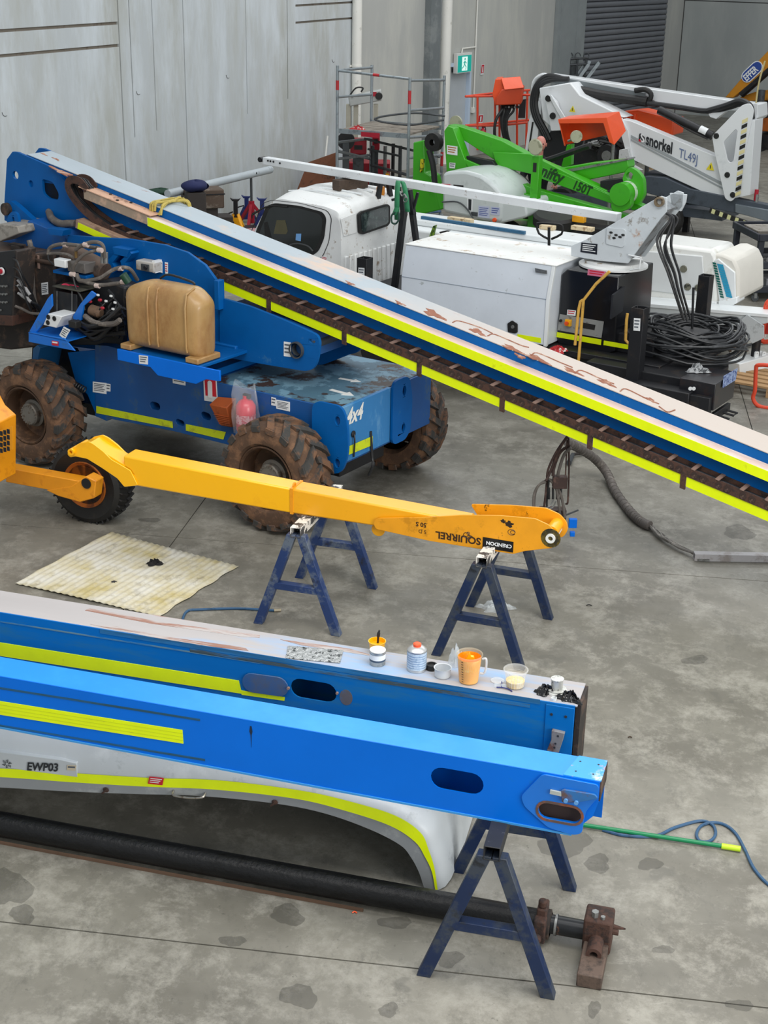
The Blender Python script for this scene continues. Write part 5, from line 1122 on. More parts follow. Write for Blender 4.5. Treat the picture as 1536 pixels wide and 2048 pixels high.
# ---- pale fibreglass cover on the floor under the near beam
KV = Fr(G(868, 1780, 0), 101)
Sk = KV.side
cov = framed(KV, 'fibreglass_cover', 'grey white moulded engine cover with yellow strip on the floor under the near beam', 'machine cover')
LA = [(-420, 1560), (-200, 1566), (0, 1575), (140, 1583), (270, 1588), (400, 1592), (550, 1607), (650, 1627), (740, 1659), (800, 1690), (822, 1715), (838, 1745), (848, 1779)]
LB = [(-420, 1540), (-200, 1545), (0, 1553), (140, 1563), (290, 1572), (430, 1578), (590, 1596), (690, 1620), (780, 1650), (830, 1682), (850, 1712), (864, 1742), (871, 1777)]
LC = [(-420, 1520), (-200, 1526), (0, 1536), (140, 1545), (300, 1555), (440, 1560), (600, 1580), (700, 1602), (790, 1630), (841, 1664), (858, 1700), (869, 1735), (876, 1776)]
A = [Sk(px, py, 0) for px, py in LA]; B = [Sk(px, py, 0) for px, py in LB]; Cc = [Sk(px, py, 0) for px, py in LC]
for L_ in (A, B, Cc):
    L_[-1].z = 0.004
A = spline(A, 5); B = spline(B, 5); Cc = spline(Cc, 5); n = len(A)
def offs(L_, d, dy, extra=0):
    out = []
    for i, p in enumerate(L_):
        t = (L_[min(i+1, n-1)] - L_[max(i-1, 0)]).normalized(); nn = Vector((-t.z, 0, t.x))
        if nn.z < 0 and nn.x < 0: nn = -nn
        sx_ = min(1, max(0, (-p.x - .5) / 1.1)); q = p + nn * (d + extra * sx_); q = Vector((q.x, dy, max(.004, q.z))); out.append(q)
    return out
def skin(rows, name, m_, **k):
    mb = MB(); vs = [p for r_ in rows for p in r_]; fs = []
    for i in range(len(rows) - 1):
        for j in range(n - 1): fs.append((i*n+j, i*n+j+1, (i+1)*n+j+1, (i+1)*n+j))
    return mb.add(vs, fs).build(name, m_, cov, **k)
skin([offs(A, 0, .06), A, offs(B, -.0, 0)], 'lower_lip', GREYGEL, angle=.9)
skin([offs(B, 0, -.006), offs(Cc, 0, -.004)], 'reflective_strip', YEL)
R1 = offs(B, 0, 0); R2 = offs(Cc, .004, 0); R3 = offs(Cc, .035, .03, .10); R4 = offs(Cc, .055, .10, .17); R5 = offs(Cc, .075, .30, .20); R6 = offs(Cc, .09, .75, .22)
for r_ in (R3, R4, R5, R6):
    for p in r_: p.z = min(p.z, .775)
R7 = [Vector((p.x, .80, .004)) for p in R6]  # unseen back wall, added to keep light out of the cover
skin([R1, R2, R3, R4, R5, R6, R7], 'moulded_shell', WGEL, angle=1.0)
a = Sk(346, 1583, -.01); b_ = Sk(410, 1588, -.01)
MB().tube([(a.x, 0, a.z), (a.x + .01, -.03, a.z - .01), ((a.x + b_.x)/2, -.035, (a.z + b_.z)/2 - .015), (b_.x - .01, -.03, b_.z - .01), (b_.x, 0, b_.z)], .006, 8, 4).build('chrome_handle', mat('worn_chrome', '#a8a39a', .3, metal=.8, wear='#6a5a4a', amount=.3, scale=20, var=.05), cov)
q = [Sk(px, py, -.009) for px, py in ((299, 1553), (328, 1556), (325, 1570), (296, 1567))]
sticker(cov, KV, 0, quad=q, lines=3, name='red_sticker', back=REDP, ink=SIGNW)
for px, py in ((211, 1581), (549, 1606)):
    c = Sk(px, py, -.01); mb = MB(); mb.ball((c.x, -.004, c.z), .018, 8, (1, .6, .9)); mb.tube([(c.x - .02, -.01, c.z - .02), (c.x, -.015, c.z), (c.x + .012, -.01, c.z + .015)], .006, 6); mb.build('rusty_catch', RUST, cov)
# EWP03 on the pale shell, in the plane of the shell's front
def shell_pt(px, py): 
    # the shell front leans back: plane through strip top, rising one in one and a half
    r = ray(px, py); o = Sk(300, 1555, 0); n_ = (KV.v * -1.0 + Vector((0, 0, 1)) * .0); 
    return Sk(px, py, -.004)
P0_, P1_ = Sk(55, 1538, -.0), Sk(132, 1541, -.0)
sc_ = (P1_ - P0_).length
U_ = (P1_ - P0_).normalized()
text_mb('EWP03', .070, lambda x, y: (P0_.x + x * U_.x, -.012, P0_.z + x * U_.z + y), shear=.2, sx=sc_ / .26).build('lettering', INK, cov, smooth=False)
MB().prism([(P0_.x - .35, P0_.z - .008), (P0_.x + .29, P0_.z - .008), (P0_.x + .29, P0_.z + .08), (P0_.x + .2, P0_.z + .09), (P0_.x - .35, P0_.z + .09)], -.006, .06).build('name_panel', WGEL, cov, bevel=.004)
c = Sk(14, 1528, -.01); mb = MB()
for k in range(6):
    a = k * math.pi / 3; mb.tube([(c.x + .008 * math.cos(a), -.009, c.z + .008 * math.sin(a)), (c.x + .028 * math.cos(a + .25), -.009, c.z + .028 * math.sin(a + .25)), (c.x + .022 * math.cos(a + .7), -.009, c.z + .022 * math.sin(a + .7)), (c.x + .008 * math.cos(a), -.009, c.z + .008 * math.sin(a))], .0018, 4)
mb.build('flower_emblem', GREYM, cov)
sticker(cov, KV, 0, quad=[Sk(px, py, -.008) for px, py in ((135, 1530), (153, 1531), (151, 1541), (134, 1540))], lines=1, name='small_sticker', back=mat('beige_sticker', '#c3b7a0', .6, var=.03))
# ---- long black tube with knuckle block
t0, t1 = G(0, 1648, .078), G(1080, 1846, .078)
TB = Fr((t1.x, t1.y, 0), math.degrees(math.atan2(t1.x - t0.x, t1.y - t0.y)))
bt_ = framed(TB, 'black_cylinder', 'long black hydraulic cylinder with peeling wrap lying on the floor in front of the cover', 'hydraulic cylinder')
MB().tube([(-4.5, 0, .078), (-.55, 0, .078), (.0, 0, .078)], .069, 28).build('cylinder_barrel', BLKTUBE, bt_)
MB().beam((-3.4, -.066, .008), (-.9, -.066, .008), .012, .014).build('wooden_runner', mat('brown_runner', '#5c4636', .85, var=.1), bt_)
MB().lathe([(.075, 0), (.075, .05), (.06, .055)], (0, 0, .08), (1, 0, 0), 24, False).build('gland_nut', DUSTY, bt_)
mb = MB(); mb.box(-.015, .035, -.05, .05, .06, .195); mb.box(-.02, .04, -.10, -.04, .03, .16); mb.cyl((.01, -.02, .195), (.01, -.02, .235), .022, 12); mb.cyl((.0, -.10, .07), (.0, -.135, .07), .025, 12); mb.build('clamp_block', RUST, bt_, bevel=.008)
MB().cyl((.05, 0, .085), (.24, 0, .085), .048, 24).build('rod', mat('dark_rod', '#222427', .35, metal=.3, wear='#7a5038', amount=.2, scale=9, var=.1), bt_)
MB().lathe([(.054, 0), (.054, .012)], (.075, 0, .085), (1, 0, 0), 24, False).build('bare_ring', STEEL, bt_)
mb = MB(); mb.box(.22, .36, -.07, .07, .01, .20); mb.build('valve_block', RUST, bt_, bevel=.012)
mb = MB(); mb.lathe([(.022, 0), (.038, 0), (.038, -.10)], (.30, -.17, .075), (0, 1, 0), 4, False); 
MB().lathe([(.02, 0), (.038, 0), (.038, .12), (.02, .12), (.02, 0)], (.29, -.18, .085), (0, 1, 0), 20, False).build('port_tube', RUST, bt_)
MB().box(.23, .35, -.32, -.06, .0, .075).build('steel_foot', mat('brown_steel_foot', '#5a4a40', .7, wear='#3a302a', amount=.4, scale=9, var=.12), bt_, bevel=.006)
mb = MB(); mb.cyl((.27, -.03, .20), (.27, -.03, .23), .018, 6); mb.cyl((.31, -.04, .20), (.31, -.04, .215), .012, 6); mb.build('hex_plug', STEEL, bt_)
mb = MB(); mb.tube([(.36, .02, .12), (.42, .02, .12)], [.014, .004], 8); mb.cyl((.36, -.02, .12), (.39, -.02, .12), .014, 8); mb.build('fitting', RUST, bt_)
for px in (1118, 1118): pass
# ---- green handled pole and blue air hose
p0, p1, p2 = G(1100, 1640, .02), G(1443, 1692, .02), G(1481, 1698, .02)
t = thing('green_pole', 'green broom pole with a lime grip lying on the floor beyond the beam end', 'pole', p1)
MB().tube([p0 - p1 - (p1 - p0) * .1, (0, 0, 0)], .0125, 12).build('shaft', mat('green_enamel', '#117a4c', .35, wear='#0d5f3c', amount=.2, scale=9, var=.05), t)
MB().tube([(0, 0, 0), (p2 - p1)], .0165, 12).build('grip', mat('lime_grip', '#b6d62a', .4, var=.03), t)
def floor_hose(name, label, px, r, m_, cat='hose', z=None, sm=7):
    pts = [G(x, y, (z or r)) for x, y in px]; o = thing(name, label, cat, (pts[0].x, pts[0].y, 0)); q = [p - Vector((pts[0].x, pts[0].y, 0)) for p in pts]
    MB().tube(q, r, 8, sm).build('hose', m_, o); return o, q
BH = mat('blue_air_hose', '#2f5476', .45, wear='#22405c', amount=.3, scale=9, var=.06)
floor_hose('air_hose', 'dusty blue air hose curling over the floor at the lower right', [(1205, 1660), (1250, 1671), (1310, 1672), (1350, 1655), (1400, 1642), (1425, 1650), (1431, 1668), (1420, 1682), (1400, 1682), (1393, 1668), (1402, 1652), (1425, 1645), (1450, 1650), (1472, 1668), (1490, 1700), (1510, 1740), (1545, 1775), (1600, 1800)], .009, BH)
o, q = floor_hose('air_hose', 'blue air hose with brass end beside the white absorbent mat', [(366, 1262), (365, 1240), (375, 1222), (400, 1219), (470, 1217), (520, 1219), (548, 1221)], .010, BH)
MB().cyl(q[-1], q[-1] + Vector((.05, .01, 0)), .012, 10).build('brass_coupling', mat('pale_brass', '#b5aa92', .3, metal=.7, var=.03), o)
# ---- absorbent mat
mq = [G(*p, .004) for p in ((30, 1168), (222, 1066), (475, 1133), (318, 1234))]
t = thing('absorbent_mat', 'stained white corrugated absorbent mat spread on the floor', 'mat', (mq[0].x, mq[0].y, 0))
def mf(u, v):
    q = mq[0].lerp(mq[1], u).lerp(mq[3].lerp(mq[2], u), v) - mq[0]
    ed = .010 * math.sin(9 * u + 3 * v) ; return (q.x + (.012 * math.sin(21 * u) if v in (0, 1) else 0), q.y, .006 + .007 * (.5 + .5 * math.sin(2 * math.pi * 22 * v + .6 * math.sin(5 * u))) + .012 * max(0, math.sin(4 * v + 2 * u)) * .5)
MATM = mat('stained_absorbent', '#d3d0c4', .9, wear='#b9ab78', amount=.46, scale=2.4, var=.05, soft=.12, layer2=('#8d8570', .16, 9))
MB().grid(mf, 14, 132).build('sheet', MATM, t, solid=.003)
p = G(308, 1127, .02); crumple('black_glove', 'crumpled black glove lying on the absorbent mat', 'glove', (p.x, p.y, .014), .065, .035, .05, mat('black_cloth', '#1d1c1c', .85, var=.1), 21)
p = G(228, 1163, .02); crumple('rag_scrap', 'tiny dark rag scrap near the mat middle', 'rag', (p.x, p.y, .014), .02, .014, .015, mat('dark_scrap', '#3a3a3c', .85, var=.1), 22)
p = G(992, 1218, 0); crumple('clear_bag', 'crumpled clear plastic bag on the floor under the right sawhorse', 'bag', (p.x, p.y, .001), .13, .07, .07, BAGCL, 31, n=34)
# ---- grey conduit sleeve, cable bundle and long grey box section on the floor
sl = [(1135, 885), (1160, 898), (1190, 918), (1213, 945), (1232, 985), (1262, 1025), (1285, 1045), (1300, 1052)]
hz = [.55, .40, .22, .08, .04, .04, .04, .04]
pts = [G(x, y, z) for (x, y), z in zip(sl, hz)]; o_ = Vector((pts[-1].x, pts[-1].y, 0))
t = thing('sleeved_cable_bundle', 'grey spiral sleeved cable bundle hanging from the boom onto the floor', 'cables', o_)
MB().tube([p - o_ for p in pts], .038, 14, 6).build('sleeve', HOSEG, t)
P2_ = spline([p - o_ for p in pts], 6)
for i in range(1, len(P2_) - 1, 1):
    d = (P2_[i+1] - P2_[i-1]).normalized(); MB().lathe([(.0385, -.012), (.0425, -.010), (.0425, .010), (.0385, .012)], P2_[i], d, 14, False).build('sleeve_ring', HOSEG, t)
ct = [(1300, 1052), (1318, 1070), (1335, 1082), (1360, 1097), (1390, 1110)]
for k in range(7):
    rr = random.Random(k); q = []
    for i, (x, y) in enumerate(ct):
        a = k * .9 + i * 1.3; w_ = (.02, .025, .02, .018, .012)[i]; q.append(G(x, y, .025) - o_ + Vector((math.cos(a) * w_, math.sin(a) * w_ * .7, abs(math.sin(a + k)) * .02)))
    MB().tube(q, .0075, 6, 5).build('cable', mat('dusty_grey_cable', '#77736d', .7, wear='#97928a', amount=.3, scale=14, var=.08), t)
a, b_ = G(1388, 1113, .03), G(1640, 1118, .03)
t = thing('grey_box_section', 'long pale grey steel box section lying on the floor at the right edge', 'box section', (a.x, a.y, 0))
MB().hollow((0, 0, .034), (b_.x - a.x, b_.y - a.y, .034), .07, .06, .004).build('box_tube', mat('pale_grey_steel', '#a3a1a2', .5, wear='#86807c', amount=.3, scale=6, var=.04), t)
MB().beam((.02, -.02, .015), (.12, -.026, .015), .03, .02).build('skid_block', STEEL, t)
# ---- hoses and manifold hanging from the boom behind the yellow arm
HO = G(1120, 985, .45); HO = Vector((HO.x, HO.y, 0))
t = thing('hanging_hose_bundle', 'bundle of brown dusty hoses and fittings hanging under the boom behind the yellow arm', 'hoses', HO)
HF = Fr(HO, 90)
def h(px, py, off=0): return HF.side(px, py, off)
BRH = mat('brown_dusty_hose', '#3c2b27', .75, wear='#5e463c', amount=.35, scale=14, var=.1)
for L_, r_, m_ in (([(1135, 872), (1118, 900), (1100, 945), (1092, 962)], .011, BRH), ([(1133, 874), (1112, 905), (1096, 940), (1094, 965)], .010, BRH), ([(1140, 890), (1120, 905), (1108, 935), (1106, 952)], .013, BRH), ([(1142, 895), (1128, 910), (1118, 940), (1115, 955)], .013, HOSEG), ([(1137, 875), (1138, 930), (1136, 1000), (1132, 1008)], .008, BRH), ([(1134, 880), (1131, 950)], .006, BRH),
                   ([(1094, 962), (1090, 1000), (1088, 1015)], .010, BRH), ([(1098, 960), (1094, 1000), (1094, 1018)], .008, HOSE), ([(1092, 964), (1078, 970), (1068, 990), (1067, 1020)], .011, HOSEG), ([(1095, 958), (1080, 968), (1071, 988), (1069, 1018)], .007, HOSEG),
                   ([(1096, 958), (1108, 965), (1122, 990), (1130, 1035)], .012, HOSEG), ([(1100, 960), (1112, 975), (1118, 1010), (1120, 1030)], .012, HOSEG), ([(1107, 1000), (1100, 1012), (1092, 1016)], .005, STEEL), ([(1112, 1002), (1106, 1014), (1098, 1018)], .005, STEEL)):
    MB().tube([h(x, y, .02 * math.sin(x)) for x, y in L_], r_, 8, 5).build('hose', m_, t)
def hb(x0, y0, x1, y1, d, nm, m_, off=0):
    a, b_ = h(x0, y0, off), h(x1, y1, off); MB().box(a.x, b_.x, off - d, off + d, b_.z, a.z).build(nm, m_, t, bevel=.004)
hb(1106, 952, 1133, 975, .04, 'manifold_block', BRH); 
for i in range(4):
    a, b_ = h(1098 + i * 8, 975, 0), h(1098 + i * 8, 998, 0); MB().cyl(a, b_, .010, 10).build('hose_end', HOSE, t)
hb(1138, 1037, 1153, 1055, .02, 'blue_clamp', BLUEF); hb(1140, 1063, 1149, 1072, .02, 'blue_clamp', BLUEF)
hb(1080, 1016, 1130, 1045, .05, 'lower_bracket', BRH, .08)
MB().beam(h(1132, 1030), h(1157, 1020), .012, .012).build('steel_rod', GREYM, t)
for L_ in ([(1118, 1095), (1117, 1125), (1118, 1133), (1105, 1145), (1098, 1158)], [(1118, 1133), (1135, 1140), (1152, 1143)], [(1076, 1095), (1074, 1110), (1068, 1125), (1057, 1142), (1040, 1145)]):
    MB().tube([h(x, y, -.02 * (y > 1120)) for x, y in L_], .005, 6, 4).build('loose_wire', HOSEG, t)
mb = MB(); a = G(1146, 905, .05); b_ = G(1138, 922, .05); 
t2 = thing('hose_fitting', 'grey steel hose fitting lying on the floor below the boom', 'fitting', (a.x, a.y, 0))
MB().tube([(0, 0, .03), (b_.x - a.x, b_.y - a.y, .03)], [.02, .026], 10).build('fitting_body', GREYM, t2)
MB().tube([(0, 0, .03), (.06, .03, .03), (.10, .05, .02)], .016, 8, 3).build('elbow', DUSTY, t2)
# debris on the floor
for px, py, s_, m_, nm, lb in ((709, 1827, .012, ORANGE, 'orange_scrap', 'tiny orange plastic scrap on the floor in front of the black cylinder'), (1178, 1212, .02, RUBDARK, 'rubber_scrap', 'curled black rubber scrap on open floor right of the right sawhorse'), (1260, 1476, .012, WOOD, 'dry_leaf', 'small dry leaf on the floor right of the beam ends'), (540, 1012, .014, RUBDARK, 'mud_crumb', 'dark crumb of mud near the front wheel')):
    p = G(px, py, 0); t = thing(nm, lb, 'scrap', (p.x, p.y, .001)); MB().tube([(-s_, 0, .003), (0, s_ * .6, .006), (s_, 0, .003)], .004, 5, 3).build('piece', m_, t)
# ================================================================ white lift truck behind the blue boom
TF = Fr(LF.w(.3, 3.9, 0), LF.az); TO = 3.9
St = lambda px, py, o: TF.side(px, py, o - TO)
trk = framed(TF, 'lift_truck', 'small white lift truck with dented cab, white toolbox and black outrigger posts', 'truck')
def t2(pts, o): return [X2(St(px, py, o)) for px, py in pts]
def tprism(name, px, o0, o1, m_, bevel=.006, parent=None, ref=None, holes=(), **k):
    r_ = o0 if ref is None else ref
    return MB().prism(t2(px, r_), o0 - TO, o1 - TO, holes=[t2(h_, r_) for h_ in holes]).build(name, m_, parent or trk, bevel=bevel, **k)
YN, YF = -.72, .80       # near and far sides in the truck frame
# cab
xr = TF.end(690, 540, 0).x
XR = St(683, 540, 3.2).x
prof = t2([(500, 560), (503, 480), (512, 455), (530, 420), (545, 402), (560, 397), (650, 413)], 3.2) + [(XR - .05, 1.84), (XR, 1.74), (XR + .02, .85)]
prof = rpoly(prof, .06, 3)
win = rpoly(t2([(522, 462), (541, 416), (556, 411), (600, 416), (641, 427), (648, 438), (644, 474), (634, 497), (618, 508), (560, 500), (520, 478)], 3.2), .04, 3)
loops = []
for y, ins in ((YN, .035), (YN + .02, .0), (YN + .25, -.055), (.04, -.085), (YF - .25, -.055), (YF - .02, 0), (YF, .035)):
    loops.append([(x, y, z + (0 if z < 1.3 else -ins * (1 if ins < 0 else 1.3))) for x, z in prof])
MB().loft(loops).build('cab_shell', WHITED, trk, angle=.7)
MB().prism([(x, z) for x, z in win], YN - .004, YN + .01).build('door_window', GLASS, trk)
big = []
cx_ = sum(x for x, z in win) / len(win); cz_ = sum(z for x, z in win) / len(win)
frm = [(cx_ + (x - cx_) * 1.12, cz_ + (z - cz_) * 1.12) for x, z in win]
MB().prism(frm, YN - .006, YN - .0, holes=[win]).build('window_seal', RUBDARK, trk)
frm2 = [(cx_ + (x - cx_) * 1.30 + .0, cz_ + (z - cz_) * 1.34 - .02) for x, z in win]; frm3 = [(cx_ + (x - cx_) * 1.28, cz_ + (z - cz_) * 1.32 - .02) for x, z in win]
MB().prism(frm2, YN - .004, YN, holes=[frm3]).build('door_gap', RUBDARK, trk)
# seat, wheel and paper seen through the dark glass are set just behind it
def wthing(nm, px, m_): return MB().prism(t2(px, 3.19), YN - .008, YN - .004).build(nm, m_, trk)
wthing('seat_back', [(555, 440), (572, 440), (577, 462), (574, 468), (549, 467)], mat('beige_seat', '#55513a', .7, var=.1))
wthing('blue_paper', [(594, 467), (604, 467), (603, 482), (593, 480)], mat('blue_paper', '#6fa2d8', .6, var=.02))
MB().tube([St(x, y, 3.19) + Vector((0, YN - .0 - St(x, y, 3.19).y - .008, 0)) for x, y in ((578, 497), (584, 489), (600, 487), (618, 492), (628, 502))], .012, 6, 5).build('steering_wheel', mat('grey_wheel_rim', '#3a3d3e', .5, var=.05), trk)
wthing('a_pillar_shadow', [(530, 445), (536, 443), (546, 480), (532, 478)], RUBDARK)
# wiper and roof gutter over the door
MB().tube([St(*p, 3.17) for p in ((505, 430), (520, 420), (540, 412), (575, 414))], .010, 6, 3).build('visor_rail', RUBDARK, trk)
for px in ([(643, 512), (655, 515), (655, 522), (643, 519)],): sticker(trk, TF, YN - .004, quad=[TF.side(*p, YN - .004) for p in px], lines=2, back=SIGNW, ink=REDP, name='red_sticker')
fa = sticker(trk, TF, YN - .004, quad=[TF.side(*p, YN - .004) for p in ((638, 517), (650, 519), (650, 528), (638, 525))], lines=0, back=mat('first_aid_green', '#0e6b46', .5, var=.02), name='first_aid_sticker')
c = TF.side(644, 522.5, YN - .009); MB().box(c.x - .022, c.x + .022, YN - .011, YN - .009, c.z - .007, c.z + .007).build('cross', SIGNW, fa); MB().box(c.x - .007, c.x + .007, YN - .011, YN - .009, c.z - .022, c.z + .022).build('cross', SIGNW, fa)
# rear wall of the cab: window, pressed panel, vertical ribs
Et = lambda px, py, x=None: TF.end(px, py, XR + .03 if x is None else x)
def eprism(name, px, x0, x1, m_, bevel=.0, parent=None, rr=.02, holes=()):
    q = [(Et(*p).y, Et(*p).z) for p in px]; return MB().prism(rpoly(q, rr, 3) if rr else q, x0, x1, plane='yz', holes=holes).build(name, m_, parent or trk, bevel=bevel)
eprism('rear_window_seal', [(716, 428), (722, 423), (774, 408), (779, 412), (779, 446), (774, 452), (724, 469), (718, 466)], XR + .015, XR + .04, RUBDARK)
eprism('rear_window', [(720, 430), (724, 426), (772, 412), (775, 415), (775, 444), (771, 448), (726, 464), (722, 461)], XR + .035, XR + .045, mat('rear_glass', '#202c2c', .08, var=.2, wear='#55635f', amount=.25, scale=9, soft=.1, coat=.4))
eprism('pressed_panel', [(684, 438), (714, 426), (716, 466), (690, 474)], XR + .004, XR + .014, WHITED, .004)
e0, e1 = Et(690, 480), Et(805, 440)
nr = 13
for i in range(nr):
    y = e0.y + (e1.y + .05 - e0.y) * (i + .5) / nr
    MB().box(XR + .005, XR + .032, y - .032, y + .032, .92, 1.34).build('pressed_rib', WHITED, trk, bevel=.012)
MB().box(XR, XR + .06, YN + .03, YF - .02, .80, .86).build('cab_sill', WHITED, trk, bevel=.01)
for k in range(4):
    y = -.35 + .22 * k; MB().tube([(XR - .12, y, 1.955), (XR - .6, y, 1.975), (XR - 1.0, y, 1.93)], .012, 6, 3).build('roof_swage', WHITE, trk)
# beacons with black guards on the cab rear edge
def beacon(px0, px1, pyt, pyb, x):
    a, b_ = TF.end(px0, pyb, x), TF.end(px1, pyb, x); t_ = TF.end((px0 + px1) / 2, pyt, x); w_ = b_.y - a.y
    mb = MB(); ym = (a.y + b_.y) / 2
    mb.prism([(a.y, a.z), (a.y + w_ * .22, a.z), (a.y + w_ * .34, t_.z - .03), (b_.y - w_ * .34, t_.z - .03), (b_.y - w_ * .22, a.z), (b_.y, a.z), (b_.y - w_ * .2, t_.z), (a.y + w_ * .2, t_.z)], x - .02, x + .02, plane='yz'); g_ = mb.build('beacon_guard', BLACKM, trk, bevel=.004)
    MB().lathe([(.045, 0), (.05, .02), (.05, .09), (.042, .105), (0, .105)], (x - .05, ym, a.z + .02), n=20).build('amber_beacon', AMBER, trk)
    MB().cyl((x - .05, ym, a.z - .03), (x - .05, ym, a.z + .02), .055, 16).build('beacon_base', DUSTY, trk)
beacon(752, 784, 362, 399, XR - .05)
beacon(843, 882, 338, 380, XR + .05) if False else None
# black frame legs of the arm rest behind the cab
HFX = St(800, 520, 3.75).x + .05
def post2(px, o, w_, name, m_=BLACKM):
    (x0, y0), (x1, y1) = px; MB().beam(St(x0, y0, o), St(x1, y1, o), w_, w_).build(name, m_, trk, bevel=.004)
post2(((803, 385), (808, 430)), 3.75, .06, 'rest_leg'); post2(((808, 420), (786, 600)), 3.75, .065, 'rest_leg')
post2(((818, 380), (826, 430)), 4.1, .06, 'rest_leg'); post2(((824, 420), (836, 510)), 4.1, .06, 'rest_leg')
post2(((826, 420), (836, 385)), 4.1, .03, 'rest_fork'); post2(((803, 395), (784, 400)), 3.75, .03, 'rest_fork')
# green ratchet strap over the arm
GS = mat('green_webbing', '#2a7d52', .7, wear='#1f6440', amount=.2, scale=14, var=.06)
st = thing('green_ratchet_strap', 'green ratchet strap slung over the white arm behind the cab', 'strap', TF.w(0, 0, 0), TF.rz)
def ribbon(pts, w_, name, m_, parent, o=3.7):
    q = [St(px, py, oo) for px, py, oo in pts]; q = spline(q, 4); mb = MB(); vs = []
    for p in q: vs += [(p.x - w_/2, p.y, p.z), (p.x + w_/2, p.y, p.z)]
    return mb.add(vs, [(2*i, 2*i+1, 2*i+3, 2*i+2) for i in range(len(q) - 1)]).build(name, m_, parent, solid=.004)
ribbon([(794, 440, 3.62), (794, 400, 3.60), (796, 366, 3.66), (799, 362, 3.75), (806, 366, 3.7), (812, 390, 3.62), (815, 424, 3.60)], .065, 'webbing', GS, st)
ribbon([(794, 415, 3.6), (790, 425, 3.58), (788, 430, 3.58)], .06, 'webbing', GS, st)
MB().tube([St(*p) for p in ((790, 424, 3.57), (783, 432, 3.57), (784, 445, 3.57), (792, 447, 3.57), (798, 437, 3.57), (797, 424, 3.57))], .011, 8, 5).build('strap_loop', mat('dark_green_loop', '#24443a', .6, var=.06), st)
mb = MB(); mb.tube([St(*p) for p in ((800, 384, 3.58), (804, 392, 3.58), (809, 388, 3.58), (812, 396, 3.58))], .007, 6, 3); mb.tube([St(*p) for p in ((811, 392, 3.58), (807, 401, 3.58), (811, 404, 3.58), (815, 398, 3.58), (811, 390, 3.58))], .005, 6, 3); mb.build('steel_hook', STEEL, st)
# timber block on the cab roof
tb_ = St(680, 385, 3.9); c = TF.end(690, 378, XR - .45)
tbk = thing('timber_block', 'dark weathered timber block lying on the white cab roof under the arm', 'timber', TF.w(c.x, c.y, 0), TF.rz)
MB().beam((-.02, -.16, c.z + .06), (.10, .26, c.z + .06), .13, .12).build('timber', WOOD, tbk, bevel=.006)
# toolbox
zt_b, zb_b = 1.565, .74; x0, x1 = St(812, 490, 3.28).x, St(1110, 533, 3.28).x
xa = x0
pf = [(3.20, zb_b), (3.20, 1.23), (3.28, zt_b), (4.16, zt_b), (4.16, zb_b)]
box = MB().prism([(a - TO, b_) for a, b_ in pf], x0, x1, plane='yz').build('toolbox', mat('toolbox_white', '#d3dae2', .4, wear='#aeb4b6', amount=.10, scale=8, var=.03, coat=.25, soft=.03), trk, bevel=.006)
MB().box(x0 - .01, x1 + .02, 3.27 - TO, 4.17 - TO, zt_b, zt_b + .012).build('toolbox_lid', TOPW, trk, bevel=.004)
MB().prism([(3.19 - TO, zb_b - .01), (3.19 - TO, 1.235), (3.275 - TO, zt_b + .0), (3.31 - TO, zt_b), (3.225 - TO, 1.235), (3.225 - TO, zb_b - .01)], x1 - .035, x1 + .004, plane='yz').build('corner_moulding', WHITE, trk, bevel=.003)
MB().box(x0 + .01, x1 - .04, 3.196 - TO, 3.2 - TO, 1.225, 1.232).build('crease_line', mat('crease_shadow', '#98a2ac', .5, var=0), trk)
for a in ([(945, 650), (1012, 664), (1012, 673), (945, 659)], [(1035, 668), (1082, 676), (1082, 686), (1035, 678)]):
    q = [TF.side(*p, 3.199 - TO) for p in a]; sticker(trk, TF, 0, quad=q, lines=0, name='reflective_strip', back=YEL)
q = rpoly(t2([(1015, 647), (1024, 641), (1035, 648), (1035, 665), (1030, 667), (1016, 664)], 3.19), .01); MB().prism(q, 3.185 - TO, 3.199 - TO).build('lock_plate', RUBDARK, trk, bevel=.002); c = St(1025, 654, 3.18); MB().lathe([(.02, 0), (.016, .012), (0, .012)], (c.x, 3.185 - TO, c.z), (0, -1, 0), 12).build('lock_barrel', STEEL, trk)
sticker(trk, TF, 0, quad=[TF.side(*p, 3.23 - TO) for p in ((1070, 536), (1094, 541), (1094, 548), (1071, 545))], lines=2, back=STEEL, name='maker_plate')
# chassis, deck
MB().box(XR - .9, 2.9, -.45, .5, .42, .68).build('truck_chassis', BLACKM, trk, bevel=.01)
MB().box(x0 - .7, 2.72, YN + .05, YF, .66, .72).build('black_deck', BLACKM, trk, bevel=.005)
WT = MB().lathe([(.2, -.12), (.33, -.13), (.36, -.10), (.36, .10), (.33, .13), (.2, .12)], axis=(0, 1, 0), n=32).build('road_wheel', RUBDARK, trk); WT.location = (XR + .55, -.5, .36)
for x, y in ((XR + .55, .6), (XR - 1.0, .6), (XR - 1.0, -.5), (1.9, -.5), (1.9, .6)):
    c = WT.copy(); COL.objects.link(c); c.location = (x, y, .36)
MB().box(XR + .06, x0 - .02, -.5, .6, .5, .95).build('black_engine_box', BLACKM, trk, bevel=.01)
# left outrigger post
def opost(px, pyt, pyb, o, w_, name='outrigger_post'):
    a, b_ = St(px, pyt, o), St(px, pyb, o)
    q = MB().hollow((a.x, o - TO, max(b_.z, .05)), (a.x, o - TO, a.z), w_, w_, .008).build(name, BLACKM, trk, bevel=.004); return q, a
opost(730, 515, 600, 3.05, .13)
sticker(trk, TF, 0, quad=[TF.side(*p, 3.05 - TO - .07) for p in ((717, 535), (729, 536), (729, 556), (717, 555))], lines=3, name='warning_sticker')
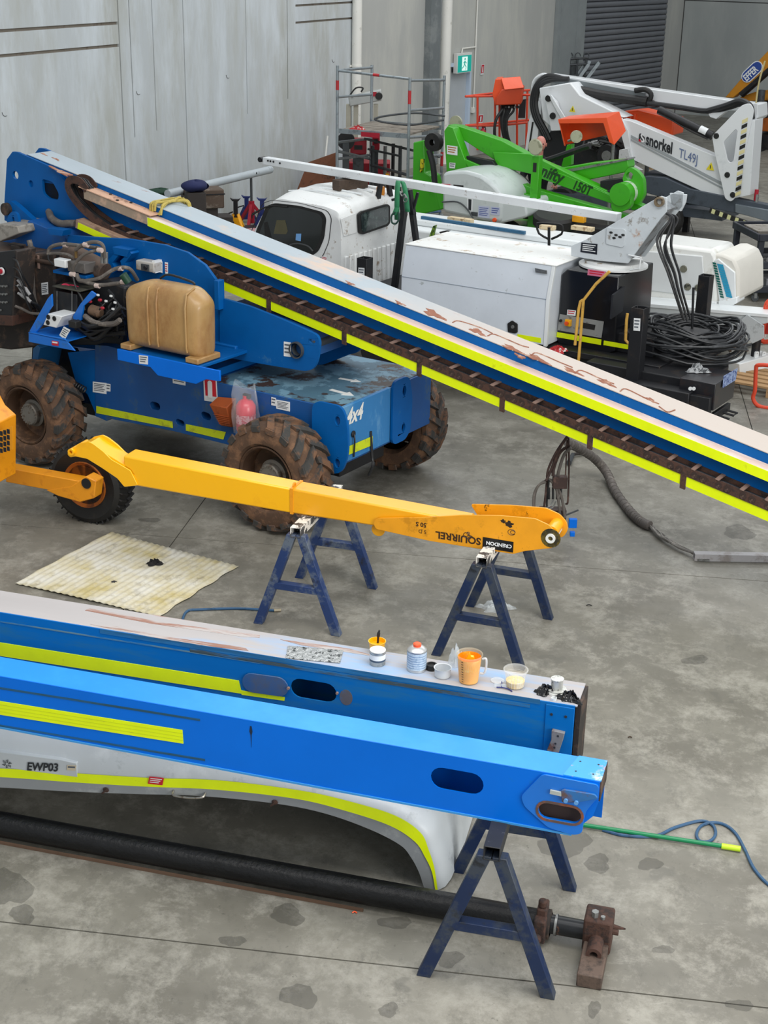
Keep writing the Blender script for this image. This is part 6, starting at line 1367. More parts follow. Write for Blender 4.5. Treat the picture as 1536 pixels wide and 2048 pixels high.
# turret: cabinet, ring, pedestal
tx0_, tx1_ = St(1120, 640, 3.45).x, St(1208, 640, 3.45).x
cab = MB().prism([(tx0_, .72), (tx0_, 1.46), (tx0_ + .06, 1.52), (tx1_ + .14, 1.52), (tx1_ + .16, .74), (tx1_ + .02, .68)], 3.42 - TO, 4.3 - TO).build('turret_cabinet', mat('gloss_black_cabinet', '#0f1116', .3, wear='#1d2026', amount=.2, scale=5, var=.1, coat=.3), trk, bevel=.012)
q = [(TF.end(*p, tx1_ + .165).y, TF.end(*p, tx1_ + .165).z) for p in ((1226, 590), (1249, 573), (1245, 622), (1222, 638))]
MB().prism(q, tx1_ + .15, tx1_ + .17, plane='yz').build('cabinet_hatch', mat('hatch_grey', '#23252a', .5, var=.1), trk)
MB().box(tx1_ + .0, tx1_ + .55, 3.5 - TO, 4.1 - TO, .72, .92).build('step_box', BLACKM, trk, bevel=.008)
sticker(trk, TF, 0, quad=[TF.side(*p, 3.415 - TO) for p in ((1176, 538), (1212, 543), (1211, 555), (1175, 550))], lines=2, back=mat('pink_sticker', '#cc6f8e', .5, var=.03), ink=REDP, name='pink_sticker')
sticker(trk, TF, 0, quad=[TF.side(*p, 3.415 - TO) for p in ((1135, 619), (1152, 621), (1151, 632), (1134, 630))], lines=2, ink=REDP, name='red_sticker')
pn_ = sticker(trk, TF, 0, quad=[TF.side(*p, 3.412 - TO) for p in ((1120, 628), (1208, 643), (1203, 676), (1115, 660))], lines=0, back=mat('dirty_grey_panel', '#8f918f', .5, wear='#5f5b55', amount=.3, scale=9, var=.08), name='control_panel')
c = St(1137, 645, 3.40); MB().box(c.x - .03, c.x + .035, 3.37 - TO, 3.41 - TO, c.z - .035, c.z + .035).build('stop_box', YBOOM2, pn_, bevel=.004); MB().lathe([(.018, 0), (.022, .025), (0, .03)], (c.x, 3.37 - TO, c.z), (0, -1, 0), 14).build('stop_button', ORANGE, pn_)
c = St(1122, 641, 3.4); MB().lathe([(.015, 0), (.015, .02)], (c.x, 3.40 - TO, c.z), (0, -1, 0), 10).build('key_switch', RUBDARK, pn_)
sticker(pn_, TF, 0, quad=[TF.side(*p, 3.408 - TO) for p in ((1166, 645), (1191, 650), (1189, 660), (1166, 656))], lines=0, back=RUBDARK, name='lever_slot')
for a in ([(1114, 664), (1203, 679), (1202, 690), (1113, 674)], [(1208, 681), (1260, 690), (1260, 699), (1207, 690)]):
    sticker(trk, TF, 0, quad=[TF.side(*p, 3.413 - TO) for p in a], lines=0, name='reflective_strip', back=YEL)
HY = mat('worn_yellow_handrail', '#d6a84e', .5, wear='#a8823c', amount=.3, scale=10, var=.06)
for L_ in ([(1157, 722), (1167, 600), (1192, 568), (1219, 543)], [(1150, 690), (1157, 620), (1161, 603), (1166, 600)], [(1255, 627), (1253, 640), (1251, 680), (1258, 688)]):
    MB().tube([St(x, y, 3.22 if x < 1230 else 3.35) for x, y in L_], .016, 8, 0).build('yellow_handrail', HY, trk)
cx_, cy_ = (tx0_ + tx1_) / 2 + .28, 3.85 - TO
MB().lathe([(.36, 0), (.36, .02), (.31, .035), (.31, .06)], (cx_ - .15, cy_, 1.53), n=40).build('slew_ring', WHITED, trk)
PEDW = mat('paint_flaked_white', '#c9d0d4', .45, wear='#7b7266', amount=.24, scale=7, var=.06, layer2=('#a8733f', .10, 5), soft=.05, coat=.2)
ped = [(1142, 497), (1150, 470), (1322, 393), (1352, 395), (1351, 410), (1335, 430), (1345, 440), (1330, 445), (1325, 425), (1255, 528), (1142, 512)]
pp = [(1142, 492), (1170, 480), (1300, 404), (1322, 392), (1334, 396), (1333, 424), (1322, 436), (1256, 527), (1200, 522), (1142, 512)]
tprism('pedestal_plate', pp, 3.60, 3.62, PEDW, .004)
tprism('pedestal_plate', [(x, y) for x, y in pp], 4.02, 4.04, PEDW, .004, ref=3.6)
core = [(1146, 498), (1300, 410), (1320, 425), (1252, 522)]
tprism('pedestal_core', core, 3.63, 4.01, mat('pedestal_inner_grey', '#8d9296', .5, wear='#54514d', amount=.35, scale=6, var=.1), .004, ref=3.6)
tprism('pivot_cheek', [(1318, 393), (1352, 396), (1350, 412), (1341, 430), (1322, 426)], 4.02, 4.05, PEDW, .004, ref=3.75)
c = St(1330, 404, 3.6); MB().lathe([(.05, 0), (.05, .04), (.03, .04), (.03, .0), (.05, 0)], (c.x - .05, -.345, c.z), (0, 1, 0), 20, False).build('pivot_pin', mat('tan_pin', '#8a7a62', .5, metal=.4, wear='#3f362c', amount=.4, scale=9, var=.1), trk)
hx = rpoly(t2([(1214, 455), (1248, 458), (1252, 462), (1248, 492), (1244, 495), (1212, 488)], 3.59), .02); MB().prism(hx, 3.585 - TO, 3.6 - TO).build('cover_plate', PEDW, trk, bevel=.002)
for px, py in ((1232, 470), (1240, 474), (1228, 476), (1222, 465), (1246, 470)): c = St(px, py, 3.58); MB().ball((c.x, 3.58 - TO, c.z), .022, 6, (1, .4, .6)).build('hose_hole', RUBDARK, trk)
sticker(trk, TF, 0, quad=[TF.side(*p, 3.597 - TO) for p in ((1163, 485), (1195, 488), (1194, 509), (1161, 504))], lines=4, back=mat('navy_plate', '#151a26', .5, var=0), ink=SIGNW, name='data_plate')
MB().tube([St(1257, 510, 3.58), St(1282, 515, 3.56), St(1279, 537, 3.56), St(1260, 540, 3.58)], .010, 6).build('grab_handle', WHITE, trk)
# the long white arm
a0, a1 = TF.side(516, 320, -.08), TF.side(1232, 433, -.08)
MB().beam((a0.x + .05, .0, a0.z - .01), (a1.x, .0, a1.z - .02), .12, .085).build('long_arm', mat('chipped_white_arm', '#d4d8da', .45, wear='#8a7f72', amount=.12, scale=12, var=.04, layer2=('#6b5a48', .06, 5)), trk, bevel=.006)
c = a0; mb = MB(); mb.cyl((c.x + .0, -.05, c.z), (c.x + .0, .05, c.z), .03, 14); mb.box(c.x - .0, c.x + .07, -.03, .03, c.z - .025, c.z + .02); mb.build('sheave_end', BLACKM, trk)
for px, py in ((527, 323), (532, 324), (538, 325), (551, 328)): q = St(px, py, 3.75); MB().cyl((q.x, -.062, q.z), (q.x, -.068, q.z), .012, 8).build('bolt', BLACKM, trk)
# cables falling from the pedestal
for i in range(9):
    rr = random.Random(i + 50); ox = rr.uniform(-20, 12)
    MB().tube([St(1334 + rr.uniform(-4, 4), 426, 3.7), St(1345 + ox * .3 + (12 if i == 0 else 0), 440, 3.6), St(1332 + ox, 490 + rr.uniform(-10, 10), 3.5), St(1350 + ox * .8, 545, 3.42), St(1358 + ox * .6, 580, 3.40), St(1375 + ox * .5, 635 + rr.uniform(-4, 8), 3.45)], .010, 6, 6).build('hanging_cable', HOSE, trk)
# coil of hydraulic hose lying on the rear frame
cc = TF.top(1380, 690, .80)
coil = thing('hose_coil', 'large tangled coil of black hydraulic hose lying on the truck rear frame', 'hose coil', TF.w(cc.x, cc.y, 0), TF.rz)
HC = mat('black_coil_hose', '#25272a', .42, wear='#3c3e41', amount=.3, scale=10, var=.12)
for i in range(30):
    rr = random.Random(i * 3 + 1); R_ = .30 + .28 * rr.random() ** .7; ex, ey = rr.uniform(-.07, .07), rr.uniform(-.07, .07); zz = .80 + .22 * rr.random(); ph = rr.random() * 6.28; n_ = 26
    if R_ > .5: zz -= .08
    pts = [(ex + R_ * 1.08 * math.cos(a), ey + R_ * .95 * math.sin(a), max(.745, zz + .04 * math.sin(2 * a + ph) + .03 * math.sin(3 * a - ph))) for a in [2 * math.pi * k / n_ for k in range(n_)]]
    MB().tube(pts, .0125, 6, closed=True).build('hose_loop', HC, coil)
MB().box(-.13, .17, -.13, .14, .74, .96).build('black_carton', BLACKM, coil, bevel=.01)
# rear frame, posts, bumper
MB().box(2.0, 3.25, -.86, -.15, .44, .70).build('rear_frame', BLACKM, trk, bevel=.01)
pr = TF.side(1392, 770, -.9)
MB().box(3.05, 3.42, -.95, -.40, .46, .73).build('rear_beam', mat('oily_black_beam', '#14141a', .4, wear='#2e1d18', amount=.3, scale=5, var=.1, coat=.3), trk, bevel=.008)
MB().box(2.45, 3.2, -1.05, -.80, .42, .62).build('outrigger_foot_box', BLACKM, trk, bevel=.008)
_, A = opost(1281, 614, 775, 3.02, .135); 
sticker(trk, TF, 0, quad=[TF.side(*p, 3.02 - TO - .07) for p in ((1268, 636), (1281, 637), (1280, 662), (1267, 661))], lines=3, name='warning_sticker')
opost(1413, 550, 660, 4.75, .13)
A, B = St(1387, 575, 4.0), St(1384, 660, 4.0); MB().cyl(B, A, .014, 8).build('steel_rod', BLACKM, trk)
for px in (1381, 1388): c = St(px, 777, 2.9); MB().lathe([(.018, 0), (.018, .012)], (c.x, -1.0, c.z), (0, -1, 0), 12).build('white_reflector', SIGNW, trk)
MB().box(3.0, 3.4, -1.02, -.94, .34, .60).build('bumper_end', BLACKM, trk, bevel=.004)
MB().box(3.36, 3.40, -.9, -.4, .32, .40).build('underrun_bar', BLACKM, trk, bevel=.006)
for yy in (-.75, -.52): MB().tube([(3.40, yy - .05, .34), (3.5, yy - .05, .33), (3.5, yy + .05, .33), (3.40, yy + .05, .34)], .012, 6).build('tie_hook', BLACKM, trk)
q = [TF.end(*p, 3.43) for p in ((1447, 752), (1475, 736), (1471, 760), (1445, 776))]
npl = sticker(trk, TF, 0, quad=q, lines=0, name='number_plate', back=mat('blue_white_plate', '#9fb2d6', .5, wear='#2c4584', amount=.5, scale=30, var=.03), ends=3.43, label='blue and white number plate')
rgp = TF.top(1395, 738, .76); crumple('silver_rag', 'crumpled silver grey rag on the truck rear frame below the hose coil', 'rag', TF.w(rgp.x, rgp.y, .735), .10, .07, .09, mat('silver_rag', '#a3a6a8', .5, wear='#3c3f42', amount=.45, scale=22, var=.1, soft=.03), 61)
rgp = TF.top(1116, 700, .74); crumple('red_rag', 'red and white checked rag on the dark deck beside the toolbox corner', 'rag', TF.w(rgp.x, rgp.y, .725), .09, .07, .07, mat('red_check_rag', '#b02a2e', .8, wear='#d9d4d0', amount=.3, scale=22, var=.1, soft=.03), 62)
# ================================================================ second white vehicle behind the truck
VF = Fr(LF.w(.3, 6.2, 0), LF.az)
Sv = lambda px, py, o=0.0: VF.side(px, py, o)
v2 = framed(VF, 'service_vehicle', 'second white vehicle body with teal checked stripes on its rounded tail', 'vehicle body')
def vprism(name, px, o0, o1, m_, bevel=.01, ref=None, **k): return MB().prism([X2(Sv(*p, o0 if ref is None else ref)) for p in px], o0, o1).build(name, m_, v2, bevel=bevel, **k)
lv = [X2(Sv(*p)) for p in ((735, 446), (860, 460), (1060, 484), (1240, 500))]
MB().box(lv[0][0] - .3, Sv(1290, 500).x, 0, .95, .45, lv[1][1] - .02).build('long_body', WHITE, v2, bevel=.03)
MB().box(lv[0][0] - .3, Sv(1290, 500).x, .25, .75, lv[1][1] - .02, lv[1][1] + .06).build('roof_ridge', WHITE, v2, bevel=.02)
hp = [(1262, 486), (1300, 484), (1425, 500), (1432, 515), (1436, 620), (1380, 612), (1262, 600)]
vprism('rear_cover', hp, -.12, .55, mat('white_gelcoat_cover', '#e2e3df', .4, wear='#c9c7bd', amount=.2, scale=4, var=.03, coat=.3), .04)
vprism('cover_side_panel', [(1270, 500), (1405, 512), (1410, 590), (1350, 588), (1270, 578)], -.145, -.12, mat('cover_side_grey', '#cfd2d2', .45, var=.03), .015)
vprism('cover_skirt', [(1262, 592), (1432, 604), (1434, 616), (1262, 604)], -.16, .5, WHITE, .01)
for px, py in ((1367, 538), (1375, 574), (1396, 576)): c = Sv(px, py, -.15); MB().lathe([(.0, 0), (.045, 0), (.04, .02), (0, .02)], (c.x, -.145, c.z), (0, -1, 0), 10).build('round_vent', mat('olive_vent', '#6b6a5c', .5, wear='#2c2c26', amount=.4, scale=20, var=.1), v2)
tl = [(1426, 508), (1445, 508), (1468, 518), (1478, 540), (1479, 600), (1470, 604), (1440, 612), (1430, 606)]
vprism('rounded_tail', tl, -.10, .75, GELLID, .04)
vprism('tail_face', [(1428, 522), (1436, 517), (1470, 545), (1471, 597), (1438, 604)], -.13, -.10, WHITE, .01)
vprism('tail_bumper', [(1436, 602), (1474, 594), (1474, 606), (1464, 612), (1437, 618)], -.16, .1, WHITE, .01)
TEAL = mat('teal_reflector', '#2a93b8', .4, var=.03); DGR = mat('dark_green_reflector', '#0d5a50', .4, var=.03)
A0, A1 = Sv(1425, 524, -.135), Sv(1441, 596, -.135); B0, B1 = Sv(1434, 527, -.135), Sv(1453, 594, -.135)
for i in range(14):
    for (C0, C1, m1, w_) in ((A0, A1, DGR, .045), (B0, B1, TEAL, .075)):
        t_ = i / 14; p = C0.lerp(C1, t_); q = C0.lerp(C1, t_ + (.052 if m1 is DGR else .066)); MB().add([(p.x, -.137, p.z), (p.x + w_, -.137, p.z - .004), (q.x + w_, -.137, q.z - .004), (q.x, -.137, q.z)], [(0, 1, 2, 3)]).build('checker', m1, v2, smooth=False)
c = Sv(862, 455, -.02); vprism('green_yellow_strip', [(866, 452), (872, 450), (866, 474), (858, 474)], -.03, 0, mat('lime_edge_strip', '#7ea32a', .5, wear='#1f3d1c', amount=.5, scale=30, var=.05), 0)
vprism('window_slot', [(878, 464), (892, 461), (900, 462), (882, 469)], -.03, 0, RUBDARK, 0)
MB().box(Sv(735, 450).x, Sv(862, 460).x, -.02, 0, .6, Sv(800, 468).z - .02).build('grey_side', mat('mid_grey_side', '#a9abad', .5, var=.03), v2)
for i, (a, b_) in enumerate(((-2.4, .3), (1.6, .3))):
    MB().lathe([(.2, -.12), (.33, -.13), (.36, -.10), (.36, .10), (.33, .13), (.2, .12)], (a + .2, .12 + .1, .36), (0, 1, 0), 28).build('road_wheel', RUBDARK, v2)
    MB().lathe([(.2, -.12), (.33, -.13), (.36, -.10), (.36, .10), (.33, .13), (.2, .12)], (a + .2, .75, .36), (0, 1, 0), 28).build('road_wheel', RUBDARK, v2)
# blue beam and timber pieces lying on it
zz = lv[1][1] + .06
a_, b_ = VF.top(850, 434, zz + .03), VF.top(1050, 464, zz + .03)
MB_ = MB()
bb = thing('blue_rail', 'thin blue steel rail lying along the second white vehicle', 'rail', VF.w(a_.x, a_.y, 0), VF.rz)
MB().beam((-.05, 0, zz + .02), (b_.x - a_.x, b_.y - a_.y, zz + .02), .05, .04).build('rail_bar', mat('faded_blue_rail', '#2f6284', .5, wear='#1d4a68', amount=.3, scale=8, var=.06), bb, bevel=.003)
for (px, py, l_, lb) in ((921, 447, .36, 'pale chipped timber offcut on the second white vehicle, beside the blue rail'), (1165, 464, .30, 'pale timber offcut near the white pedestal on the second vehicle'), (1095, 462, .2, 'splintered pale timber piece behind the pallet jack handle')):
    c = VF.top(px, py, zz - .02); t = thing('timber_offcut', lb, 'timber', VF.w(c.x, c.y, 0), VF.rz, 'timber offcuts on the second white vehicle'); MB().box(-l_ / 2, l_ / 2, -.05, .05, zz + .002, zz + .055).build('timber', mat('painted_pale_timber', '#cdbb98', .8, wear='#8b6a48', amount=.3, scale=14, var=.06), t, bevel=.004)
# pallet jack handle poking up between the vehicles
PJ = LF.w(.13, 5.55, 0); t = thing('pallet_jack', 'black loop handle of a pallet jack standing between the two white vehicles', 'pallet jack', PJ, LF.rz)
PF = Fr(PJ, LF.az); sp = lambda px, py: PF.side(px, py, 0)
MB().tube([sp(*p) for p in ((1097, 478), (1078, 467), (1074, 450), (1080, 446), (1118, 449), (1125, 454), (1123, 468), (1103, 478))], .014, 8, 2).build('loop_handle', RUBDARK, t)
A, B = sp(1098, 455), sp(1098, 490); MB().tube([A, B, (B.x, 0, .2)], .018, 8).build('handle_shaft', RUBDARK, t)
mb = MB(); mb.box(-.1 + B.x, .1 + B.x, -.1, .1, .05, .22); mb.build('pump_body', BLACKM, t, bevel=.01)
for y in (-.18, .18): MB().box(B.x - 1.0, B.x - .05, y - .07, y + .07, .05, .10).build('fork', BLACKM, t)
MB().cyl((B.x, -.05, .09), (B.x, .05, .09), .085, 20).build('steer_wheel', RUBDARK, t)
# ---- white lower boom with diamond knuckle plate, right
BF = Fr(LF.w(.3, 5.75, 0), LF.az); sb = lambda px, py, o=0: BF.side(px, py, o)
ub = framed(BF, 'folded_boom', 'white lift arm with a square knuckle plate set on its corner', 'lift arm')
q = [X2(sb(*p)) for p in ((1264, 606), (1520, 634), (1560, 640), (1560, 665), (1480, 655), (1264, 638))]
q = [X2(sb(*p)) for p in ((1264, 606), (1536, 628), (1536, 646), (1510, 652), (1480, 652), (1264, 640))]
q0 = q[0]
MB().prism(q, 0, .3).build('arm_box', mat('grey_white_arm', '#c3c8c9', .45, wear='#97989a', amount=.2, scale=6, var=.05, coat=.2), ub, bevel=.008)
MB().prism([X2(sb(*p)) for p in ((1264, 604), (1560, 630), (1560, 636), (1264, 611))], -.02, .32).build('top_flange', WHITE, ub, bevel=.003)
MB().prism([X2(sb(*p)) for p in ((1472, 650), (1497, 628), (1530, 650), (1530, 675), (1507, 686))], -.04, -.02).build('knuckle_plate', mat('light_grey_plate', '#b4b9bb', .45, wear='#858788', amount=.3, scale=7, var=.06), ub, bevel=.004)
MB().prism([X2(sb(*p, .3)) for p in ((1472, 650), (1497, 628), (1530, 650), (1530, 675), (1507, 686))], .32, .34).build('knuckle_plate', WHITE, ub, bevel=.004)
MB().tube([sb(1430, 650, .15), sb(1456, 653, .15)], .04, 14).build('cylinder_barrel', WHITE, ub); MB().tube([sb(1456, 653, .15), sb(1500, 658, .15)], .022, 12).build('cylinder_rod', STEEL, ub)
MB().cyl((X2(sb(1330, 640))[0], .15, 0), (X2(sb(1330, 640))[0], .15, X2(sb(1330, 640))[1] + .02), .05, 12).build('support_stand', BLACKM, ub)
MB().cyl((X2(sb(1510, 640))[0], .15, 0), (X2(sb(1510, 640))[0], .15, X2(sb(1510, 640))[1]), .05, 12).build('support_stand', BLACKM, ub)
# lower white boom end at the right edge and black hoses, pallet
P_ = G(1480, 745, .12)
WBf = Fr((P_.x, P_.y, 0), 62)
t = framed(WBf, 'white_boom_end', 'short white boom end with two lugs at the right edge above the pallet', 'boom end')
sw = lambda px, py, o=0: WBf.side(px, py, o)
a_ = sw(1480, 738); 
MB().prism([X2(sw(*p)) for p in ((1479, 728), (1545, 709), (1545, 738), (1480, 752))], 0, .2).build('boom_box', WHITE, t, bevel=.008)
for px in (1519, 1533): c = sw(px, 710); MB().prism(rpoly([(c.x - .03, c.z - .05), (c.x + .03, c.z - .05), (c.x + .025, c.z + .03), (c.x - .025, c.z + .03)], .015), .04, .06, holes=[circ(c.x, c.z + .005, .008, 8)]).build('lug', WHITE, t)
lh = []
for k, (L_, lb) in enumerate((([(1400, 735), (1475, 728), (1500, 713), (1522, 709), (1560, 712)], 'black hoses running into the white boom end'), ([(1475, 698), (1500, 690), (1530, 684), (1580, 688)], 'black hoses crossing the floor behind the white boom end'))):
    o_ = G(*L_[1], .03); t = thing('floor_hose', lb, 'hose', (o_.x, o_.y, 0))
    for d in (0, .03): MB().tube([G(x, y, .03 + (.1 if (k == 0 and x > 1490) else 0)) - Vector((o_.x, o_.y - d, 0)) for x, y in L_], .013, 6, 5).build('hose', HOSE, t)
pc = G(1500, 770, .1); pl = thing('timber_pallet', 'pale timber pallet lying under the white boom end', 'pallet', (pc.x, pc.y, 0), LF.rz)
for i in range(5): MB().box(-.35, .9, -.05 + .16 * i, .05 + .16 * i, .10, .125).build('board', WOODL, pl, bevel=.003)
for x in (-.3, .25, .8): MB().box(x - .045, x + .045, -.05, .69, .0, .10).build('bearer', WOODL, pl, bevel=.003)
# ---- orange tube frames at the right edge
OF = Fr((4.02, 14.85, 0), 118); so_ = lambda px, py: OF.side(px, py, 0)
t = framed(OF, 'orange_guard_rail', 'bent orange tube leg of a work basket at the right edge', 'basket frame')
MB().tube([so_(*p) for p in ((1560, 733), (1518, 730), (1512, 740), (1510, 780), (1506, 795), (1512, 808), (1528, 815), (1575, 820))], .022, 10, 4).build('bent_tube', ORANGET, t)
OF2 = Fr((4.12, 16.2, 0), 118); s2 = lambda px, py: OF2.side(px, py, 0)
t = framed(OF2, 'orange_mesh_gate', 'orange framed basket panel above the white boom end at the right edge', 'basket panel')
MB().tube([s2(*p) for p in ((1560, 600), (1540, 601), (1532, 612), (1530, 640), (1523, 680), (1545, 683), (1575, 686))], .028, 10, 3).build('panel_tube', ORANGET, t)
MB().prism([X2(s2(*p)) for p in ((1534, 620), (1575, 612), (1575, 672), (1529, 668))], .0, .01).build('mesh_panel', mat('red_mesh_panel', '#b83022', .6, var=.08), t)
c = s2(1545, 690); MB().cyl((c.x, 0, 0), (c.x, 0, c.z), .028, 10).build('leg_tube', ORANGET, t)
# ---- black service trolley
TC = G(1508, 604, 0); TRF = Fr((TC.x, TC.y, 0), 118)
tr_ = thing('service_trolley', 'black plastic three shelf service trolley loaded with boxes and rags', 'trolley', (TC.x, TC.y, 0), math.radians(8))
PL = mat('black_trolley_plastic', '#1d222c', .6, wear='#2c313b', amount=.3, scale=5, var=.08)
W3, D3 = .75, 1.0
for z0, nm in ((.13, 'shelf'), (.47, 'shelf'), (.86, 'shelf')):
    mb = MB(); mb.box(-.03, W3, 0, D3, z0, z0 + .03)
    for a in ((-.03, W3, -.02, .02), (-.03, W3, D3 - .02, D3 + .02), (-.05, -.01, 0, D3), (W3 - .02, W3 + .02, 0, D3)): mb.box(a[0], a[1], a[2], a[3], z0, z0 + .10)
    mb.build(nm, PL, tr_, bevel=.01)
for x in (-.02, W3 - .06):
    for y in (.0, D3 - .08): MB().box(x, x + .08, y, y + .08, .13, .93).build('corner_post', PL, tr_, bevel=.01); MB().cyl((x + .04, y + .02, .05), (x + .04, y + .06, .05), .05, 16).build('castor', GREYM, tr_); MB().box(x + .02, x + .06, y + .01, y + .07, .05, .14).build('castor_fork', STEEL, tr_)
def ontr(name, lb, cat, x, y, z, sx, sy, sz, m_, kind='box', seed=1):
    P = Vector((TC.x, TC.y, 0)) + Matrix.Rotation(math.radians(8), 3, 'Z') @ Vector((x, y, z))
    if kind == 'box':
        t = thing(name, lb, cat, P, math.radians(8)); mb = MB(); mb.box(-sx, sx, -sy, sy, 0, sz); mb.build('body', m_, t, bevel=.006)
        MB().box(-sx * 1.04, sx * 1.04, -sy * 1.04, sy * 1.04, sz - .015, sz + .006).build('rim', m_, t, bevel=.003)
    else: crumple(name, lb, cat, P, sx, sy, sz, m_, seed)
ontr('foil_tray', 'dusty shallow tray of small parts on the trolley top', 'tray', .2, .45, .895, .18, .25, .07, mat('dusty_tray', '#8a857c', .6, wear='#5f574c', amount=.4, scale=12, var=.1))
ontr('blue_bin', 'small blue plastic bin on the near edge of the trolley top', 'bin', .42, .12, .895, .10, .09, .13, mat('deep_blue_bin', '#173c7c', .45, var=.05))
ontr('red_cloth', 'red cloth bundle on the middle trolley shelf', 'cloth', .15, .75, .505, .16, .12, .10, mat('red_cloth', '#9c1620', .85, var=.1), 'c', 71)
ontr('grey_cloth', 'grey white rags on the middle trolley shelf', 'rags', .35, .25, .505, .2, .14, .09, mat('grey_rags', '#8c8c8e', .85, wear='#4a4a4c', amount=.4, scale=14, var=.1), 'c', 72)
ontr('yellow_carton', 'yellow carton on the lowest trolley shelf', 'carton', .12, .8, .165, .12, .10, .13, mat('yellow_carton', '#c99f22', .7, wear='#8a7a3a', amount=.3, scale=12, var=.08))
ontr('clear_tub', 'pale clear tub of parts on the lowest trolley shelf', 'tub', .35, .3, .165, .14, .16, .13, mat('cloudy_tub', '#8f9096', .4, var=.1))
# ================================================================ green trailer lift
GFr = Fr(G(1150, 470, .3).copy(), 118); GFr.o.z = 0
# place the plane so that the post foot is about 22.7 m away
P_ = Vector((2.28, 22.7, 0)); GFr = Fr(P_, LF.az)
gf = lambda px, py, o=0.0: GFr.side(px, py, o)
gl = framed(GFr, 'green_trailer_lift', 'lime green towable boom lift with pale moulded engine cover', 'boom lift')
def gp(name, px, o0, o1, m_, bevel=.01, holes=(), parent=None, ref=None, rr=0):
    q = [X2(gf(*p, o0 if ref is None else ref)) for p in px]
    if rr: q = rpoly(q, rr, 3)
    return MB().prism(q, o0, o1, holes=holes).build(name, m_, parent or gl, bevel=bevel)
# upper boom and kinked plate
gp('upper_boom', [(890, 262), (893, 250), (912, 252), (1000, 282), (1062, 316), (1285, 415), (1262, 422), (1245, 408), (1180, 388), (1065, 340), (1000, 330), (930, 285)], .25, .45, GREEN, .012, ref=.2)
gp('boom_web', [(985, 304), (1060, 308), (1130, 344), (1248, 402), (1230, 408), (1070, 350), (1000, 334), (992, 330)], .18, .25, GREEN)
gp('riser_plate', [(888, 262), (895, 252), (906, 256), (930, 320), (941, 342), (930, 352), (893, 345)], .05, .25, GREEN)
gp('lower_boom', [(928, 318), (1068, 378), (1250, 430), (1280, 440), (1190, 432), (1062, 396), (935, 342)], .05, .22, GREEN)
gp('inner_boom', [(935, 340), (1062, 392), (1180, 425), (1180, 432), (1030, 400), (940, 350)], -.02, .05, GREEN)
gp('black_cylinder', [(932, 312), (985, 322), (993, 334), (935, 326)], .1, .2, BLACKM)
sticker(gl, GFr, 0, quad=[gf(*p, .04) for p in ((894, 290), (915, 293), (915, 311), (894, 308))], lines=3, ink=mat('amber_print', '#a8641a', .5, var=0))
sticker(gl, GFr, 0, quad=[gf(*p, .04) for p in ((899, 325), (911, 326), (910, 337), (899, 336))], lines=2)
# lettering
DG = mat('dark_green_print', '#123c10', .5, var=0)
def along(px0, py0, px1, py1, off):
    a, b_ = gf(px0, py0, off), gf(px1, py1, off); d = (b_ - a).normalized(); return (lambda x, y: (a.x + x * d.x - y * d.z, off, a.z + x * d.z + y * d.x)), (b_ - a).length
fn, l_ = along(1079, 350, 1138, 374, .165); text_mb('nifty', .26, fn, sx=l_ / .62, shear=.2).build('lettering', DG, gl, smooth=False)
fn, l_ = along(1143, 376, 1186, 394, .165); text_mb('150T', .20, fn, sx=l_ / .50, shear=.15).build('lettering', DG, gl, smooth=False)
gp('lettering_plate', [(1066, 328), (1130, 350), (1215, 388), (1240, 402), (1225, 408), (1150, 382), (1068, 352)], .17, .25, GREEN, .006)
# knuckle at the right
gp('knuckle_plate', [(1228, 385), (1246, 372), (1262, 380), (1262, 412), (1254, 420), (1230, 428), (1220, 415)], -.12, .0, GREEN, .012, rr=.08)
c = gf(1243, 388, -.1); MB().lathe([(0, 0), (.17, 0), (.17, .42), (0, .42)], (c.x, -.16, c.z), (0, 1, 0), 24).build('pivot_drum', GREEN, gl)
MB().lathe([(.172, 0), (.172, .14)], (c.x, .02, c.z), (0, 1, 0), 24, False).build('white_wrap', mat('white_green_wrap', '#c9dcc4', .5, wear='#7fb572', amount=.4, scale=9, var=.04), gl)
gp('elbow_bracket', [(1243, 360), (1252, 340), (1260, 334), (1275, 342), (1287, 358), (1288, 392), (1276, 410), (1262, 405), (1262, 375)], .12, .22, GREEN, .01, rr=.06, holes=[circ(*X2(gf(1259, 352, .12)), .06, 12)])
gp('elbow_bracket', [(1262, 350), (1276, 344), (1288, 362), (1288, 392), (1276, 412), (1266, 400)], .45, .52, GREEN, .01, rr=.06)
gp('top_link', [(1070, 345), (1180, 326), (1255, 318), (1257, 334), (1250, 345), (1165, 362), (1120, 362), (1090, 360)], .5, .75, GREEN, .012)
gp('grey_top_face', [(1100, 345), (1255, 317), (1256, 320), (1110, 350)], .48, .76, STEEL, 0)
gp('black_mechanism', [(1200, 362), (1248, 356), (1244, 376), (1225, 392), (1200, 380)], .3, .5, BLACKM)
MB().tube([gf(1232, 380, .28), gf(1205, 392, .28)], .05, 12).build('cylinder_rod', BLACKM, gl)
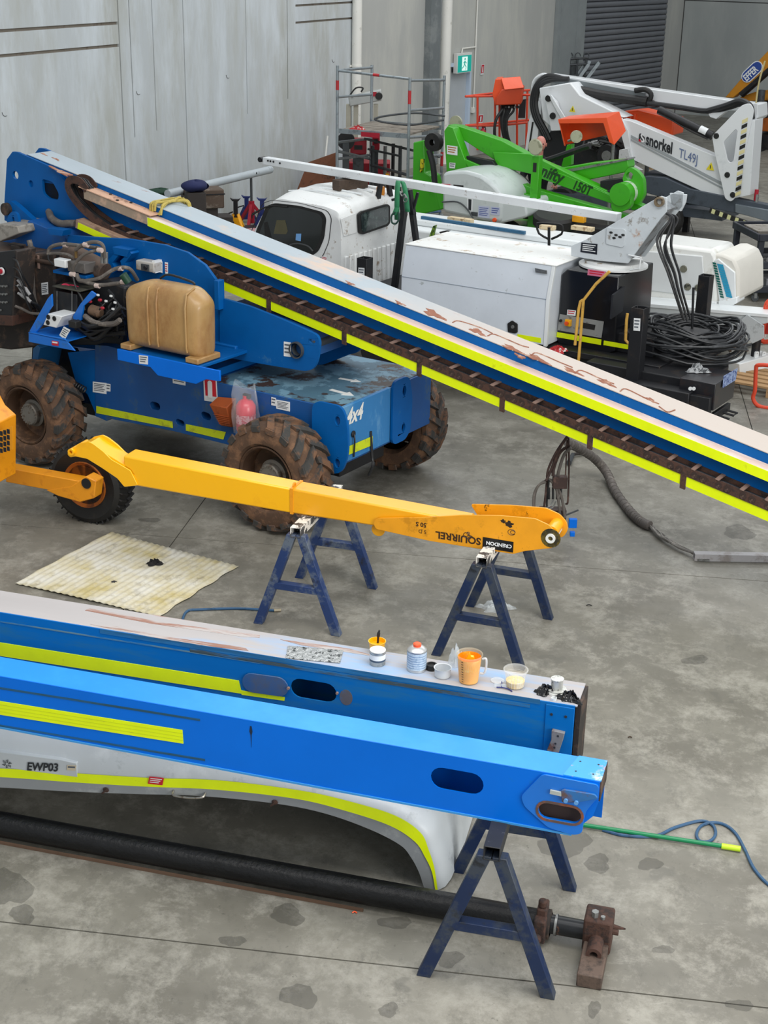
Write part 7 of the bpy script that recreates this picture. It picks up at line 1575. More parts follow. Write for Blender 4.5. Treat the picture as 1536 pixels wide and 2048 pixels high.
# upright posts with round bearing discs
gp('outrigger_post', [(1064, 312), (1079, 312), (1074, 402), (1068, 466), (1053, 466), (1059, 400)], -.30, -.18, GREEN, .006)
c = gf(1071, 294, -.34); MB().lathe([(0, 0), (.11, 0), (.125, .015), (.11, .03), (0, .03)], (c.x, -.36, c.z), (0, 1, 0), 24).build('bearing_disc', mat('cream_disc', '#a8a890', .5, wear='#7e8068', amount=.3, scale=8, var=.06), gl)
q = X2(gf(1069, 335, -.31)); MB().prism(slot(q[0], q[1], .05, .14, ang=0) if False else [(q[0] - .03, q[1] - .07), (q[0] + .03, q[1] - .07), (q[0] + .03, q[1] + .07), (q[0] - .03, q[1] + .07)], -.305, -.30).build('slot_plate', RUBDARK, gl)
gp('outrigger_post', [(1134, 290), (1144, 288), (1142, 330), (1130, 334), (1122, 334)], 1.2, 1.3, GREEN, .006)
c = gf(1152, 273, 1.2); MB().lathe([(0, 0), (.10, 0), (.10, .03), (0, .03)], (c.x, 1.2, c.z), Vector((.7, -.7, 0)), 20).build('bearing_disc', mat('cream_disc', '#a8a890'), gl); MB().tube([gf(1136, 282, 1.2), gf(1150, 277, 1.2)], .02, 8).build('disc_axle', STEEL, gl)
c = gf(911, 246, .9); MB().lathe([(0, 0), (.12, 0), (.12, .03), (0, .03)], (c.x, .9, c.z), (0, 1, 0), 20).build('bearing_disc', mat('cream_disc', '#a8a890'), gl)
MB().tube([gf(1052, 326, .8), gf(1090, 322, .8), gf(1165, 296, .8), gf(1180, 292, .8)], .05, 8, 3).build('black_boom_link', BLACKM, gl)
# pale moulded cover: arched hood, side and end
ev = [(888, 350), (893, 344), (930, 340), (968, 352), (1005, 378), (1030, 398), (1040, 402), (1070, 398), (1076, 430), (1062, 436), (1002, 447), (962, 441), (884, 420)]
COVW = mat('pale_grey_moulding', '#c3cac9', .35, wear='#adb5b3', amount=.25, scale=3, var=.03, coat=.3)
cvr = MB(); prof_ = rpoly([X2(gf(*p, -.75)) for p in [(884, 348), (893, 343), (930, 341), (962, 350), (990, 372), (1004, 392), (1002, 446), (962, 441), (884, 424)]], .08, 4)
cvr.prism(prof_, -.75, .30); cv = cvr.build('engine_cover', COVW, gl, bevel=.05)
q = rpoly([X2(gf(*p, -.35)) for p in [(1000, 388), (1040, 398), (1072, 396), (1076, 428), (1002, 446)]], .06, 3); MB().prism(q, -.70, .4).build('cover_end', COVW, gl, bevel=.03)
for k in range(8):
    pass
for a, l in (([(957, 411), (979, 413), (979, 437), (956, 434)], 5), ([(982, 413), (1000, 415), (999, 431), (981, 429)], 3)):
    sticker(cv, GFr, 0, quad=[gf(*p, -.753) for p in a], lines=l, back=mat('lilac_sticker', '#b9bfd4', .5, var=.03), ink=mat('blue_print', '#53619c', .5, var=0))
sticker(cv, GFr, 0, quad=[gf(*p, -.753) for p in ((907, 369), (927, 371), (927, 380), (907, 378))], lines=0, back=RUBDARK, name='black_label')
sticker(cv, GFr, 0, quad=[gf(*p, -.753) for p in ((883, 366), (903, 368), (903, 376), (883, 374))], lines=1, back=mat('pale_sticker', '#c9b9bc', .5, var=.02), ink=REDP)
sticker(cv, GFr, 0, quad=[gf(*p, -.753) for p in ((934, 396), (946, 398), (945, 424), (934, 421))], lines=0, back=SIGNW, name='upright_label')
sticker(cv, GFr, 0, quad=[gf(*p, -.757) for p in ((937, 398), (943, 399), (942, 421), (937, 419))], lines=0, back=INK, name='upright_lettering')
c = gf(989, 440, -.76); MB().lathe([(0, 0), (.035, 0), (.03, .03), (0, .035)], (c.x, -.75, c.z), (0, -1, 0), 14).build('orange_button', ORANGE, cv)
c = gf(948, 428, -.76); MB().box(c.x - .05, c.x + .06, -.765, -.75, c.z - .03, c.z + .03).build('cover_latch', GREYM, cv)
MB().tube([gf(884, 404, -.77), gf(915, 404, -.78), (gf(934, 418, -.79)), gf(948, 440, -.8)], .012, 6, 4).build('trailing_cable', GREYM, cv)
MB().box(-1.0, 1.7, -.1, .5, .3, .5).build('trailer_chassis', GREEN, gl, bevel=.01)
for x in (-.3,): MB().lathe([(.16, -.09), (.27, -.1), (.30, -.07), (.30, .07), (.27, .1), (.16, .09)], (x, -.3, .30), (0, 1, 0), 28).build('road_wheel', RUBDARK, gl); MB().lathe([(.16, -.09), (.27, -.1), (.30, -.07), (.30, .07), (.27, .1), (.16, .09)], (x, .8, .30), (0, 1, 0), 28).build('road_wheel', RUBDARK, gl)
c = GFr.loc(G(1110, 440, .72)); sw_ = MB().lathe([(.16, -.08), (.30, -.10), (.34, -.06), (.34, .06), (.30, .10), (.16, .08)], (c.x, c.y, .72), Vector((.1, -.15, 1)), 32).build('spare_wheel', RUBDARK, gl)
MB().lathe([(.0, .02), (.12, .02), (.165, .05)], (c.x, c.y, .72), Vector((.1, -.15, 1)), 24).build('spare_rim', mat('silver_rim', '#9ba3a6', .35, metal=.4, var=.05), gl)
c2_ = GFr.loc(G(1158, 443, .75)); MB().box(c2_.x - .10, c2_.x + .10, c2_.y - .05, c2_.y + .05, .74, .84).build('yellow_bracket', YBOOM, gl, bevel=.01)
MB().box(c.x - .1, c.x + 1.0, -.2, .2, .5, .62).build('winch_deck', BLACKM, gl)
# green parts seen through the scaffold: battery box and mast of the same lift
MB().prism([X2(gf(*p, .3)) for p in ((826, 285), (848, 280), (850, 345), (862, 352), (880, 420), (830, 432), (824, 400))], .3, .6).build('mast_box', GREEN, gl, bevel=.02)
MB().prism([X2(gf(*p, .28)) for p in ((842, 345), (847, 335), (848, 318), (843, 318), (841, 340))], .25, .3).build('hazard_strip', mat('hazard_yellow_black', '#c8c01a', .5, wear='#141414', amount=.55, scale=9, var=.03, soft=.01), gl)
MB().lathe([(.05, 0), (.15, 0), (.15, .12), (.05, .12)], gf(864, 285, .2), (0, 1, 0), 16, False).build('hose_reel', RUBDARK, gl)
MB().tube([gf(858, 300, .2), gf(866, 330, .2), gf(870, 370, .2)], .05, 8, 3).build('hose_bundle', HOSE, gl)
# orange basket control hoods (the green lift's basket covers)
OCF = Fr(Vector((3.3, 24.2, 0)), LF.az); oc = lambda px, py, o=0: OCF.side(px, py, o)
def hood(name, lb, front, top, side, cat='hood', inner=None):
    pass
t = framed(OCF, 'orange_engine_cover', 'open orange moulded cover tilted over the black engine parts behind the green lift', 'engine cover')
def wp(L_, o): return [oc(*p, o) for p in L_]
a = wp(((1117, 240), (1214, 237), (1220, 226), (1128, 232)), 0); 
F1 = [oc(1117, 240, -.25), oc(1212, 236, -.25), oc(1242, 225, .35), oc(1140, 232, .35)]
F0 = [oc(1117, 246, -.25), oc(1208, 244, -.25)]
mb = MB(); mb.add([oc(1117, 239, -.25), oc(1213, 236, -.25), oc(1238, 224, .25), oc(1140, 232, .25)], [(0, 1, 2, 3)]); mb.add([oc(1213, 236, -.25), oc(1238, 224, .25), oc(1251, 262, .25), oc(1228, 290, -.25)], [(0, 1, 2, 3)])
mb.add([oc(1117, 239, -.25), oc(1213, 236, -.25), oc(1208, 246, -.25), oc(1118, 247, -.25)], [(0, 1, 2, 3)]); mb.add([oc(1213, 236, -.25), oc(1228, 290, -.25), oc(1219, 284, -.25), oc(1207, 246, -.25)], [(0, 1, 2, 3)])
mb.add([oc(1140, 232, .25), oc(1238, 224, .25), oc(1215, 270, .25), oc(1128, 290, .25)], [(0, 1, 2, 3)]); mb.add([oc(1117, 239, -.25), oc(1140, 232, .25), oc(1128, 290, .25), oc(1130, 292, -.2)], [(0, 1, 2, 3)])
mb.build('hood_shell', ORANGE, t, smooth=False, solid=.02, bevel=.012)
for px in (1232,): MB().cyl(oc(1228, 270, .1), (oc(1228, 270, .1).x, .1, 0), .03, 10).build('support_leg', STEEL, t)
t = framed(OCF, 'orange_engine_cover', 'closed orange moulded cover behind the lettered white boom', 'engine cover')
q = [oc(*p, 2.0) for p in ((1238, 224), (1275, 220), (1348, 238), (1345, 272), (1290, 262), (1246, 246))]
MB().prism([X2(p) for p in q], 2.0, 2.5).build('hood_shell', ORANGE, t, bevel=.03)
for i in range(4): c = oc(1246 + i * 8, 232 + i, 2.0); MB().box(c.x - .02, c.x + .02, 1.96, 2.01, c.z - .12, c.z + .06).build('moulded_rib', ORANGE, t, bevel=.008)
c = oc(1300, 262, 2.3); MB().cyl((c.x, 2.3, 0), (c.x, 2.3, c.z), .04, 10).build('support_leg', STEEL, t)
# ================================================================ white trailer lift with folded booms
SF = Fr(Vector((4.6, 24.9, 0)), LF.az); sf = lambda px, py, o=0: SF.side(px, py, o)
sn = framed(SF, 'white_trailer_lift', 'white towable articulated boom lift with folded arms and black hoses', 'boom lift')
def sp_(name, px, o0, o1, m_, bevel=.01, holes=(), ref=None, rr=0, parent=None):
    q = [X2(sf(*p, o0 if ref is None else ref)) for p in px]
    if rr: q = rpoly(q, rr, 3)
    return MB().prism(q, o0, o1, holes=holes).build(name, m_, parent or sn, bevel=bevel)
SW = mat('glossy_white_boom', '#dde0e2', .3, wear='#c8cccf', amount=.15, scale=2, var=.02, coat=.4)
SG = mat('boom_side_grey', '#9aa0a3', .4, var=.04)
sp_('lower_boom', [(1243, 238), (1262, 242), (1440, 316), (1458, 400), (1430, 395), (1262, 318)], 0, .22, SW, .008)
for (y0, y1, y2, y3, m_) in ((270, 366, 372, 276, SG), (278, 376, 379, 281, SG)):
    sp_('boom_groove', [(1262, y0), (1447, y1), (1447, y2), (1262, y3)], -.012, 0, m_, 0)
sp_('boom_nose_plate', [(1243, 236), (1256, 262), (1268, 330), (1285, 340), (1262, 342), (1240, 262)], -.05, .0, SW, .006)
fn_ = lambda px0, py0, px1, py1, off: (lambda a, b_: ((lambda x, y: (a.x + x * (b_ - a).normalized().x - y * (b_ - a).normalized().z * .0, off, a.z + x * (b_ - a).normalized().z + y)), (b_ - a).length))(sf(px0, py0, off), sf(px1, py1, off))
f1, l1 = fn_(1291, 288, 1352, 311, -.014); text_mb('snorkel', .27, f1, sx=l1 / .93).build('lettering', INK, sn, smooth=False)
f2, l2 = fn_(1357, 314, 1403, 332, -.014); text_mb('TL49J', .22, f2, sx=l2 / .62, bold=False).build('lettering', mat('blue_grey_outline_print', '#5f7096', .5, var=0), sn, smooth=False)
bq = rpoly([X2(sf(*p, -.01)) for p in ((1279, 266), (1290, 270), (1289, 286), (1277, 281))], .03); MB().prism(bq, -.014, -.01).build('badge', INK, sn, smooth=False)
f3, l3 = fn_(1280, 282, 1289, 286, -.018); text_mb('S', .19, f3, sx=1.0).build('badge_letter', SIGNW, sn, smooth=False)
MB().prism([X2(sf(*p, -.017)) for p in ((1278, 278), (1283, 280), (1282, 284), (1277, 282))], -.018, -.0145).build('badge_red', REDP, sn, smooth=False)
def triangle(px, py, s_, o):
    c = sf(px, py, o); MB().prism([(c.x - s_, c.z - s_ * .8), (c.x + s_, c.z - s_ * .9), (c.x + .1 * s_, c.z + s_)], o - .004, o).build('warning_triangle', mat('warning_yellow', '#e0cf2a', .5, var=0), sn, smooth=False); MB().box(c.x - s_ * .1, c.x + s_ * .1, o - .007, o - .004, c.z - s_ * .5, c.z + s_ * .3).build('exclamation', INK, sn)
triangle(1421, 333, .07, -.012); triangle(1145, 218, .06, -.012)
# white linkage plate at the elbow with its openings and hazard tape
sp_('elbow_plate', [(1424, 272), (1484, 210), (1500, 206), (1508, 220), (1470, 396), (1462, 404), (1450, 398), (1428, 300)], -.14, -.11, SW, .006, rr=.05, ref=-.14, holes=[rpoly([X2(sf(*p, -.14)) for p in ((1447, 284), (1471, 258), (1475, 262), (1467, 322), (1460, 326), (1455, 320))], .03)])
sp_('elbow_plate', [(1440, 272), (1494, 210), (1512, 206), (1512, 225), (1478, 396), (1470, 404), (1460, 398), (1444, 300)], .28, .31, SW, .006, rr=.05, ref=.2)
HZ = mat('hazard_cream', '#d9cf9a', .5, var=.02)
for i in range(15):
    p = sf(1489 - i * 1.0, 246 + i * 10.4, -.15); MB().prism([(p.x - .045, p.z - .02), (p.x + .045, p.z + .03), (p.x + .045, p.z + .09), (p.x - .045, p.z + .04)], -.147, -.141).build('hazard_chip', RUBDARK if i % 2 else HZ, sn, smooth=False)
    p = sf(1501 - i * 1.1, 250 + i * 10.2, -.05); MB().prism([(p.x - .04, p.z - .02), (p.x + .04, p.z + .03), (p.x + .04, p.z + .09), (p.x - .04, p.z + .04)], -.05, -.044).build('hazard_chip', RUBDARK if i % 2 else SW, sn, smooth=False)
sp_('elbow_web', [(1484, 245), (1510, 240), (1500, 390), (1470, 396)], -.11, .28, SW, .004)
for px, py in ((1454, 350), (1465, 390), (1432, 272)): c = sf(px, py, -.15); MB().lathe([(0, 0), (.05, 0), (.04, .02), (0, .02)], (c.x, -.14, c.z), (0, -1, 0), 12).build('pin_cap', RUBDARK, sn)
# long cylinder under the upper boom
MB().tube([sf(1318, 220, .05), sf(1425, 272, .05)], .07, 14).build('lift_cylinder', BLACKM, sn); MB().lathe([(.072, 0), (.072, .14)], sf(1400, 259, .05), (sf(1425, 272, .05) - sf(1318, 220, .05)), 14, False).build('cylinder_label', SIGNW, sn)
MB().tube([sf(1330, 232, 0), sf(1380, 262, 0), sf(1415, 278, 0)], .012, 6, 3).build('cylinder_pipe', RUBDARK, sn)
MB().tube([sf(1385, 358, .1), sf(1430, 386, .1), sf(1465, 404, .1)], [.09, .09, .03], 12).build('tilt_cylinder', BLACKM, sn)
# upper boom
sp_('upper_boom', [(1096, 148), (1300, 178), (1513, 208), (1514, 216), (1512, 228), (1490, 222), (1420, 222), (1318, 208), (1292, 192), (1096, 160)], .5, .78, SW, .01)
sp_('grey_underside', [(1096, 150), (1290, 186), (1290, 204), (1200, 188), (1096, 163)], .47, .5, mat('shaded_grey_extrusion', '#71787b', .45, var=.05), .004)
sp_('boom_end_cap', [(1496, 208), (1515, 208), (1516, 236), (1504, 244), (1496, 240)], .3, .8, SW, .02)
MB().tube([sf(1147, 178, .4), sf(1200, 190, .4), sf(1295, 204, .4)], .085, 10, 4).build('cable_chain', RUBDARK, sn)
c = sf(1291, 190, .4); MB().tube([sf(1270, 181, .4), sf(1290, 179, .4), sf(1302, 188, .4), sf(1298, 202, .4), sf(1285, 205, .4)], .045, 8, 4).build('chain_curve', RUBDARK, sn)
MB().tube([sf(1295, 206, .38), sf(1360, 215, .38), sf(1415, 222, .38), sf(1460, 214, .36), sf(1480, 208, .3), sf(1498, 214, .2), sf(1500, 236, .15)], .045, 8, 5).build('hose_run', HOSE, sn)
MB().tube([sf(1415, 222, .36), sf(1450, 212, .3), sf(1480, 202, .25), sf(1500, 212, .15), sf(1504, 238, .1)], .05, 8, 5).build('hose_run', HOSE, sn)
sp_('jib_bracket', [(1416, 226), (1450, 224), (1432, 238), (1420, 234)], .35, .5, SW, .004)
# rear tower, mast and hoses
sp_('rear_tower', [(1078, 176), (1140, 165), (1160, 190), (1250, 235), (1190, 240), (1128, 262), (1110, 262), (1085, 240)], .1, .5, SW, .02)
sp_('tower_link', [(1090, 195), (1098, 190), (1112, 205), (1126, 260), (1102, 262)], -.02, .08, SW, .006, rr=.03)
sp_('tower_brace', [(1096, 190), (1102, 190), (1130, 236), (1122, 238)], -.06, -.02, SW, .004)
for px, py in ((1095, 197), (1104, 232)): c = sf(px, py, -.07); MB().lathe([(0, 0), (.06, 0), (.05, .03), (0, .03)], (c.x, -.04, c.z), (0, -1, 0), 12).build('pin_cap', RUBDARK, sn)
sp_('front_mast', [(1058, 240), (1072, 196), (1083, 210), (1072, 300), (1066, 330), (1046, 328)], .2, .45, SW, .006)
sp_('mast_tape', [(1064, 244), (1067, 244), (1056, 318), (1053, 318)], .19, .2, RUBDARK, 0)
MB().tube([sf(1100, 152, .3), sf(1085, 150, .3), sf(1070, 160, .3), sf(1066, 180, .3), sf(1076, 190, .3)], .035, 8, 5).build('white_hoop', SW, sn)
for d in (0, 4, 8): MB().tube([sf(1130 + d, 158, .3), sf(1095 + d, 152 + d, .25), sf(1072 + d, 172, .2), sf(1064 + d, 205, .2), sf(1070 + d, 235, .2), sf(1084 + d, 262, .2), sf(1092 + d, 280, .2)], .045, 8, 6).build('hose_bundle', HOSE, sn)
sp_('engine_deck', [(1100, 262), (1180, 262), (1265, 300), (1260, 330), (1150, 340), (1075, 320)], .2, 1.0, BLACKM, .02)
MB().lathe([(0, 0), (.19, 0), (.22, .05), (.22, .2), (0, .2)], sf(1213, 312, .0), (.1, 1, 0), 20).build('flywheel', BLACKM, sn); MB().lathe([(0, 0), (.09, 0), (.09, .03), (0, .03)], sf(1212, 312, -.04), (.1, 1, 0), 16).build('wheel_hub', STEEL, sn)
rr = random.Random(9)
for i in range(14): c = sf(1170 + rr.random() * 60, 280 + rr.random() * 22, .1); MB().tube([c, c + Vector((rr.uniform(-.2, .2), rr.uniform(-.1, .1), rr.uniform(-.1, .12))), c + Vector((rr.uniform(-.3, .3), 0, rr.uniform(-.15, .05)))], .025, 6, 3).build('engine_hose', RUBDARK if i % 4 else STEEL, sn)
sp_('white_box', [(1238, 300), (1256, 296), (1264, 330), (1236, 328)], -.1, .15, mat('lined_white_box', '#c6cacb', .5, wear='#8f9596', amount=.3, scale=30, var=.03), .01)
# drawbar with hazard strip and jockey handle
sp_('drawbar', [(1290, 352), (1330, 355), (1380, 378), (1536, 410), (1700, 445), (1700, 470), (1536, 440), (1440, 420), (1350, 402), (1285, 384)], -.05, .12, mat('slate_grey_steel', '#454d57', .5, wear='#363c44', amount=.3, scale=4, var=.06), .01)
sp_('grey_sleeve', [(1470, 408), (1560, 424), (1560, 450), (1470, 425)], -.1, .17, mat('mid_grey_sleeve', '#767f86', .45, metal=.3, var=.05), .01)
sp_('chassis_fork', [(1290, 344), (1355, 350), (1360, 392), (1290, 380)], .3, 1.2, mat('slate_grey_steel', '#454d57'), .02)
a, b_ = sf(1420, 420, -.4), sf(1530, 460, -.4)
dd = (b_ - a); MB().beam(a, b_, .04, .08).build('outrigger_bar', RUBDARK, sn)
for i in range(7): p = a.lerp(b_, i / 7 + .04); MB().beam(p + Vector((0, -.024, 0)), p + Vector((0, -.024, 0)) + dd * .06, .004, .075).build('hazard_chip', mat('pale_yellow_chip', '#cfcf9a', .5, var=0), sn)
c = sf(1511, 415, 0); MB().cyl((c.x, 0, c.z - .05), (c.x, 0, c.z + .22), .035, 12).build('jockey_post', STEEL, sn); c = sf(1512, 395, 0); MB().cyl((c.x, 0, c.z - .05), (c.x, 0, c.z + .13), .035, 12).build('red_grip', REDM, sn)
for px, o in ((1130, .3), (1340, .8), (1340, -.1)): c = sf(px, 350, o); MB().lathe([(.16, -.09), (.27, -.1), (.30, -.07), (.30, .07), (.27, .1), (.16, .09)], (c.x, o, .30), (0, 1, 0), 24).build('road_wheel', RUBDARK, sn)
MB().box(-2.2, 1.2, .1, .9, .35, .5).build('trailer_chassis', mat('slate_grey_steel', '#454d57'), sn)
c = sf(1380, 370, .6); MB().box(c.x - .05, c.x + .05, .55, .65, .0, 1.0).build('stabiliser_leg', BLACKM, sn); MB().box(c.x - .2, c.x + .2, .5, .7, .5, .6).build('stabiliser_arm', BLACKM, sn)
# timber stacks under the drawbar
for (px, py, lb) in ((1330, 345, 'small stack of timber dunnage behind the grey drawbar, left pile'), (1395, 378, 'small stack of timber dunnage behind the grey drawbar, right pile'), (1345, 400, 'timber dunnage pieces in front of the drawbar')):
    p = G(px, py, .0); t = thing('timber_stack', lb, 'timber', (p.x, p.y + (.6 if py != 400 else 0), 0), .3, 'timber stacks by the grey drawbar')
    for i in range(6): MB().box(-.28 + .03 * (i % 3), .28, -.12 + .12 * (i % 2), -.02 + .12 * (i % 2), .05 * (i // 2) * 1.6, .05 * (i // 2) * 1.6 + .07).build('timber', WOODL, t, bevel=.004)
# ================================================================ orange basket and control box of the far lift
BK = Fr(Vector((2.0, 28.2, 0)), 98); bk_ = lambda px, py, o=0: BK.side(px, py, o)
t = framed(BK, 'orange_work_basket', 'orange tube work basket with an orange control box and black hoses', 'work basket')
TB_ = .022
def tb2(L_, r=TB_, m_=ORANGET, nm='basket_tube', n=0): return MB().tube([bk_(*p) for p in L_], r, 8, n).build(nm, m_, t)
tb2([(931, 193, 0), (998, 192, 0)]); tb2([(931, 193, 0), (990, 186, .7), (1060, 180, .7)]); tb2([(931, 251, 0), (998, 251, 0), (1055, 245, 0)]); tb2([(931, 251, 0), (990, 246, .7), (1058, 240, .7)])
tb2([(955, 194, 0), (955, 300, 0)]); tb2([(990, 190, 0), (990, 300, 0)]); tb2([(999, 210, 0), (999, 320, 0)]); tb2([(1034, 205, 0), (1034, 320, 0)]); tb2([(1055, 182, .7), (1052, 300, .7)]); tb2([(1035, 190, 0), (1060, 190, 0)])
tb2([(931, 193, 0), (931, 251, 0)]) if False else None
cb = MB(); Lc = [(983, 205), (991, 157), (1000, 156), (1010, 180), (1046, 176), (1042, 208), (992, 210)]
ins_ = MB().prism([X2(bk_(*p, -.1)) for p in ((990, 210), (985, 188), (991, 158), (1003, 157), (1010, 180), (1012, 208))], -.15, .35).build('control_box_side', ORANGE, t, bevel=.01)
MB().add([bk_(1002, 157, -.15), bk_(1040, 154, -.15), bk_(1047, 176, -.3), bk_(1009, 180, -.3), bk_(1040, 154, .3), bk_(1047, 176, .3), bk_(1002, 157, .3)], [(0, 1, 2, 3), (1, 4, 5, 2), (0, 6, 4, 1)]).build('control_box_lid', ORANGE, t, smooth=False, solid=.02, bevel=.008)
MB().prism([X2(bk_(*p, -.28)) for p in ((1003, 179), (1046, 175), (1042, 209), (990, 211), (992, 196))], -.28, .28).build('control_box', mat('deep_orange_plastic', '#c9441c', .45, var=.05), t, bevel=.02)
rr = random.Random(3)
for i in range(9):
    x = 1004 + i * 3; MB().tube([bk_(x, 209, -.1), bk_(x + rr.uniform(-3, 3), 222, -.14), bk_(1002 + i * 1.5, 240, -.16), bk_(1006 + i * 1.2, 270, -.16), bk_(1018 + i, 300, -.1)], .022, 6, 5).build('control_hose', HOSE, t)
MB().tube([bk_(1004, 220, -.2), bk_(992, 240, -.25), bk_(989, 265, -.25), bk_(993, 285, -.2)], .03, 8, 5).build('control_hose', HOSE, t)
for i in range(5): MB().ball(bk_(1012 + i * 6, 214, -.2), .03, 6).build('hose_elbow', STEEL if i % 2 else RUBDARK, t)
MB().prism([X2(bk_(*p, .72)) for p in ((1040, 200), (1052, 198), (1050, 236), (1036, 236))], .70, .74).build('dark_panel', mat('dark_panel', '#26262a', .5, var=.05), t)
MB().prism([X2(bk_(*p, -.05)) for p in ((994, 284), (1004, 280), (1022, 300), (994, 298))], -.1, .5).build('orange_base', ORANGET, t)
c = bk_(1010, 290, .2); MB().box(c.x - .1, c.x + .1, .1, .3, 0, c.z).build('support_pedestal', ORANGET, t)
# ---- person in dark work shirt crouching behind the green lift
pp_ = G(1077, 330, .62); PX, PY = 2.47, 24.0
t = thing('person', 'bald person in a black work shirt crouching behind the green boom', 'person', (PX, PY, 0), 0)
hd = DY(1074, 286, PY); zh = hd.z
SKIN = mat('pink_skin', '#c98478', .5, var=.04); SHIRT = mat('black_work_shirt', '#16161c', .85, var=.1)
bm_ = bpy.data.meshes.new('body')
sk = [(0, 0, .50), (.0, .04, .75), (.0, .02, zh - .42), (-.01, -.02, zh - .24), (-.01, -.05, zh - .13),   # pelvis spine chest neck
      (-.20, -.02, zh - .34), (-.30, -.18, zh - .55), (-.18, -.40, zh - .62), (.20, -.02, zh - .34), (.31, -.15, zh - .55), (.22, -.40, zh - .60),
      (-.12, .0, .48), (-.20, -.36, .55), (-.18, -.22, .08), (-.18, -.36, .05), (.12, .0, .48), (.22, -.36, .55), (.2, -.2, .08), (.2, -.34, .05)]
ed = [(0, 1), (1, 2), (2, 3), (3, 4), (2, 5), (5, 6), (6, 7), (2, 8), (8, 9), (9, 10), (0, 11), (11, 12), (12, 13), (13, 14), (0, 15), (15, 16), (16, 17), (17, 18)]
rd = [.15, .15, .16, .08, .06, .085, .055, .04, .085, .055, .04, .11, .075, .055, .045, .11, .075, .055, .045]
bm_.from_pydata(sk, ed, []); bo = bpy.data.objects.new('body', bm_); COL.objects.link(bo); bo.parent = t
bo.modifiers.new('skin', 'SKIN'); bo.modifiers.new('sub', 'SUBSURF').render_levels = 2
if not bm_.skin_vertices: 
    _b = bmesh.new(); _b.from_mesh(bm_); _b.verts.layers.skin.verify(); _b.to_mesh(bm_); _b.free()
for i, v in enumerate(bm_.skin_vertices[0].data): v.radius = (rd[i], rd[i]); v.use_root = (i == 0)
bm_.materials.append(SHIRT)
hb_ = MB(); hb_.ball((-.01, -.07, zh), .105, 16, (.86, 1.0, 1.18)); hb_.ball((-.01, -.17, zh - .03), .02, 8, (.8, 1.2, 1.3)); hb_.ball((-.105, -.06, zh - .02), .025, 8, (.5, 1, 1.3)); hb_.ball((.085, -.06, zh - .02), .025, 8, (.5, 1, 1.3)); hb_.cyl((-.01, -.04, zh - .2), (-.01, -.06, zh - .06), .055, 12); hb_.build('head', SKIN, t)
for sx in (-1, 1):
    MB().ball((-.01 + sx * .035, -.165, zh + .005), .012, 8).build('eye', INK, t)
    hx_ = -.18 if sx < 0 else .22; hz = zh - .62
    mb = MB(); mb.ball((hx_, -.45, hz), .04, 10, (1, 1.2, .6))
    for k in range(4): mb.tube([(hx_ - .028 + .018 * k, -.48, hz), (hx_ - .03 + .019 * k, -.53, hz - .01), (hx_ - .03 + .018 * k, -.545 + .01 * (k % 2), hz - .035)], .009, 6, 2)
    mb.tube([(hx_ - sx * .035, -.45, hz), (hx_ - sx * .06, -.49, hz - .01), (hx_ - sx * .05, -.52, hz - .02)], .010, 6, 2); mb.build('hand', SKIN, t)
MB().box(.05, .13, -.17, -.155, zh - .36, zh - .32).build('shirt_logo', SIGNW, t)
# ================================================================ aluminium scaffold tower
Yd = 26.0
sc = thing('scaffold_tower', 'aluminium scaffold tower with red marked posts in front of the far wall', 'scaffold', (-.02, 25.9, 0), 0)
O_ = Vector((-.02, 25.9, 0))
def dd_(px, py, y): return DY(px, py, y) - O_
posts = {'a': (675, 25.6), 'b': (744, 27.0), 'c': (820, 25.0), 'd': (891, 26.4)}
tops = {'a': 131, 'b': 130, 'c': 155, 'd': 151}
PT = {}
for k, (px, y) in posts.items():
    tp_ = dd_(px if k != 'd' else 889, tops[k], y); mp_ = DY(px - (3 if k != 'a' else 0), 380, y) - O_
    x_ = tp_.x; PT[k] = (x_, tp_.y, tp_.z); MB().tube([(x_, tp_.y, 0), (x_, tp_.y, tp_.z)], .026, 12).build('post', GALV, sc)
def zat(k, py): return dd_(posts[k][0], py, posts[k][1]).z
def rung_(k1, p1, k2, p2, m_=GALV, r=.024, nm='rung'):
    a, b_ = PT[k1], PT[k2]; return MB().tube([(a[0], a[1], zat(k1, p1)), (b_[0], b_[1], zat(k2, p2))], r, 10).build(nm, m_, sc)
rung_('a', 141, 'b', 135); rung_('a', 194, 'b', 189); rung_('c', 161, 'd', 160); rung_('c', 221, 'd', 216); rung_('c', 275, 'd', 271); rung_('c', 316, 'd', 310); rung_('c', 354, 'd', 348); rung_('c', 391, 'd', 386); rung_('c', 430, 'd', 423, mat('blue_painted_rung', '#4d6d93', .5, wear='#9aa3a8', amount=.4, scale=6, var=.06))
rung_('a', 141, 'c', 158, r=.022); rung_('a', 285, 'b', 277); 
MB().lathe([(.028, 0), (.028, .16)], Vector(PT['a'][:2] + (zat('a', 180),)), (0, 0, 1), 14, False).build('red_band', mat('red_vinyl', '#b8282e', .5, var=.08), sc); MB().lathe([(.028, 0), (.028, .22)], Vector(PT['c'][:2] + (zat('c', 208),)), (0, 0, 1), 14, False).build('red_band', mat('red_vinyl', '#b8282e'), sc)
MB().lathe([(.028, 0), (.028, .25)], Vector(PT['d'][:2] + (zat('d', 332),)), (0, 0, 1), 14, False).build('red_band', mat('red_vinyl', '#b8282e'), sc)
c0_ = Vector((PT['a'][0], PT['a'][1], zat('a', 141))).lerp(Vector((PT['c'][0], PT['c'][1], zat('c', 158))), .5); d_ = Vector((PT['c'][0] - PT['a'][0], PT['c'][1] - PT['a'][1], zat('c', 158) - zat('a', 141))); MB().lathe([(.025, 0), (.025, .12)], c0_, d_, 12, False).build('red_band', mat('red_vinyl', '#b8282e'), sc)
dz1, dz2 = zat('a', 245), zat('c', 283)
z_p = (dz1 + dz2) / 2
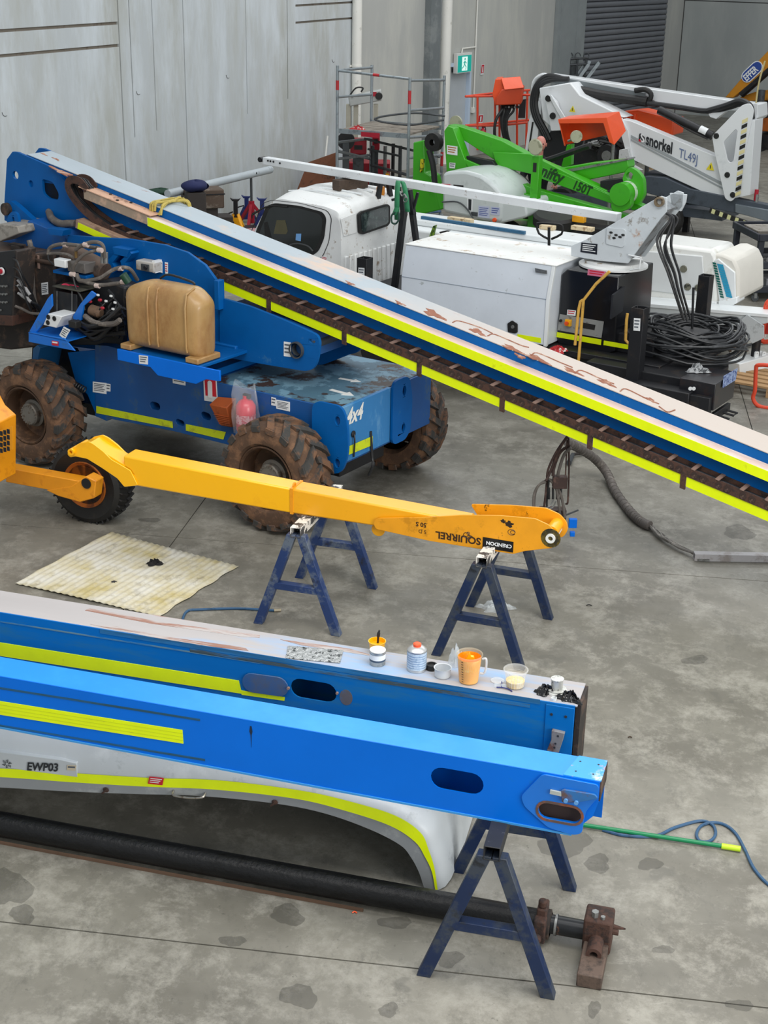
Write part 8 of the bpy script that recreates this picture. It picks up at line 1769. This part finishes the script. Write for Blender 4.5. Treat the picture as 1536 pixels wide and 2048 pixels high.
pa_, pb_, pc_, pd_ = [Vector(PT[k]) for k in 'abcd']
def deckpt(u, v, z): a = pa_.lerp(pc_, u); b_ = pb_.lerp(pd_, u); q = a.lerp(b_, v); return Vector((q.x, q.y, z))
for nm, v0, v1, m_ in (('deck_board', .04, .50, mat('grey_brown_ply', '#8b8378', .7, wear='#6b6258', amount=.4, scale=6, var=.1)), ('deck_board', .52, .96, mat('grey_brown_ply', '#8b8378'))):
    P = [deckpt(.03, v0, z_p), deckpt(.97, v0, z_p), deckpt(.97, v1, z_p), deckpt(.03, v1, z_p)]; MB().hexa([p - Vector((0, 0, .03)) for p in P], P).build(nm, m_, sc)
for v in (.02, .98): MB().beam(deckpt(.02, v, z_p - .03), deckpt(.98, v, z_p - .03), .03, .08).build('deck_edge', GALV, sc)
q0, q1 = deckpt(.34, .0, z_p - .05), deckpt(.6, .0, z_p - .05); MB().beam(q0 + Vector((0, -.03, 0)), q1 + Vector((0, -.03, 0)), .006, .08).build('red_label', REDM, sc)
for L_ in ([(748, 238), (770, 232), (830, 226), (890, 232)], [(748, 238), (765, 244), (815, 250), (850, 246), (888, 240)]): MB().tube([dd_(x, y, 25.8) for x, y in L_], .018, 8, 4).build('toe_loop', GREYM, sc)
rung_('a', 302, 'b', 318, r=.026); rung_('b', 330, 'c', 350, GREYM, .026); rung_('a', 318, 'b', 310); 
MB().tube([dd_(728, 277, 26.2), dd_(880, 314, 26.2)], .022, 8).build('brace', GREYM, sc); MB().tube([dd_(735, 298, 26.5), dd_(800, 312, 26.5)], .02, 8).build('brace', GREYM, sc)
for k in 'abcd':
    MB().cyl((PT[k][0], PT[k][1], 0), (PT[k][0], PT[k][1], .015), .07, 12).build('base_plate', GALV, sc)
crP = DY(714, 247, 25.5); crumple('red_white_rag', 'red and white checked rag hung on the scaffold deck edge', 'rag', (crP.x, 25.62, z_p + .0), .12, .10, .08, mat('red_check_rag', '#b02a2e'), 63)
# ---- band saw and other tools by the wall
def grey_tool(px, py, y, name, lb, cat): p = DY(px, py, y); return thing(name, lb, cat, (p.x, p.y, 0)), p
y_ = 27.9
t, p = grey_tool(730, 200, y_, 'band_saw', 'grey industrial band saw head standing behind the scaffold tower', 'machine')
def gt(px, py): q = DY(px, py, y_); return Vector((q.x - p.x, 0, q.z))
A, B, C_, D_ = gt(697, 193), gt(762, 178), gt(764, 200), gt(700, 212)
MB().prism([X2(v) for v in (A, B, C_, D_)], -.12, .12).build('saw_head', mat('tool_grey', '#aeb1ae', .5, wear='#7b7d78', amount=.2, scale=6, var=.05), t, bevel=.02)
for px in (697, 712, 752): a_ = gt(px, 208); MB().box(a_.x - .045, a_.x + .045, -.05, .05, 0, a_.z).build('column', mat('tool_cream', '#b4b0a0', .5, var=.06), t, bevel=.01)
MB().tube([gt(700, 190), gt(712, 176), gt(726, 176), gt(722, 184)], .016, 6, 4).build('lift_handle', RUBDARK, t)
a_ = gt(758, 191); MB().lathe([(0, 0), (.07, 0), (.06, .05), (0, .05)], (a_.x, -.12, a_.z), (0, -1, 0), 14).build('adjust_knob', RUBDARK, t); a_ = gt(748, 187); MB().box(a_.x - .05, a_.x + .05, -.13, -.12, a_.z - .04, a_.z + .04).build('red_badge', REDM, t)
MB().box(-.35, .5, -.25, .25, 0, .75).build('saw_base', mat('red_cabinet', '#a01a2a', .5, wear='#2b2b2c', amount=.3, scale=4, var=.1), t, bevel=.02)
for (px, py, y, sx, sz, m_, nm, lb, cat) in ((717, 292, 26.9, .30, .28, REDM, 'red_tool_case', 'dark red machine body below the scaffold deck', 'machine'), (752, 280, 27.3, .14, .35, REDM, 'red_cabinet', 'bright red cabinet behind the scaffold post', 'cabinet'), (775, 352, 25.9, .07, .10, YBOOM, 'yellow_tool', 'small yellow tool with white label at the scaffold foot', 'tool')):
    p = DY(px, py, y); t = thing(nm, lb, cat, (p.x, p.y, 0)); z_ = p.z
    MB().box(-sx / 2, sx / 2, -.12, .12, z_ - sz / 2, z_ + sz / 2).build('body', m_, t, bevel=.02); MB().box(-sx / 3, sx / 3, -.1, .1, 0, z_ - sz / 2).build('stand', GREYM, t, bevel=.01); MB().box(-sx / 4, sx / 4, -.127, -.12, z_ - .05, z_ + .03).build('front_plate', SIGNW if nm == 'yellow_tool' else BLACKM, t)
p = DY(692, 282, 26.6); t = thing('black_grinder_hood', 'black rounded tool hood on a stand behind the scaffold', 'machine', (p.x, p.y, 0)); MB().lathe([(0, 0), (.16, 0), (.16, .12), (0, .12)], (0, 0, p.z), (0, 1, 0), 20).build('wheel_guard', BLACKM, t); MB().box(-.06, .06, -.05, .1, 0, p.z).build('stand', GREYM, t)
for i, (px, py, y, m_) in enumerate(((770, 330, 27.2, STEEL), (786, 325, 27.5, BLACKM), (800, 330, 27.0, GREYM), (745, 330, 26.9, GREYM))):
    p = DY(px, py, y); t = thing('upright_rod', ('silver post', 'black post', 'grey post', 'thin grey post')[i] + (' behind the scaffold middle', ' right of the silver post behind the scaffold', ' nearest the right scaffold post', ' left of the silver post behind the scaffold')[i], 'post', (p.x, p.y, 0), 0, 'posts standing behind the scaffold'); MB().cyl((0, 0, 0), (0, 0, p.z + .35), .035, 10).build('shaft', m_, t); MB().box(-.1, .1, -.1, .1, 0, .03).build('foot', GREYM, t)
p0, p1 = DY(643, 350, 28.0), DY(655, 272, 28.6); t = thing('white_stick', 'thin white stick leaning on the concrete wall left of the scaffold', 'stick', (p0.x, p0.y, 0)); MB().tube([(0, 0, 0), (p1.x - p0.x, p1.y - p0.y, p1.z)], .018, 8).build('shaft', PIPEW, t)
p = G(660, 358, 0); t = thing('brown_timber_panel', 'brown timber panel leaning at the wall foot beside the scaffold', 'panel', (p.x - .1, 27.3, 0)); MB().hexa([(-.5, -.1, 0), (.3, -.1, 0), (.3, 0, 0), (-.5, 0, 0)], [(-.2, .2, .75), (.35, .2, .95), (.35, .25, .95), (-.2, .25, .75)]).build('board', mat('brown_panel', '#6d4026', .8, wear='#3f2a1c', amount=.3, scale=5, var=.1), t)
# ---- long grey pipe on stands, jack stands and toolboxes at the wall foot
JY = 24.2
pa0, pb0 = DY(335, 388, 22.6), DY(541, 339, 25.2)
t = thing('grey_pipe', 'long light grey pipe resting on a stand at the wall, left end on boxes', 'pipe', (pa0.x, pa0.y, 0)); MB().lathe([(.055, 0), (.065, 0), (.065, 1), (.055, 1)], (0, 0, 0), (0, 0, 1), 4)
MB().tube([(0, 0, pa0.z), (pb0.x - pa0.x, pb0.y - pa0.y, pb0.z)], .065, 18).build('pipe', mat('light_grey_pipe', '#b3bbc0', .45, wear='#8a9195', amount=.2, scale=5, var=.05), t)
ps_ = DY(502, 349, 24.7); t = thing('pipe_stand', 'tall red tripod stand holding the long grey pipe', 'stand', (ps_.x, ps_.y, 0))
zr = DY(502, 402, 24.7).z; MB().cyl((0, 0, zr), (0, 0, ps_.z), .022, 10).build('inner_post', GREYM, t); MB().cyl((0, 0, .1), (0, 0, zr), .05, 12).build('outer_post', REDM, t); MB().tube([(-.1, 0, ps_.z + .03), (0, 0, ps_.z - .01), (.1, 0, ps_.z + .03)], .015, 6, 3).build('cradle', BLACKM, t)
for a in (0, 2.1, 4.2): MB().beam((0, 0, .45), (.35 * math.cos(a + .4), .35 * math.sin(a + .4), .0), .05, .05).build('leg', REDM, t)
def jack(px, py, m1, lb, base=None, y=24.3):
    tp_ = DY(px, py, y); t = thing('jack_stand', lb, 'jack stand', (tp_.x, tp_.y, 0), 0, 'jack stands at the wall foot'); h_ = max(.35, tp_.z)
    MB().box(-.035, .035, -.035, .035, h_ * .35, h_).build('column', m1, t, bevel=.006); MB().prism([(-.09, h_ + .05), (-.05, h_), (.05, h_), (.09, h_ + .05), (.05, h_ + .03), (-.05, h_ + .03)], -.04, .04).build('saddle', m1, t)
    for a in (-1, 1):
        for b_ in (-1, 1): MB().beam((a * .04, b_ * .03, h_ * .62), (a * .16, b_ * .14, 0), .05, .02).build('leg', base or m1, t)
    MB().prism([(-.05, h_ * .55), (.05, h_ * .55), (.14, .06), (-.14, .06)], -.15, -.12).build('front_plate', base or m1, t)
    MB().tube([(-.04, -.05, h_ * .7), (-.16, -.05, h_ * .6), (-.17, -.05, h_ * .45)], .012, 6, 3).build('ratchet_handle', BLACKM, t)
JB = mat('navy_jack', '#1a2c6a', .45, var=.08)
jack(471, 402, BLACKM, 'black jack stand with a yellow front plate at the wall foot', YBOOM, 24.1); jack(493, 396, JB, 'blue jack stand between the yellow one and the red tripod', y=25.4); jack(524, 401, JB, 'blue jack stand right of the red tripod beside the truck cab', y=24.4)
for (px, py, y, sx, sy, sz, m_, nm, lb, cat) in ((405, 395, 23.0, .62, .4, .30, mat('brown_grey_cases', '#5a4a3e', .7, wear='#8d8478', amount=.3, scale=5, var=.1), 'tool_chest', 'brown grey pile of cases under the pipe at the wall', 'case'), (420, 402, 23.6, .22, .22, .22, REDM, 'red_toolbox', 'small red toolbox on the cases by the wall', 'toolbox'), (432, 425, 23.6, .5, .35, .42, mat('dark_chest', '#37312e', .7, var=.1), 'dark_chest', 'dark chest under the red toolbox at the wall foot', 'chest'), (390, 372, 22.3, .42, .3, .18, mat('navy_bag', '#1b2350', .8, var=.15), 'blue_tool_bag', 'navy blue tool bag hanging below the grey pipe', 'bag'), (318, 384, 22.8, .4, .3, .12, mat('dark_green_tarp', '#173a2a', .8, var=.15), 'green_tarp', 'dark green folded tarp at the left end of the grey pipe', 'tarp'), (478, 444, 24.0, .9, .5, .14, BLACKM, 'black_trolley_jack', 'low black trolley jack below the yellow jack stand', 'jack'), (500, 455, 23.6, .7, .35, .2, mat('red_white_bags', '#b9a4a4', .8, wear='#a8282e', amount=.45, scale=9, var=.1), 'red_white_sacks', 'red and white sacks on the floor by the red tripod', 'sacks')):
    p = DY(px, py, y); zb_ = max(0, p.z - sz / 2); zb_ = 0 if nm in ('black_trolley_jack', 'dark_chest', 'red_white_sacks') else zb_
    t = thing(nm, lb, cat, (p.x, p.y, 0), .35)
    if nm in ('red_white_sacks', 'blue_tool_bag', 'green_tarp'):
        MB().grid(lambda u, v: (sx / 2 * math.sin(math.pi * v) * math.cos(6.283 * u) * (1 + .1 * math.sin(9 * u + 5 * v)), sy / 2 * math.sin(math.pi * v) * math.sin(6.283 * u), max(zb_, zb_ + sz / 2 - sz / 2 * math.cos(math.pi * v) * (1 + .15 * math.sin(14 * u)))), 24, 12).build('folds', m_, t, angle=.9)
    else: MB().box(-sx / 2, sx / 2, -sy / 2, sy / 2, zb_, zb_ + sz).build('body', m_, t, bevel=.02); MB().box(-sx / 2 - .01, sx / 2 + .01, -sy / 2 - .01, sy / 2 + .01, zb_ + sz * .72, zb_ + sz * .78).build('lid_seam', BLACKM, t)
    if zb_ > .05: MB().box(-sx * .35, sx * .35, -sy * .35, sy * .35, 0, zb_).build('pile_below', mat('dark_chest', '#37312e'), t, bevel=.01)
# ================================================================ rack, bundle and crane at the far wall
RK = DY(1150, 200, 38.5); t = thing('wire_rack', 'grey wire mesh rack holding steel lengths in front of the roller door', 'rack', (RK.x, RK.y, 0))
def rk(px, py, o=0): q = DY(px, py, 38.5); return Vector((q.x - RK.x, o, q.z))
for px in (1103, 1122, 1140, 1155, 1172):
    a_, b_ = rk(px, 120), rk(px, 172); MB().cyl((a_.x, 0, 0), (a_.x, 0, a_.z), .03, 8).build('upright', GREYM, t); MB().tube([(a_.x + .07 * math.cos(k), 0, a_.z + .09 + .09 * math.sin(k)) for k in [i * .6 for i in range(11)]], .014, 6).build('ring_hook', GREYM, t)
for y_0 in (116, 128, 150): a_, b_ = rk(1100, y_0 + 4), rk(1176, y_0); MB().tube([a_, b_], .03, 8).build('rail', GREYM, t)
for i in range(24): a_, b_ = rk(1096 + i * 2.4, 128), rk(1096 + i * 2.4, 168); MB().tube([a_, b_], .009, 5).build('wire', GREYM, t)
for i, (x0, y0, x1, y1) in enumerate(((1160, 150, 1176, 128), (1170, 160, 1198, 124), (1163, 158, 1180, 122), (1150, 160, 1170, 130))): MB().beam(rk(x0 - 8, y0 + 12, -.1 + .08 * i), rk(x1, y1, -.1 + .08 * i), .10, .08).build('steel_length', GALV, t)
CRF = Fr(Vector((9.3, 36.5, 0)), LF.az); cr = lambda px, py, o=0: CRF.side(px, py, o)
t = framed(CRF, 'lorry_crane', 'folded orange yellow lorry crane arm with a blue lettered badge at the right edge', 'crane')
CY = mat('crane_ochre', '#c07f12', .45, wear='#8f5d10', amount=.3, scale=3, var=.08)
MB().prism([X2(cr(*p)) for p in ((1450, 195), (1480, 160), (1545, 92), (1600, 40), (1600, 90), (1545, 132), (1466, 196))], 0, .3).build('upper_arm', CY, t, bevel=.02)
MB().prism([X2(cr(*p)) for p in ((1472, 196), (1500, 186), (1600, 170), (1600, 200), (1500, 204), (1472, 204))], .3, .6).build('lower_arm', CY, t, bevel=.02)
MB().tube([cr(1482, 188, .1), cr(1536, 140, .1), cr(1600, 85, .1)], .11, 10).build('ram', BLACKM, t)
MB().prism([X2(cr(*p, .4)) for p in ((1515, 238), (1600, 230), (1600, 268), (1515, 262))], .4, 1.2).build('crane_base', mat('crane_orange_base', '#b05a14', .5, wear='#6b3a12', amount=.3, scale=3, var=.08), t, bevel=.02)
MB().prism([X2(cr(*p, .3)) for p in ((1512, 198), (1600, 190), (1600, 240), (1512, 240))], .6, 1.0).build('dark_machinery', BLACKM, t)
c = cr(1524, 180, -.1); MB().cyl((c.x, -.1, 0), (c.x, -.1, c.z), .09, 12).build('stabiliser_leg', GREYM, t); MB().box(c.x - .2, c.x + .2, -.3, .1, 0, .05).build('foot', BLACKM, t)
MB().box(cr(1515, 250).x - .5, cr(1600, 250).x, .2, 1.2, 0, .35).build('truck_sill', BLACKM, t)
a_, b_ = cr(1487, 160, -.01), cr(1522, 127, -.01); dv = (b_ - a_).normalized(); nv = Vector((-dv.z, 0, dv.x)); L2 = (b_ - a_).length
loopq = slot(0, 0, L2 * 1.06, .30); q = [(( (a_ + b_) / 2 + dv * x + nv * y).x, ((a_ + b_) / 2 + dv * x + nv * y).z) for x, y in loopq]; MB().prism(q, -.03, 0).build('badge_plate', SIGNW, t, smooth=False)
q = [(( (a_ + b_) / 2 + dv * x * .95 + nv * y * .85).x, ((a_ + b_) / 2 + dv * x * .95 + nv * y * .85).z) for x, y in loopq]; MB().prism(q, -.034, -.03).build('badge_blue', mat('badge_blue', '#20418f', .5, var=0), t, smooth=False)
text_mb('EFFER', .235, lambda x, y: tuple((a_ + dv * (x + .04) + nv * (y - .085) + Vector((0, -.028, 0)))), sx=(L2 - .05) / .80).build('lettering', SIGNW, t, smooth=False)
t = framed(SF, 'yellow_tie_rope', 'thin pale yellow rope hanging beside the white elbow plate', 'rope')
MB().tube([sf(1530, 122, .1), sf(1518, 165, .1), sf(1512, 206, .1)], .014, 6, 4).build('rope', mat('pale_rope', '#b8ab7a', .7, var=.06), t)
floor_hose('yellow_air_hose', 'thin yellow hose looped on the floor behind the white vehicle tail', [(1362, 486), (1385, 478), (1420, 480), (1438, 488), (1445, 496), (1440, 500), (1425, 490), (1400, 482), (1375, 484)], .012, mat('dirty_yellow_hose', '#a08a3a', .6, var=.08), 'hose')
# ================================================================ orange yellow machine at the left edge
OM = Fr((-2.45, 11.35, 0), 112); om = lambda px, py, o=0: OM.side(px, py, o)
t = framed(OM, 'yellow_trailer_lift', 'orange yellow machine corner with grille and a tyred outrigger at the left edge', 'lift trailer')
def op(name, px, o0, o1, m_=YORNG, bevel=.008, ref=None, holes=()): return MB().prism([X2(om(*p, o0 if ref is None else ref)) for p in px], o0, o1, holes=holes).build(name, m_, t, bevel=bevel)
op('body_shell', [(-120, 790), (-40, 800), (-26, 826), (-4, 846), (-4, 966), (-30, 978), (-120, 990)], -.9, -.66, ref=-.9)
gh = []
gx0, gx1 = om(2, 860, -.92), om(25, 905, -.92)
for i in range(4):
    for j in range(4):
        p = om(4.5 + 7 * i - 7 * (i == 3) * 0, 866 + 11.5 * j - 2.0 * i, -.92); gh.append([(p.x - .012, p.z - .018), (p.x + .012, p.z - .018), (p.x + .012, p.z + .018), (p.x - .012, p.z + .018)])
q = [X2(om(*p, -.92)) for p in ((-4, 862), (26, 852), (27, 898), (-4, 908))]
gq = MB().prism(q, -.93, -.915).build('grille', YORNG, t)
for h_ in gh[:12]: MB().prism(h_, -.934, -.929).build('grille_hole', mat('dark_inside', '#0a1420'), gq)
a_, b_ = om(20, 945, -.35), om(168, 972, -.35)
MB().beam(a_, b_, .13, .13).build('outrigger_beam', YORNG, t, bevel=.006)
op('axle_bracket', [(100, 976), (150, 968), (180, 948), (200, 958), (196, 992), (168, 1000), (125, 988)], -.42, -.30, ref=-.36)
c = om(176, 965, -.40); MB().lathe([(0, 0), (.045, 0), (.045, .006)], (c.x, -.424, c.z), (0, -1, 0), 16).build('bearing_hole', BLACKM, t)
wc = om(190, 958, -.05); Rw = wc.z
wr = MB().lathe([(.55 * Rw, -.10), (.86 * Rw, -.125), (.97 * Rw, -.10), (Rw, -.05), (Rw, .05), (.97 * Rw, .10), (.86 * Rw, .125), (.55 * Rw, .10)], (wc.x, -.10, Rw), (0, 1, 0), 40).build('tyre', RUBDARK, t)
for k in range(36):
    a = 2 * math.pi * k / 36
    for s_ in (-1, 1): MB().beam((wc.x + Rw * 1.003 * math.cos(a), -.10 + s_ * .015, Rw + Rw * 1.003 * math.sin(a)), (wc.x + Rw * .995 * math.cos(a + .1), -.10 + s_ * .10, Rw + Rw * .995 * math.sin(a + .1)), .012, .035, up=(math.cos(a), 0, math.sin(a))).build('tread_block', RUBDARK, wr)
MB().lathe([(.0, -.10), (.5 * Rw, -.10), (.58 * Rw, -.12), (.60 * Rw, -.08)], (wc.x, -.10, Rw), (0, 1, 0), 32).build('orange_rim', mat('rusty_orange_rim', '#b5631c', .6, wear='#6a3a1c', amount=.4, scale=6, var=.1), t)
